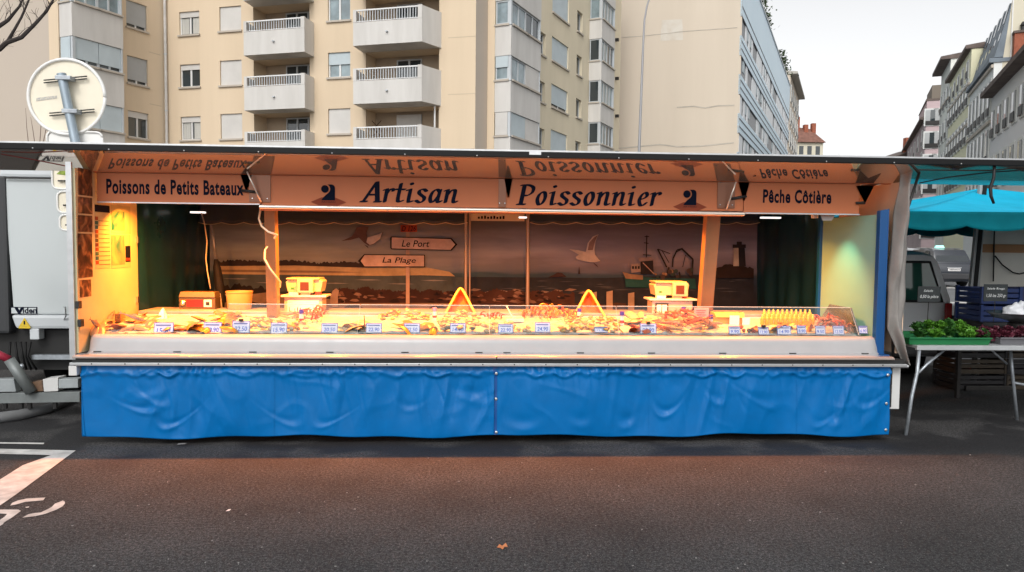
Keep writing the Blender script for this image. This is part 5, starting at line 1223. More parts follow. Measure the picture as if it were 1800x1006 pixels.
# estate cars out on the street
def car(loc, rz, m, label, taxi, group):
    t_ = thing('estate_car', label, 'car', loc, rz, group); hw = .9
    def sec(y, z0, zs, zt_, tw): return [(-hw*.95,y,z0),(hw*.95,y,z0),(hw,y,z0+.25),(hw,y,zs),(tw,y,zt_-.06),(tw*.85,y,zt_),(-tw*.85,y,zt_),(-tw,y,zt_-.06),(-hw,y,zs),(-hw,y,z0+.25)]
    loft('body', [sec(.0,.4,.85,.95,.82), sec(.06,.28,.95,1.05,.84), sec(.25,.24,.98,1.1,.84), sec(1.0,.22,.98,1.08,.84), sec(3.1,.22,.95,1.05,.84), sec(3.6,.22,.93,1.0,.82), sec(4.6,.3,.75,.82,.75)], m, t_, local=True)
    def cab(y, zt_, tw): return [(-.83,y,1.02),(.83,y,1.02),(tw,y,zt_-.05),(tw*.9,y,zt_),(-tw*.9,y,zt_),(-tw,y,zt_-.05)]
    loft('cabin', [cab(.12,1.06,.82), cab(.45,1.62,.68), cab(1.2,1.7,.69), cab(2.3,1.66,.67), cab(3.25,1.08,.78)], m, t_, local=True)
    G_ = mat('car_glass', (.02,.026,.03), .05, 0, None, None, .9)
    MB().poly([(-.72,.145,1.12),(.72,.145,1.12),(.58,.415,1.55),(-.58,.415,1.55)]).build('rear_window', G_, t_, local=True)
    for s in (-1,1):
        MB().poly([(s*.835,.5,1.1),(s*.835,2.9,1.1),(s*.70,2.3,1.58),(s*.70,.75,1.58)]).build('side_window', G_, t_, local=True)
        MB().box(s*.86-.2,-.015,.86,s*.86+.02 if s>0 else s*.86+.2,.06,1.0).build('tail_light', mat('tail_pale', (.55,.2,.2), .2), t_, local=True, bevel=.02)
        for yy in (.85,3.6): wheel_l = MB().lathe([(.18,-.11),(.31,-.11),(.34,-.07),(.34,.07),(.31,.11),(.18,.11)], (s*.8,yy,.34), 20, 'X').build('wheel', BLACK, t_, local=True, smooth='auto')
        MB().tube([(s*.6,.7,1.7),(s*.6,2.1,1.71)], .02, 6).build('roof_rail', ALU, t_, local=True)
    MB().box(-.26,-.012,.72,.26,-.001,.83).build('number_plate', PAPER, t_, local=True); [MB().box(-.2+.055*k_,-.0145,.745,-.165+.055*k_,-.0125,.805).build('plate_mark', INK, t_, local=True) for k_ in range(8)]
    MB().box(-.88,-.05,.36,.88,.1,.62).build('bumper', mat('bumper_dark', (.03,.03,.033), .5), t_, local=True, bevel=.04)
    MB().box(-.3,-.02,.85,.3,.0,.88).build('chrome_strip', ALU, t_, local=True)
    if taxi: MB().hexa([(-.2,1.2,1.71),(.2,1.2,1.71),(.2,1.4,1.71),(-.2,1.4,1.71),(-.15,1.24,1.83),(.15,1.24,1.83),(.15,1.36,1.83),(-.15,1.36,1.83)]).build('taxi_sign', mat('taxi_sign', (.35,.75,.68), .3, emit=((.4,.9,.8), .5)), t_, local=True, bevel=.02)
    return t_
CG_D = mat('car_dark_blue', (.012,.016,.025), .3, 0, None, None, .6, coat=.5); CG_S = mat('car_silver', (.2,.21,.22), .25, .4, None, None, .5, coat=.5)
g = pd(1677, 32.0); car((g.x, g.y, 0), -R(6), CG_D, 'dark blue estate taxi seen from behind in the gap above the van', True, 'cars on the street')
g = pd(1622, 36.0); car((g.x, g.y, 0), -R(24), CG_S, 'silver grey car partly hidden between the trailer and the taxi', False, 'cars on the street')
g = pd(1612, 46.0); car((g.x, g.y, 0), -R(24), CG_D, 'farther dark car behind the silver grey car', False, 'cars on the street')

# ------------------------------------------------------------------ white lorry, drawbar and road sign at the left
LY = 7.55
a = onY(-160, 578, LY); b = onY(140, 290, LY); al = onY(14, 578, LY)
t_ = thing('box_lorry', 'white refrigerated lorry box behind the left end of the trailer', 'lorry', (al.x+.7, LY+1.6, 0))
LW = mat('lorry_white', (.50,.54,.55), .35, 0, (1.6,.4,(.43,.46,.46),.35)); LWT = mat('lorry_white_trim', (.52,.55,.57), .35, 0, (2,.08))
zA = onY(60, 578, LY).z; zB = onY(60, 313, LY).z; zC = onY(60, 290, LY).z; zD = onY(60, 553, LY).z
xa, xb = onY(15, 450, LY).x, onY(15, 450, LY).x+1.36
MB().hexa([(xa+.03,LY,zD),(xb,LY,zD),(xb,LY+3.2,zD),(xa+.03,LY+3.2,zD),(xa-.03,LY,zB),(xb,LY,zB),(xb,LY+3.2,zB),(xa-.03,LY+3.2,zB)]).build('cargo_box', LW, t_, bevel=.02)
MB().hexa([(xa-.06,LY-.03,zB+.003),(xb,LY-.03,zB+.003),(xb,LY+3.2,zB+.003),(xa-.06,LY+3.2,zB+.003),(xa-.04,LY-.02,zC),(xb,LY-.02,zC),(xb,LY+3.2,zC),(xa-.04,LY+3.2,zC)]).build('roof_cap', LWT, t_, bevel=.03)
MB().hexa([(xa+.06,LY-.02,zA),(xb,LY-.02,zA),(xb,LY+3.2,zA),(xa+.06,LY+3.2,zA),(xa+.02,LY-.03,zD-.003),(xb,LY-.03,zD-.003),(xb,LY+3.2,zD-.003),(xa+.02,LY+3.2,zD-.003)]).build('lower_sill', LWT, t_, bevel=.03)
MB().tube([onY(112,540,LY-.03),onY(115,540,LY-.07),onY(116,556,LY-.07),onY(113,562,LY-.03)], .007, 6).build('door_handle', STEEL, t_)
MB().box(xa+.0,LY-.035,zB-.012,xb,LY-.021,zB+.0).build('rubber_seal', DARK, t_)
# maker plate
a_, b_ = onY(19,552.5,LY-.006), onY(65,540,LY-.006)
MB().box(a_.x,LY-.006,a_.z,b_.x,LY-.0005,b_.z).build('maker_plate', INK, t_)
MB().box(a_.x+.008,LY-.0085,a_.z+.008,b_.x-.008,LY-.0065,b_.z-.008).build('maker_plate_face', LW, t_)
q = onY(33,546,LY-.01); MB().poly([(q.x-.045,LY-.01,q.z+.034),(q.x-.01,LY-.01,q.z+.034),(q.x+.006,LY-.01,q.z),(q.x+.02,LY-.01,q.z+.034),(q.x+.05,LY-.01,q.z+.034),(q.x+.012,LY-.01,q.z-.038),(q.x-.004,LY-.01,q.z-.038)]).build('maker_emblem', INK, t_)
q = onY(40,550,LY-.01); text_mesh('maker_lettering', 'iden', q.x, q.z-.005, .135, .058, INK, t_, LY-.01, off=.03)
q = onY(43,574,LY-.035); MB().prism([(q.x-.05,LY-.034,q.z+.005),(q.x+.05,LY-.034,q.z+.005),(q.x,LY-.034,q.z+.085)], (0,.003,0)).build('warning_triangle', mat('warning_yellow', (.6,.42,.02), .5), t_)
MB().box(q.x-.055,LY-.0365,q.z-.02,q.x+.055,LY-.033,q.z+.003).build('warning_text_plate', mat('warning_yellow', (.6,.42,.02)), t_); MB().box(q.x-.006,LY-.0375,q.z+.02,q.x+.006,LY-.0345,q.z+.055).build('warning_mark', INK, t_)
MB().box(xa-.9,LY-.02,zA-.05,xa+.0,LY+3.2,zC-.1).build('lorry_cab_back', mat('cab_dark', (.03,.032,.035), .5), t_, bevel=.03)
MB().box(xa-.9,LY+.1,.35,xb,LY+3.2,zA-.02).build('chassis', CHASSIS, t_)
q = onY(65,588,LY); MB().box(q.x-.06,LY-.02,q.z-.05,q.x+.03,LY+.08,q.z+.06).build('marker_lamp', LWT, t_, bevel=.01)
MB().box(xa+.2,LY-.01,onY(60,632,LY).z,xb,LY+.06,onY(60,624,LY).z).build('under_run_bar', GALV, t_)
for i in range(5):
    q = onY(22+i*9, 625, LY); MB().tube([(q.x,LY-.03,q.z+.14),(q.x+.03*math.sin(i),LY-.05,q.z),(q.x+.05,LY-.03,q.z-.14)], .011, 7).build('air_hose', BLACK, t_, smooth=True)
q = onY(38,644,LY-.05); MB().ball(q, .025, .02, .025).build('coupling_head', GALV, t_, smooth=True)
for yy in (.75,2.6):
    for xx in (xa+.2, xb-.2): wheel_at(xx, LY+yy, .42, .24, t_)
# trailer drawbar
dY = 7.0; t_ = thing('drawbar', 'grey steel tow bar of the trailer with a strut and white box at the left', 'tow bar', (onY(60,700,dY).x, dY, 0))
DB = mat('drawbar_grey', (.2,.22,.22), .5, .3, (5,.35)); 
def dbar(pts, th, d_, m, name, bev=.004):
    P = [onY(x, y, dY) for x, y in pts]; return MB().hexa([P[3],P[2],P[2]+Vector((0,d_,0)),P[3]+Vector((0,d_,0)),P[0],P[1],P[1]+Vector((0,d_,0)),P[0]+Vector((0,d_,0))]).build(name, m, t_, bevel=bev)
dbar([(-120,694),(140,689),(140,707),(-120,712)],0,.1,DB,'main_beam')
dbar([(-120,670),(24,666),(28,689),(-120,692)],0,.08,mat('drawbar_light', (.34,.37,.38), .5, .2, (5,.3)),'upper_beam')
dbar([(75,667),(102,664),(102,688),(77,689)],0,.14,WHITE,'junction_box')
dbar([(103,667),(137,666),(137,682),(103,683)],0,.1,mat('drawbar_light', (.34,.37,.38)),'upper_beam')
dbar([(55,672),(74,670),(76,688),(56,689)],0,.1,mat('rust_brown', (.16,.09,.05), .7, 0, (12,.5)),'rusty_bracket')
MB().tube([onY(16,632,dY-.06), onY(56,690,dY-.02)], [.045,.05], 10).build('jack_strut', DB, t_, smooth=True)
MB().tube([onY(-20,615,dY-.08), onY(16,632,dY-.06)], .035, 10).build('red_grip', mat('grip_red', (.3,.015,.04), .5), t_, smooth=True)
for px in (6,34,49,94): q = onY(px, 712, dY); MB().tube([(q.x,dY+.03,q.z+.02),(q.x,dY+.03,q.z-.04)], .02, 8).build('coupling_pin', CHASSIS, t_)
HOSE = mat('hose_grey', (.17,.175,.18), .6, 0, (6,.3))
pts = [onG(-120,752),onG(-40,748),onG(30,739),(onG(80,728)),onG(112,716),onG(132,706)]
for p in pts: p.z += .045
tag(MB().tube(pts, [.05,.05,.05,.045,.04,.03], 12).build('rubber_hose', HOSE, None, smooth=True), 'thick grey hose curving on the asphalt under the drawbar', 'hose')
# road sign seen from behind
sY = 7.32
t_ = thing('road_sign', 'round road sign seen from its pale back on a leaning grey pole', 'road sign', (onY(160,500,sY).x, sY, 0))
c = onY(118,171,sY); SB = mat('sign_back', (.80,.74,.60), .45, 0, (3,.12)); RIM = mat('sign_rim', (.74,.74,.72), .35)
rad = 62.5/1300*sY
MB().lathe([(0.001,.0),(rad-.015,.0),(rad-.015,.004),(.001,.004)], c, 48, 'Y').build('sign_disc', SB, t_, smooth='auto')
MB().tube([c+Vector((rad*math.cos(R(a)),-.008,rad*math.sin(R(a)))) for a in range(0,361,8)], .016, 8).build('sign_rim', RIM, t_, smooth=True)
pa, pb = onY(108,130,sY-.07), onY(133,252,sY-.07); dv = (pb-pa)/(pa.z-pb.z)
MB().tube([pa, pa+dv*(pa.z-.0)], .042, 14).build('sign_pole', mat('pole_blue_grey', (.33,.4,.46), .4, .5, (5,.2)), t_, smooth='auto')
for (y_, x0, x1, dy) in ((140,77,153,-7),(198,87,166,-7)):
    a_, b_ = onY(x0,y_+3.5,sY-.03), onY(x1,y_-3.5,sY-.03)
    for dz in (-.012,.012): MB().tube([a_+Vector((0,0,dz)), b_+Vector((0,0,dz))], .006, 6).build('sign_bracket', DARK, t_)
    MB().box((a_.x+b_.x)/2-.05,sY-.12,(a_.z+b_.z)/2-.02,(a_.x+b_.x)/2+.09,sY-.02,(a_.z+b_.z)/2+.02).build('pole_clamp', GALV, t_, bevel=.006)
a_, b_ = onY(64,178,sY-.002), onY(100,170,sY-.002); MB().hexa([(a_.x,sY-.003,a_.z),(b_.x,sY-.003,a_.z+.03),(b_.x,sY-.001,a_.z+.03),(a_.x,sY-.001,a_.z),(a_.x,sY-.003,a_.z+.03),(b_.x,sY-.003,a_.z+.055),(b_.x,sY-.001,a_.z+.055),(a_.x,sY-.001,a_.z+.03)]).build('maker_stamp', mat('stamp_grey', (.3,.3,.33), .6, 0, (90,.8,(.7,.65,.5))), t_)
def splate(x0, x1, y0, y1, m, label=None):
    a_, b_ = onY(x0,y1,sY), onY(x1,y0,sY); w, h = b_.x-a_.x, b_.z-a_.z; r_ = min(.05, h*.3)
    pts = []
    for (cx, cz, s0) in ((w-r_,h-r_,0),(r_,h-r_,90),(r_,r_,180),(w-r_,r_,270)):
        for k_ in range(0,91,30): pts.append((a_.x+cx+r_*math.cos(R(s0+k_)), sY, a_.z+cz+r_*math.sin(R(s0+k_))))
    o = MB().prism(pts, (0,.004,0)).build('sign_plate', m, t_)
    MB().tube([Vector(p)+Vector((0,-.006,0)) for p in pts+[pts[0]]], .010, 6).build('plate_rim', RIM, o, smooth=True)
    MB().tube([(a_.x+.06,sY-.02,a_.z+h*.35),(b_.x-.06,sY-.02,a_.z+h*.38)], .008, 6).build('plate_bracket', DARK, o)
splate(84,180,233,276,RIM); splate(93,180,294,332,SB); splate(102,185,338,374,SB); splate(106,185,379,405,SB)
a_ = onY(109,299,sY); MB().prism([(a_.x-.05,sY-.004,a_.z-.04),(a_.x,sY-.004,a_.z+.01),(a_.x+.05,sY-.004,a_.z+.0),(a_.x+.04,sY-.004,a_.z-.05)], (0,.002,0)).build('sticker', mat('sticker_green', (.3,.4,.05), .6, 0, (20,.6)), t_)
# litter
rg = random.Random(8); mb = MB()
for i in range(110):
    p = onG(rg.uniform(20,1780), rg.uniform(800,1000), .001); s = rg.uniform(.002,.006)
    q = [p+Vector((s*rg.uniform(.6,1.4)*math.cos(k_*1.57+rg.random()), s*rg.uniform(.6,1.4)*math.sin(k_*1.57+rg.random()), 0)) for k_ in range(4)]
    mb.prism(q, (0,0,s*.7))
o = mb.build('grit', mat('grit_pale', (.34,.33,.32), .8, 0, (30,.5)), None); o['kind'] = 'stuff'; o['label'] = 'small pale chips of grit scattered over the asphalt'
p = onG(883, 963, .004)
tag(MB().poly([p+Vector(q) for q in ((-.03,0,.002),(-.015,.02,.012),(.0,.012,.006),(.02,.028,.016),(.03,.0,.005),(.012,-.012,.01),(.0,-.03,.003),(-.012,-.014,.006))]).build('dead_leaf', mat('leaf_orange', (.45,.17,.07), .6), None), 'small orange dead leaf lying on the asphalt in the foreground', 'leaf')
p = onG(401, 898, .004)
tag(MB().poly([p+Vector(q) for q in ((-.012,-.01,.001),(.012,-.012,.004),(.016,.008,.008),(-.004,.016,.003))]).build('paper_scrap', PAPER, None), 'tiny white paper scrap on the asphalt left of centre', 'litter')
p = onG(319, 781, .004); tag(MB().poly([p+Vector(q) for q in ((-.03,-.02,.001),(.03,-.02,.004),(.04,.02,.004),(-.03,.02,.003))]).build('plastic_scrap', mat('scrap_grey', (.25,.25,.26), .2), None), 'flattened grey plastic scrap under the left skirt', 'litter')
# ------------------------------------------------------------------ printed sea mural at the back of the stall
MY = 8.74
M_ = thing('mural_backdrop', 'wide printed seaside mural with gulls, road signs and a trawler at the back of the stall', 'mural', (.3, MY, 0))
def mural_mat():
    m = bpy.data.materials.new('mural_print'); m.use_nodes = True; t = m.node_tree; b = t.nodes['Principled BSDF']; N = t.nodes.new; L = t.links.new
    b.inputs['Roughness'].default_value = .75; b.inputs['Specular IOR Level'].default_value = .15
    tc = N('ShaderNodeTexCoord'); se = N('ShaderNodeSeparateXYZ'); L(tc.outputs['Object'], se.inputs[0])
    mp = N('ShaderNodeMapping'); mp.inputs['Scale'].default_value = (.5,1,3.2); L(tc.outputs['Object'], mp.inputs[0])
    n = N('ShaderNodeTexNoise'); n.inputs['Scale'].default_value = 2.4; n.inputs['Detail'].default_value = 7; n.inputs['Roughness'].default_value = .6; L(mp.outputs[0], n.inputs['Vector'])
    cr = N('ShaderNodeValToRGB'); cr.color_ramp.elements[0].position = 0; cr.color_ramp.elements[1].position = 1
    mr = N('ShaderNodeMapRange'); mr.inputs[1].default_value = .9; mr.inputs[2].default_value = 2.0; L(se.outputs['Z'], mr.inputs[0])
    ad = N('ShaderNodeMath'); ad.operation = 'MULTIPLY_ADD'; ad.inputs[1].default_value = .10; L(n.outputs['Fac'], ad.inputs[0]); 
    sb = N('ShaderNodeMath'); sb.operation = 'SUBTRACT'; sb.inputs[1].default_value = .05; L(mr.outputs[0], sb.inputs[0]); L(sb.outputs[0], ad.inputs[2])
    L(ad.outputs[0], cr.inputs[0])
    cr.color_ramp.elements[0].color = (.02,.022,.026,1); cr.color_ramp.elements[1].color = (.12,.13,.14,1)
    for p, c in ((.27,(0.022,0.038,0.056)),(.375,(0.045,0.085,0.120)),(.405,(0.126,0.152,0.201)),(.5,(0.224,0.223,0.262)),(.62,(0.307,0.305,0.333)),(.75,(0.266,0.270,0.309)),(.88,(0.168,0.176,0.215))):
        e = cr.color_ramp.elements.new(p); e.color = (*c,1)
    # lighter clouds
    n2 = N('ShaderNodeTexNoise'); n2.inputs['Scale'].default_value = 1.7; n2.inputs['Detail'].default_value = 8; L(mp.outputs[0], n2.inputs['Vector'])
    c2 = N('ShaderNodeMapRange'); c2.inputs[1].default_value = .45; c2.inputs[2].default_value = .75; c2.inputs[3].default_value = .85; c2.inputs[4].default_value = 1.35; L(n2.outputs['Fac'], c2.inputs[0])
    mx = N('ShaderNodeMix'); mx.data_type = 'RGBA'; mx.blend_type = 'MULTIPLY'; mx.inputs['Factor'].default_value = 1; L(cr.outputs[0], mx.inputs['A']); L(c2.outputs[0], mx.inputs['B'])
    # warmer left half
    mrx = N('ShaderNodeMapRange'); mrx.inputs[1].default_value = -2.6; mrx.inputs[2].default_value = 1.2; L(se.outputs['X'], mrx.inputs[0])
    mx2 = N('ShaderNodeMix'); mx2.data_type = 'RGBA'; mx2.blend_type = 'MULTIPLY'; mx2.inputs['Factor'].default_value = 1; L(mx.outputs['Result'], mx2.inputs['A'])
    c3 = N('ShaderNodeValToRGB'); c3.color_ramp.elements[0].color = (1.0,1.12,.95,1); c3.color_ramp.elements[1].color = (.85,.82,.95,1); L(mrx.outputs[0], c3.inputs[0]); L(c3.outputs[0], mx2.inputs['B'])
    L(mx2.outputs['Result'], b.inputs['Base Color']); return m
A = onY(368, 372, MY); B = onY(1332, 560, MY)
MB().grid(lambda u, v: (A.x+(B.x-A.x)*u, MY+.006*math.sin(u*31)*math.sin(v*3), .78+(2.12-.78)*v), 60, 6).build('printed_sheet', mural_mat(), M_, smooth=True)
layer = [0]
def pr(name, pts, col, lift=None, mname=None, rough=.5):
    layer[0] += 1; y = MY-.012-.0002*layer[0] if lift is None else MY-lift
    col = (min(.8,col[0]*1.15), min(.8,col[1]*1.25), min(.75,col[2]*1.5)); m = mat(mname or 'print_%s_%02x%02x%02x' % (name, *[int(c*255) for c in col]), col, .75, 0, (7,.35), None, .15)
    return MB().poly([onY(x, yy, y) for x, yy in pts]).build(name, m, M_)
def jag(px0, px1, base, top, amp, n, seed, close):
    rnd = random.Random(seed); pts = [(px0, close)]
    for i in range(n+1):
        x = px0+(px1-px0)*i/n; t_ = top(i/n) if callable(top) else top
        pts.append((x, t_ - amp*rnd.random()))
    return pts+[(px1, close)]
pr('printed_dunes', jag(376,640,0,lambda u: 463+u*3+6*max(0,u-.7)-4*abs(math.sin(u*9)),4,110,3,470), (.03,.022,.02))
pr('printed_beach', [(376,468),(520,467),(640,471),(748,470),(790,478),(800,486),(740,484),(640,486),(520,484),(376,482)], (.34,.25,.13))
pr('printed_beach', [(376,474),(560,476),(640,479),(560,480),(376,478)], (.16,.11,.07))
pr('printed_water', [(376,482),(560,484),(760,486),(819,488),(819,515),(376,512)], (.05,.065,.065))
for i in range(7):
    x = 390+i*58; y = 490+(i*7 % 13); pr('printed_foam', [(x,y),(x+26,y-1),(x+50,y+.6),(x+24,y+1.4)], (.16,.16,.15))
pr('printed_rocks', jag(380,470,0,lambda u: 505+14*abs(u-.5),9,22,5,545), (.012,.010,.010))
pr('printed_sand', [(420,520),(470,514),(600,528),(700,532),(819,534),(819,560),(376,560),(380,540)], (.17,.12,.08))
pr('printed_rocks', jag(585,819,0,lambda u: 511+6*u-10*max(0,u-.75)-6*abs(math.sin(u*19))*abs(math.sin(u*7)),4,120,8,533), (.03,.014,.012))
for (x, y, w, h) in ((440,552,40,20),(622,552,26,15),(770,549,20,12),(470,552,30,18),(1110,552,60,8)):
    pr('printed_boulder', [(x+w*math.cos(R(a)), y-h*math.sin(R(a))*(1+.12*math.sin(a))) for a in range(0,181,18)], (.035,.02,.015))
pr('printed_sea', [(819,487),(1060,489),(1325,480),(1325,560),(819,560)], (.018,.022,.028))
for i in range(26):
    rnd = random.Random(i); x = 830+rnd.random()*470; y = 492+rnd.random()*22; w = 12+rnd.random()*26
    pr('printed_wave', [(x,y),(x+w*.5,y-1.2),(x+w,y),(x+w*.5,y+.8)], (.05,.055,.06))
for i in range(9):
    x = 824+i*24; y = 509+(i*5 % 7); pr('printed_foam', [(x,y+2),(x+9,y-2),(x+22,y),(x+13,y+3)], (.17,.12,.09))
pr('printed_rocks', jag(819,1010,0,lambda u: 514+8*abs(u-.4)-5*abs(math.sin(u*17))*abs(math.sin(u*6)),3.5,100,12,534), (.045,.02,.014))
rk = random.Random(77)
for i in range(85):
    x = rk.uniform(592,1000); y = rk.uniform(514,531); w = rk.uniform(2,9); h = rk.uniform(1,3.2); k_ = rk.random()
    pr('printed_stone', [(x-w,y+h*.3),(x-w*.4,y-h),(x+w*.5,y-h*rk.uniform(.4,1)),(x+w,y+h*.5),(x+w*.2,y+h)], ((.10,.05,.035),(.012,.008,.008),(.16,.10,.075))[i % 3])
pr('printed_sand', jag(819,1100,0,536,4,40,13,560), (.05,.026,.016))
pr('printed_islet', [(963,488),(972,484),(980,479),(988,480),(996,487)], (.035,.02,.02))
pr('printed_sail', [(1016,482),(1018,468),(1020,482)], (.03,.02,.02))
# gulls
GULL = (.5,.42,.33); GD = (.12,.07,.055)
pr('printed_gull', [(627,400),(640,398),(648,399),(644,410),(646,418),(650,422),(660,419),(668,411),(674,408),(668,420),(658,429),(648,432),(640,427),(631,418),(616,422),(600,424),(618,416),(624,408)], GD)
pr('printed_gull_breast', [(646,418),(652,416),(662,413),(672,409),(668,420),(658,428),(650,431),(644,426)], GULL)
pr('printed_gull_foot', [(640,430),(648,437),(646,433)], (.02,.015,.015))
pr('printed_gull', [(1000,438),(1016,440),(1030,443),(1033,428),(1042,416),(1052,412),(1047,424),(1045,440),(1046,448),(1055,459),(1046,461),(1036,461),(1026,459),(1014,456),(1012,452),(1018,448)], (.5,.42,.34))
pr('printed_gull_wing', [(1033,440),(1036,426),(1044,418),(1051,413),(1046,424),(1042,440)], (.24,.15,.12))
pr('printed_gull_foot', [(1042,461),(1049,466),(1052,471),(1046,466)], (.05,.03,.03))
pr('printed_gull', [(581,520),(585,511),(591,507),(596,511),(594,520),(594,540),(584,540),(580,532)], (.26,.19,.15))
# road sign
pr('printed_sign_pole', [(713.5,398),(720,398),(720,552),(713.5,552)], (.36,.25,.18))
pr('printed_sign_plate', [(704,396),(733,396),(733,408),(704,408)], (.30,.05,.02))
SP = (.48,.34,.26)
def arrow(pts, inner): pr('printed_sign_border', pts, (.015,.012,.012)); pr('printed_sign_plate', inner, SP)
arrow([(688,416),(794,419),(804,430),(794,441),(688,438.5),(686,436),(686,418)], [(688.5,417.5),(792,420.5),(800,430),(792,439.5),(688.5,437)])
arrow([(640,447),(747,448),(747,470),(640,470),(629,459)], [(641,448.5),(745.5,449.5),(745.5,468.5),(641,468.5),(634,459)])
def mtext(s, px0, py0, px1, py1, m=INK):
    layer[0] += 1; y = MY-.0125-.0002*layer[0]; a = onY(px0, py1, y); b = onY(px1, py0, y)
    text_mesh('printed_lettering', s, a.x, a.z, b.x-a.x, b.z-a.z, m, M_, y, shear=.22, off=.01)
mtext('Le Port', 706, 423, 755, 434); mtext('La Plage', 672, 453, 731, 465); mtext('D 126', 706, 397.5, 731, 406.5)
# trawler
pr('printed_boat_hull', [(1095,478),(1108,484),(1150,489),(1222,490),(1224,508),(1100,505),(1099,494)], (.012,.06,.055))
pr('printed_boat_bow', [(1094,478),(1108,482),(1130,484),(1130,492),(1100,490)], (.2,.13,.08))
pr('printed_wheelhouse', [(1109,465),(1125,463),(1127,478),(1110,480)], (.26,.2,.17))
for i in range(3): pr('printed_boat_window', [(1111+i*5,468),(1114.5+i*5,468),(1114.5+i*5,473),(1111+i*5,473)], (.02,.02,.02))
pr('printed_cabin', [(1126,458),(1148,456),(1149,482),(1126,482)], (.018,.016,.018))
def ln(x0, y0, x1, y1, w=.7, col=(.02,.018,.018)):
    d = Vector((x1-x0, y1-y0)); n = Vector((-d.y, d.x)).normalized()*w
    pr('printed_rigging', [(x0+n.x,y0+n.y),(x1+n.x,y1+n.y),(x1-n.x,y1-n.y),(x0-n.x,y0-n.y)], col)
for q in ((1137,414,1136,456,.9),(1133,416,1141,416),(1130,448,1145,449),(1132,427,1140,428),(1156,438,1172,470,1.4),(1156,438,1178,446),(1164,441,1176,462),(1199,438,1218,456,1.6),(1190,440,1200,437,1.3),(1183,455,1190,440,1.3),(1183,455,1182,470,1.3),(1218,456,1216,490,1.5),(1150,482,1130,462,.8,(.3,.22,.18)),(1176,470,1170,490,1.6),(1194,478,1196,490,1.4),(1199,438,1188,444),(1205,448,1200,470)): ln(*q)
for i in range(16):
    rnd = random.Random(50+i); x = 1150+rnd.random()*66; y = 474+rnd.random()*14; r_ = 2+rnd.random()*2.6
    pr('printed_deck_gear', [(x+r_*math.cos(R(a)), y+r_*math.sin(R(a))) for a in range(0,360,45)], ((.05,.035,.03),(.2,.12,.07),(.03,.05,.045))[i % 3])
pr('printed_deckhouse_top', [(1122,454),(1145,452),(1148,458),(1124,460)], (.22,.17,.16))
for x in (1038,1066,1104): pr('printed_bollard', [(x,546),(x,512+(x % 5)),(x+11,510+(x % 5)),(x+11,546)], (.33,.24,.16))
# lighthouse on its rock
pr('printed_headland', jag(1255,1325,0,lambda u: 476-10*math.sin(math.pi*u),4,20,21,489), (.022,.015,.013))
pr('printed_lighthouse', [(1290,434),(1298,434),(1299,468),(1289,468)], (.42,.37,.28))
pr('printed_lighthouse_shade', [(1298,434),(1309,434),(1311,468),(1299,468)], (.02,.018,.02))
pr('printed_lighthouse_top', [(1288,430),(1311,430),(1311,436),(1288,436)], (.03,.022,.022))
pr('printed_lighthouse_top', [(1295,425),(1304,425),(1304,430),(1295,430)], (.03,.022,.022))

# ------------------------------------------------------------------ ice, seafood and the things on the counter
ICE = mat('crushed_ice', (.42,.43,.41), .35, 0, (40,.1), (90,.6,.01))
mb = MB().grid(lambda u, v: (-3.1+6.48*u, 6.295+.76*v, .887+.078*v + .012*noise.noise((u*60, v*8, 1)) + .008*noise.noise((u*190, v*26, 4)) + .006), 260, 28)
o = mb.build('crushed_ice', ICE, None, smooth=True); o['kind'] = 'stuff'; o['label'] = 'bed of crushed ice along the counter under the seafood'

def fish_mesh(L_, H, Wd):
    m = MB(); pr_ = [(0,.05),(.06,.35),(.18,.8),(.35,1),(.55,.86),(.75,.45),(.88,.18),(.93,.16)]
    n = 8; rings = []
    for t, s in pr_:
        i = len(m.v); rings.append(i)
        for j in range(n): a = 2*math.pi*j/n; m.v.append(Vector((t*L_, Wd*s*math.cos(a), H*s*math.sin(a)+H)))
    for q in range(len(rings)-1):
        for j in range(n): k_ = (j+1) % n; m.f.append([rings[q]+j, rings[q]+k_, rings[q+1]+k_, rings[q+1]+j])
    m.f.append([rings[0]+j for j in range(n)])
    m.poly([(.92*L_,0,H),(L_*1.03,0,H*2.0),(L_*.99,0,H),(L_*1.03,0,H*.1)])
    m.poly([(.3*L_,0,H*1.95),(.45*L_,0,H*2.5),(.62*L_,0,H*1.8)])
    return m.mesh('fish', smooth='auto')
def fillet_mesh(L_, Wd, th, seed):
    rnd = random.Random(seed); n = 9
    def fn(u, v):
        w = Wd*(.25+.75*math.sin(math.pi*min(.98, .12+.8*u))**.6); a = (v-.5)*2
        return (L_*(u-.5)+.004*rnd.random(), a*w*.5, th*(1-a*a)*(.4+.6*math.sin(math.pi*u))+.003*rnd.random()+.012*math.sin(3*u+seed))
    return MB().grid(fn, n, 6).mesh('fillet', smooth=True)
def prawn_mesh():
    m = MB(); pts = []; rs = []
    for i in range(9):
        a = -.4+2.6*i/8; pts.append((.024*math.cos(a), 0, .02+.024*math.sin(a))); rs.append(.0085*(1-.75*i/8))
    m.tube(pts, rs, 7); m.tube([pts[0],(.045,.004,.0),(.06,.01,-.006)], .0012, 4); m.tube([pts[0],(.047,-.004,.004),(.065,-.012,.002)], .0012, 4)
    m.poly([pts[-1], (pts[-1][0]-.012, .008, pts[-1][2]-.004), (pts[-1][0]-.012, -.008, pts[-1][2]-.004)])
    return m.mesh('prawn', smooth='auto')
def shell_mesh(seed, flat=.5):
    def fn(u, v):
        a = 2*math.pi*u; r_ = (1+.12*math.cos(7*a)+.15*noise.noise((math.cos(a)*1.5, math.sin(a)*1.5, seed)))*math.sin(math.pi*v)
        return (.03*r_*math.cos(a)*1.15, .03*r_*math.sin(a), -.03*flat*math.cos(math.pi*v)*(1+.2*noise.noise((a, v*3, seed))))
    return MB().grid(fn, 14, 7).mesh('shell', smooth=True)
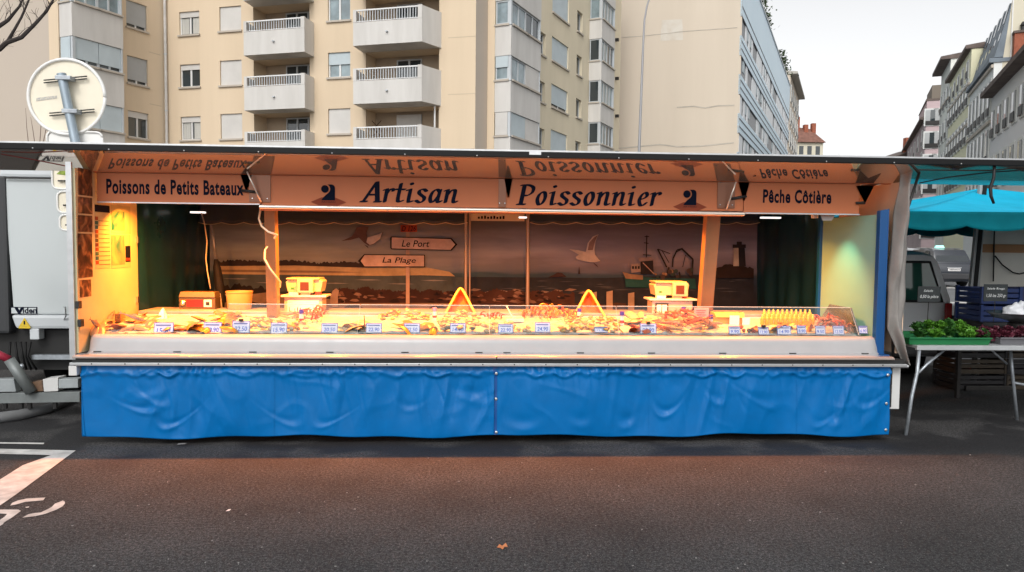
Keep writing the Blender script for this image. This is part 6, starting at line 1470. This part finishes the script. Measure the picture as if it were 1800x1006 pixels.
def langoustine_mesh():
    m = MB(); m.tube([(-.07,0,.015),(-.03,0,.02),(.02,0,.02),(.06,0,.014)], [.008,.014,.015,.006], 8)
    for s in (-1, 1):
        m.tube([(.05,s*.008,.014),(.08,s*.02,.016),(.13,s*.018,.014)], [.004,.006,.003], 6)
        for k_ in range(3): m.tube([(.02-.02*k_,s*.012,.014),(.02-.02*k_,s*.035,.018),(.015-.02*k_,s*.045,.004)], .0018, 4)
        m.tube([(.06,s*.004,.015),(.1,s*.03,.03),(.16,s*.05,.034)], .0009, 3)
    m.poly([(-.07,0,.015),(-.1,.018,.012),(-.105,0,.013),(-.1,-.018,.012)])
    return m.mesh('langoustine', smooth='auto')
def lump_mesh(seed, r_=.03):
    def fn(u, v):
        a = 2*math.pi*u; q = Vector((math.cos(a)*math.sin(math.pi*v), math.sin(a)*math.sin(math.pi*v), -math.cos(math.pi*v)))
        return q*r_*(1+.45*noise.noise(q*1.6+Vector((seed,0,0)))+.2*noise.noise(q*4+Vector((0,seed,0))))
    return MB().grid(fn, 12, 8).mesh('lump', smooth=True)
SEA = {
 'pale': mat('pale_fish', (0.415,0.246,0.137), .3, 0, (18,.35)), 'silver': mat('silver_fish', (0.360,0.279,0.234), .22, .35, (20,.4)),
 'salmon': mat('salmon_flesh', (0.461,0.098,0.036), .35, 0, (30,.25)), 'yellow': mat('smoked_fish', (0.461,0.187,0.018), .35, 0, (25,.3)),
 'orange': mat('orange_shellfish', (0.432,0.071,0.011), .35, 0, (30,.4)), 'red': mat('red_prawn', (0.346,0.031,0.009), .3, 0, (30,.4)),
 'shell': mat('oyster_shell', (0.360,0.234,0.135), .5, 0, (40,.5)), 'scallop': mat('scallop_flesh', (0.490,0.335,0.198), .35, 0, (30,.2)),
 'mussel': mat('yellow_shell', (0.403,0.223,0.036), .4, 0, (40,.4)), 'brown': mat('brown_shell', (0.158,0.050,0.018), .4, 0, (40,.4)), 'pink': mat('pink_fish', (0.432,0.179,0.119), .3, 0, (18,.3)),
}

def proto(kind, key, i):
    k_ = (kind, key, i)
    if k_ not in PROTO:
        me = {'fish': lambda: fish_mesh(.26+.03*i,.026,.02), 'long': lambda: fish_mesh(.36,.016,.014), 'fillet': lambda: fillet_mesh(.17,.075,.022,i), 'prawn': prawn_mesh, 'shell': lambda: shell_mesh(i), 'scal': lambda: shell_mesh(i,.7), 'lango': langoustine_mesh, 'lump': lambda: lump_mesh(i)}[kind]()
        me = me.copy(); me.materials.clear(); me.materials.append(SEA[key]); PROTO[k_] = me
    return PROTO[k_]

ORD = ['first','second','third','fourth','fifth','sixth','seventh','eighth','ninth']
def pile(name, kind, key, px0, px1, py0, py1, n, label, group, cat, peak=.0, sc=(.9,1.15), tilt=.5, lift=.012):
    made = []
    for i in range(n):
        u, v = srnd.random(), srnd.random(); px = px0+(px1-px0)*u; py = py1+(py0-py1)*v
        h = peak*max(0, 1-abs(2*u-1)**1.5)*srnd.random()
        p = onB(px, py, .012)
        p.y = min(max(p.y, 6.33), 7.02); p.z = .895+.1*(p.y-6.3)+lift+h
        kk = key if isinstance(key, str) else key[i % len(key)]
        s = srnd.uniform(*sc)
        assert len(label.split()) <= 12, label
        o = place(proto(kind, kk, i % 3), name, None, p, (srnd.uniform(-tilt,tilt), srnd.uniform(-tilt,tilt), srnd.uniform(0,6.28)), (s,s,s))
        tag(o, label, cat, group); made.append(o)
    if n <= 16:
        made.sort(key=lambda q: q.location.x)
        for i, q in enumerate(made):
            w_ = ORD[i] if i < (n+1)//2 else ORD[n-1-i]
            side = ('leftmost' if i == 0 else w_+' from left') if i < (n+1)//2 else ('rightmost' if i == n-1 else w_+' from right')
            q['label'] = label+', '+side
# front limits: y 586 front of bed, about 553 at its back edge
pile('fish_fillet','fillet',('pale','pink'),168,272,560,582,16,'pale fish fillet on ice at the left counter end','fish fillets at the left end of the counter','fish fillet',.02)
pile('whole_fish','fish',('silver','pale'),165,270,560,584,7,'whole silvery fish among the fillets at the left end','whole fish at the left end of the counter','fish',.02,(.8,1))
pile('fish_fillet','fillet',('salmon','pink'),300,336,572,583,4,'pink salmon fillet beside the first price card','salmon fillets by the first price card','fish fillet')
pile('fish_fillet','fillet',('yellow','pale'),330,368,562,582,7,'golden smoked fillet between the two leftmost price cards','smoked fillets near the left end','fish fillet',.015)
pile('fish_fillet','fillet','yellow',388,406,566,583,5,'deep orange smoked fillet left of the third price card','orange smoked fillets','fish fillet',.03)
pile('fish_fillet','fillet',('salmon','pink'),360,430,554,562,7,'red slab of fish behind the cards left of the post','red slabs behind the left price cards','fish fillet',.01)
pile('scallop','scal','scallop',438,478,562,583,22,'creamy white scallop in the heap beside the third price card','scallops in a heap','scallop',.05,(.6,.85))
pile('white_eel','long',('pale','silver'),478,540,556,568,6,'long pale fish before the left scale','long pale fish before the left scale','fish',.02,(.6,.9),.2)
pile('prawn','prawn','orange',528,572,548,566,26,'orange prawn in the heap in front of the left scale','prawns in front of the left scale','prawn',.06,(1.0,1.5))
pile('scallop','scal',('yellow','scallop'),505,545,568,584,12,'orange scallop beside the card under the left scale','scallops by the fourth price card','scallop',.02,(.7,.9))
pile('fish_fillet','fillet','scallop',592,642,570,583,8,'yellowish skinned fillet between two cards left of the clams','skinned fillets on the middle left','fish fillet',.01)
pile('clam','shell',('mussel','scallop'),668,755,549,562,52,'yellow clam in the wide heap left of the first boat prow','yellow clams in a heap','clam',.07,(.5,.75))
pile('squid_ring','fillet','yellow',706,766,570,583,9,'ochre fillet slice in front of the yellow clams','ochre slices in front of the clams','fish fillet',.015)
pile('oyster','shell',('scallop','shell'),770,842,553,584,46,'pale oyster heaped in front of the left boat prow','oysters in front of the left prow','oyster',.05,(.7,1.0))
pile('prawn','prawn','red',848,888,557,564,14,'small red prawn right of the left boat prow','red prawns right of the left prow','prawn',.01,(.8,1.2))
pile('scallop','scal','scallop',846,930,568,584,26,'white scallop between the boat prows at the front of the ice','white scallops between the prows','scallop',.02,(.6,.9))
pile('cooked_prawn','prawn',('yellow','mussel','orange'),916,1002,543,563,60,'golden prawn in the big heap between the boat prows','golden prawns between the prows','prawn',.08,(1.0,1.5))
pile('oyster','shell',('scallop','shell','mussel'),985,1085,560,584,54,'ivory oyster heaped in front of the right boat prow','oysters in front of the right prow','oyster',.05,(.7,1.0))
pile('fish_fillet','fillet',('scallop','pale'),1100,1150,556,572,9,'white fillet left of the right scale','white fillets left of the right scale','fish fillet',.02)
pile('fish_fillet','fillet','salmon',1112,1165,577,584,6,'bright orange slice below the right scale','orange slices below the right scale','fish fillet')
pile('langoustine','lango',('orange','pale','pink'),1160,1262,553,584,44,'orange langoustine in the heap in front of the right scale','langoustines before the right scale','langoustine',.06,(.9,1.3),.4)
pile('crab_claw','lump',('red','brown','orange'),1302,1336,574,584,12,'dark red crab claw in front of the yellow carton','crab claws before the carton','crab claw',.015,(.45,.7))
pile('fish_fillet','fillet','yellow',1340,1420,573,584,10,'yellow fillet in front of the yellow bottles','yellow fillets at the right','fish fillet',.01)
pile('prawn','prawn',('orange','pink'),1428,1505,562,585,44,'pinkish prawn spread at the right end of the counter','pink prawns at the right end','prawn',.03,(1.0,1.6))
pile('fish_fillet','fillet',('pink','salmon'),1440,1500,560,572,8,'pink fillet beside the end glass','pink fillets at the right end','fish fillet',.02)

# the two boat prows
PROWW = mat('prow_orange_wood', (.7,.14,.008), .7, 0, (6,.3,None,.2)); PROWR = mat('prow_rim', (.82,.42,.08), .4, 0, (8,.2))
def prow(cx, top, base, half, label):
    b = onB(cx, base); y0 = b.y+.03; a = onY(cx, top, y0); w = half/1300*y0*1.0; H = a.z-b.z+.02
    t_ = thing('boat_prow_display', label, 'display', (b.x, y0, b.z-.02), 0, 'boat prow displays on the ice')
    edge = [(-1.15,-.0),(-.95,.16),(-.74,.36),(-.5,.6),(-.28,.82),(-.1,.965),(0,1.0),(.1,.965),(.28,.82),(.5,.6),(.74,.36),(.95,.16),(1.15,-.0)]
    P = [Vector((u*w, .30*v*H, v*H)) for u, v in edge]
    # hull interior: planks running back to a keel
    rows = 6
    for r_ in range(rows):
        m = MB()
        for i in range(len(P)-1):
            def q(k_, f):
                p = P[k_]; return Vector((p.x*(1-f*.25), p.y+.05*math.sin(f*math.pi/2), p.z*(1-f*.22)))
            f0, f1 = r_/rows, (r_+1)/rows - .02
            m.poly([q(i,f0), q(i+1,f0), q(i+1,f1), q(i,f1)])
        o = m.build('plank', PROWW, t_, local=True); mo = o.modifiers.new('thickness','SOLIDIFY'); mo.thickness = .008
    m = MB(); m.poly([Vector((p.x*.76, p.y+.05, p.z*.79)) for p in P]); m.build('transom', PROWW, t_, local=True)
    MB().tube([p+Vector((0,-.01,0)) for p in P], .013, 8).build('rim', PROWR, t_, local=True, smooth=True)
    return t_
prow(809, 508, 556, 27, 'pointed orange boat prow standing in the oysters left of the awning pole')
prow(1037, 512, 558, 27, 'pointed orange boat prow standing in the oysters right of the golden prawns')

# price cards
CARDM = mat('price_card', (.66,.6,.72), .5, 0, (12,.1)); CARDE = mat('card_edge', (.12,.12,.3), .5)
def price_card(px, py, w, h, txt, label, tilt=0, m=CARDM, peg=False):
    p = onY(px, py, 6.325); W_, H_ = w/205, h/205
    t_ = thing('price_card', label, 'price card', (p.x, 6.325, p.z-H_/2), tilt, 'price cards along the front of the ice')
    MB().prism([(-W_/2,0,0),(W_/2,0,0),(W_/2,.02,H_),(-W_/2,.02,H_)], (0,.004,.0)).build('card_edge', CARDE, t_, local=True)
    e = .006
    MB().poly([(-W_/2+e,-.0015,e),(W_/2-e,-.0015,e),(W_/2-e,.0185,H_-e),(-W_/2+e,.0185,H_-e)]).build('card', m, t_, local=True)
    if txt:
        o = text_mesh('price', txt, -W_*.34, H_*.16, W_*.68, H_*.38, BLUEPRINT, None, 0, shear=.1, off=.012); o.parent = t_; 
        for v in o.data.vertices: v.co.y = v.co.z/H_*.02-.003
        MB().poly([(-W_*.4,.0135-.0025,H_*.72),(W_*.36,.0135-.0025,H_*.72),(W_*.36,.0165-.0025,H_*.82),(-W_*.4,.0165-.0025,H_*.82)]).build('card_line', CARDE, t_, local=True)
    if peg: MB().box(-.015,.0,H_-.005,.015,.03,H_+.015).build('peg', DARK, t_, local=True)
    return t_
for px, py, w, h, txt, lab, tl, pg in (
 (287,578,33,21,'15.90','leftmost white price card, tilted, beside the salmon',.05,False),
 (373,577,31,20,'20.90','price card between the golden fillets and the orange fillets',0,False),
 (423,575,31,21,'22.50','price card with a dark peg left of the scallop heap',-.03,True),
 (490,577,28,19,'15.90','pinkish price card beside the scallop heap, under the left scale',.06,False),
 (579,577,29,17,'20.50','price card below the end of the prawns, right of the left scale',0,False),
 (657,577,28,17,'22.90','price card left of the yellow clams',0,False),
 (724,577,28,17,'22.50','price card under the yellow clams',0,False),
 (805,577,28,17,'14.90','price card in front of the left boat prow',.03,False),
 (889,578,27,16,'22.90','price card right of the left boat prow',0,False),
 (954,576,28,18,'24.90','price card under the golden prawn heap',0,False),
 (1057,580,24,10,'12.90','small low price card in front of the right boat prow',0,False),
 (1140,578,30,18,'30.90','price card with a peg left below the right scale',0,True),
 (1292,581,22,14,'9.90','price card with a bluish face before the yellow carton',.04,False),
 (1343,582,20,14,'12.90','price card with a dark peg right of the crab claws',0,True),
 (1379,581,26,16,'14.90','pink price card below the yellow bottles',0,False),
 (1410,580,18,15,'8.90','narrow pink price card right of the yellow bottles',.05,False),
 (1443,581,19,16,'9.50','lilac price card third from the right end',0,False),
 (1475,581,21,16,'12.50','pale blue price card second from the right end',0,False),
 (1518,580,16,14,'6.90','small price card at the right end beside the end glass',-.1,False)):
    price_card(px, py, w, h, txt, lab, tl, CARDM, pg)
p = onY(1233, 560, 6.8)
t_ = thing('notice_card', 'larger pink notice card standing behind the langoustines beside the right post', 'card', (p.x, 6.8, p.z-.02))
MB().box(-.07,0,0,.07,.006,.12).build('card', mat('pink_card', (.75,.35,.28), .5), t_, local=True, bevel=.002)
for k_ in range(4): MB().box(-.05,-.0015,.03+.02*k_,.03+.01*(k_ % 2),-.0005,.036+.02*k_).build('card_line', REDM, t_, local=True)

# sauce bottles with purple caps
PURP = mat('purple_cap', (.06,.02,.32), .4); PINKC = mat('pink_cap', (.75,.18,.4), .4)
def bottle(px, py, h, cap, label):
    p = onB(px, py); p.z -= .005; H_ = h/195
    t_ = thing('squeeze_bottle', label, 'bottle', p, 0, 'bottles standing in the ice')
    MB().lathe([(.016,0),(.021,.004),(.021,H_*.62),(.014,H_*.74)], (0,0,0), 14).build('bottle_body', PLASTIC, t_, local=True, smooth='auto')
    MB().lathe([(.0165,H_*.7),(.022,H_*.73),(.021,H_*.98),(.014,H_)], (0,0,0), 14).build('cap', cap, t_, local=True, smooth='auto')
    MB().lathe([(.0214,H_*.2),(.0216,H_*.22),(.0216,H_*.36),(.0214,H_*.38)], (0,0,0), 14).build('bottle_label', REDM, t_, local=True, smooth='auto')
bottle(530,569,26,PURP,'white bottle with a purple cap in front of the left scale')
bottle(764,562,23,PINKC,'white bottle with a pink cap left of the left boat prow')
bottle(1018,562,22,PURP,'white bottle with a blue cap at the foot of the right boat prow')
bottle(1093,572,26,PURP,'white bottle with a blue cap right of the right boat prow')
bottle(1201,563,26,PURP,'white bottle with a purple cap before the right scale')
bottle(1249,576,24,PURP,'white bottle with a purple cap left of the yellow carton')

# small wooden crate, paper, carton, yellow bottles, scoop, stick
def obx(name, label, cat, px, py, y_off, w, d, h, m, rz=0, group=None):
    p = onB(px, py); t_ = thing(name, label, cat, (p.x, p.y+y_off, p.z), rz, group); return t_
t_ = obx('fish_crate','small brown wooden crate at the left end of the ice','crate',196,566,.05,0,0,0,None,.1)
CR = mat('crate_wood', (.42,.2,.08), .6, 0, (5,.3,None,.3))
for i in range(3): MB().box(-.07,-.06,.005+i*.024,.07,-.053,.024+i*.024).build('slat', CR, t_, local=True); MB().box(-.07,.053,.005+i*.024,.07,.06,.024+i*.024).build('slat', CR, t_, local=True)
for s in (-1,1): MB().box(s*.07-.005,-.06,0,s*.07+.005,.06,.075).build('crate_end', CR, t_, local=True)
MB().box(-.07,-.06,0,.07,.06,.006).build('crate_base', CR, t_, local=True)
t_ = obx('paper_cone','pale crumpled paper cone standing up behind the first price card','paper cone',283,561,.02,0,0,0,None)
mb = MB()
def cone(u, v):
    a = 2*math.pi*u; r_ = .045*(1-v)**.8*(1+.25*noise.noise((math.cos(a)*2, math.sin(a)*2, v*2)))+.004
    return (r_*math.cos(a)+.012*v, r_*math.sin(a), .1*v)
mb.grid(cone, 14, 7); mb.build('paper_sheet', PAPER, t_, local=True)
t_ = obx('seafood_carton','open yellow carton with white cards propped on it, right of the right post','carton',1287,572,.06,0,0,0,None,-.05)
YC = mat('yellow_card', (.75,.4,.06), .5, 0, (6,.2))
MB().box(-.15,0,0,.13,.006,.11).build('carton_front', YC, t_, local=True); MB().box(-.15,.14,0,.13,.146,.11).build('carton_back', YC, t_, local=True)
MB().box(-.15,.007,0,-.144,.139,.11).build('carton_side', YC, t_, local=True); MB().box(.124,.007,0,.13,.139,.11).build('carton_side', YC, t_, local=True)
MB().prism([(-.15,0,.11),(.13,0,.11),(.12,-.04,.07),(-.14,-.04,.075)], (0,.003,.002)).build('carton_flap', YC, t_, local=True)
MB().box(-.02,-.055,.0,.07,-.05,.09).build('white_card', PAPER, t_, local=True); MB().box(.10,-.05,.0,.17,-.045,.07).build('white_card', PAPER, t_, local=True)
YB = mat('yellow_bottle', (.7,.36,.01), .25, 0, (20,.1)); YBC = mat('yellow_cap', (.85,.62,.12), .4)
ORD12 = ORD+['tenth','eleventh','twelfth']
for row in range(2):
    for i in range(12):
        px = 1340+i*8.0+row*3; p = onB(px, 571-row*9); 
        if row and i == 11: continue
        t_ = thing('lemon_bottle', ('%s row yellow bottle behind the pink price cards, %s' % (('front','back')[row], 'leftmost' if i == 0 else ORD12[i]+' from the left')), 'bottle', p, srnd.random(), 'row of yellow bottles')
        MB().lathe([(.017,0),(.019,.006),(.019,.055),(.016,.068),(.008,.078)], (0,0,0), 10).build('bottle_body', YB, t_, local=True, smooth='auto')
        MB().lathe([(.0085,.076),(.009,.079),(.009,.094),(.006,.097)], (0,0,0), 8).build('cap', YBC, t_, local=True, smooth='auto')
p = onB(905, 566); t_ = thing('ice_scoop', 'white scoop with its handle up, stuck in a tray between the boat prows', 'scoop', p)
MB().tube([(-.01,0,.02),(-.08,.04,.15)], .006, 8).build('handle', PLASTIC, t_, local=True, smooth=True)
MB().hexa([(-.08,-.05,0),(.08,-.05,0),(.08,.05,.006),(-.08,.05,.006),(-.085,-.055,.03),(.085,-.055,.03),(.085,.055,.036),(-.085,.055,.036)]).build('scoop_tray', PLASTIC, t_, local=True, bevel=.006)
a = onB(1072, 560, .05); b = onB(1095, 585, .03)
tag(MB().tube([a, b], .005, 8).build('wooden_stick', CR, None, smooth=True), 'thin brown stick slanting over the oysters right of the right prow', 'stick')
a = onB(641, 574, .0); tag(MB().tube([a, a+Vector((-.005,0,.1))], .005, 8).build('wooden_peg', SEA['orange'], None, smooth=True), 'orange peg stuck upright in the plain ice left of the clams', 'peg')

# scales on their stands
def scale(px0, px1, ptop, pmid, pbase, mirror, lab1, lab2):
    y = 7.12; a = onY(px0, pmid, y); b = onY(px1, pbase, y); w = b.x-a.x; cx = (a.x+b.x)/2; zt = a.z; zb = b.z-.03
    t_ = thing('scale_stand', lab1, 'stand', (cx, y, zb), 0, 'stands under the scales'); H_ = zt-zb
    SM = mat('stand_board', (.46,.36,.29), .4, 0, (4,.1))
    MB().box(-w/2+.02,-.002,0,w/2-.03,.2,H_-.018).build('stand_box', SM, t_, local=True, bevel=.004)
    MB().box(-w/2-.01,-.02,H_-.018,w/2+.01,.24,H_).build('stand_top', PLASTIC, t_, local=True, bevel=.004)
    if not mirror:
        MB().box(-w/2+.05,-.006,.03,w/2-.06,-.003,H_-.05).build('notice', PAPER, t_, local=True)
        rn = random.Random(4)
        x0_ = -w/2+.065; dx_ = (w-.15)/10
        MB().prism([(x0_,-.0075,.09),(x0_+.006,-.0075,.09),(x0_+.006,-.0075,.052),(x0_+.028,-.0075,.052),(x0_+.028,-.0075,.042),(x0_,-.0075,.042)], (0,.0012,0)).build('notice_mark', REDM, t_, local=True)
        for k_ in (2,3,4,5,9): MB().box(x0_+dx_*k_,-.0078,.044+.004*(k_ % 2),x0_+dx_*k_+.008,-.0062,.088-.006*(k_ % 3)).build('notice_mark', REDM, t_, local=True)
        MB().prism([(x0_+dx_*6,-.0075,.066),(x0_+dx_*7,-.0075,.082),(x0_+dx_*7,-.0075,.070),(x0_+dx_*8.5,-.0075,.070),(x0_+dx_*8.5,-.0075,.062),(x0_+dx_*7,-.0075,.062),(x0_+dx_*7,-.0075,.050)], (0,.0012,0)).build('notice_arrow', REDM, t_, local=True)
    else:
        MB().box(-w/2+.05,-.006,.03,-w/2+.18,-.003,H_-.045).build('tablet_frame', DARK, t_, local=True)
        MB().box(-w/2+.065,-.008,.045,-w/2+.11,-.0065,H_-.06).build('tablet_pane', PAPER, t_, local=True); MB().box(-w/2+.118,-.008,.045,-w/2+.165,-.0065,H_-.06).build('tablet_pane', PAPER, t_, local=True)
    z0 = zt; s = thing('shop_scale', lab2, 'scale', (cx, y+.1, z0), 0, 'shop scales'); sg = 1 if not mirror else 1
    CREAM = mat('scale_cream', (.5,.40,.26), .35, 0, (5,.08)); H2 = onY(px0, ptop, y+.1).z - z0
    MB().prism([(-.16,-.06,.03),(.15,-.06,.03),(.17,-.06,H2-.03),(.15,-.06,H2-.01),(-.15,-.06,H2-.01),(-.18,-.06,H2-.035)], (0,.22,0)).build('scale_body', CREAM, s, local=True, bevel=.006)
    MB().box(-.17,-.08,H2-.009,.14,.18,H2+.004).build('scale_plate', STEEL if 0 else CREAM, s, local=True, bevel=.004)
    MB().box(-.03 if not mirror else .0,-.10,.0,.06 if not mirror else .09,-.062,.03).build('display_neck', CREAM, s, local=True, bevel=.004)
    dx = .015 if not mirror else .07
    f = MB().box(dx-.075,-.115,.022,dx+.075,-.068,H2-.006).build('display_housing', CREAM, s, local=True, bevel=.008)
    MB().box(dx-.045,-.118,.048,dx+.035,-.1155,H2-.032).build('display_screen', mat('screen_brown', (.09,.03,.015), .2), f, local=True)
    MB().box(-.15,-.062,.0,-.06,-.0,.028).build('paper_block', PAPER, s, local=True); MB().box(.10,-.06,.0,.15,-.02,.028).build('red_button_box', REDM, s, local=True)
    MB().box(-.13,-.0635,.055,-.10,-.0605,.072).build('green_key', mat('green_key', (.02,.2,.05), .5), s, local=True)
    for sx in (-.13,.12):
        MB().lathe([(.012,0),(.012,.03)], (sx,.08,0), 10).build('foot', DARK, s, local=True)
scale(496,572,489,519,551,False,'white stand with a red arrow notice under the left scale','cream shop scale with a small display on the left stand')
scale(1143,1222,495,525,556,True,'white stand with a dark framed tablet under the right scale','cream shop scale with its display to the right, on the right stand')
# radio box, bucket, folded parasol
p = onY(350, 551, 7.35); w = .345
t_ = thing('cash_box', 'dull gold box with a red panel on the rear bench at the left', 'box', (p.x, 7.3, 1.006))
GOLD = mat('dull_gold', (.13,.085,.035), .45, .3, (5,.2)); REDD = mat('dark_red_panel', (.16,.012,.01), .4)
MB().box(-w/2,0,0,w/2,.16,.11).build('box_body', GOLD, t_, local=True, bevel=.006); MB().hexa([(-w/2,-.01,.112),(w/2,-.01,.112),(w/2,.16,.112),(-w/2,.16,.112),(-w/2+.01,.01,.165),(w/2-.01,.01,.165),(w/2-.01,.15,.165),(-w/2+.01,.15,.165)]).build('lid', GOLD, t_, local=True, bevel=.005)
MB().box(-.1,-.004,.02,.06,-.001,.09).build('red_panel', REDD, t_, local=True); MB().box(.065,-.004,.02,.14,-.001,.09).build('white_panel', PAPER, t_, local=True); MB().box(.085,-.006,.035,.12,-.0045,.07).build('black_square', DARK, t_, local=True)
MB().lathe([(.0,-.014),(.026,-.012),(.03,-.002)], (-.135,-.002,.06), 14, 'Y').build('knob', STEEL, t_, local=True, smooth=True)
p = onY(420, 552, 7.3); t_ = thing('bucket', 'yellow plastic bucket on the rear bench left of the post', 'bucket', (p.x, 7.32, 1.006))
MB().lathe([(.105,0),(.11,.01),(.123,.16),(.128,.165),(.128,.175),(.12,.175),(.107,.02)], (0,0,0), 24).build('bucket_body', mat('yellow_bucket', (.42,.28,.10), .4, 0, (5,.1)), t_, local=True, smooth='auto')
MB().tube([(.128*math.cos(R(a)), -.02-.1*math.sin(R(a))*.0, .15-.06*math.sin(R(a))) for a in range(0,181,15)], .003, 5).build('bail', STEEL, t_, local=True)
t_ = thing('folded_parasol', 'black folded parasol leaning against the left end of the mural', 'parasol', onY(391, 545, 8.3))
b0 = t_.location.copy(); top = onY(372, 396, 8.3)
pts = [b0, b0.lerp(top,.15), b0.lerp(top,.45), b0.lerp(top,.62), b0.lerp(top,.64), top]
MB().tube([b0.lerp(top,f) for f in (0,.12,.3,.5,.6)], [.02,.04,.05,.04,.02], 10).build('furled_cloth', mat('black_cloth', (.012,.012,.014), .7, 0, (9,.4)), t_, smooth=True)
MB().tube([b0.lerp(top,.58), top], .016, 8).build('parasol_pole', GALV, t_, smooth=True); MB().tube([b0.lerp(top,.02)+Vector((.012,-.05,0)), b0.lerp(top,.2)+Vector((.01,-.05,0))], .01, 6).build('strap', CAB, t_, smooth=True)
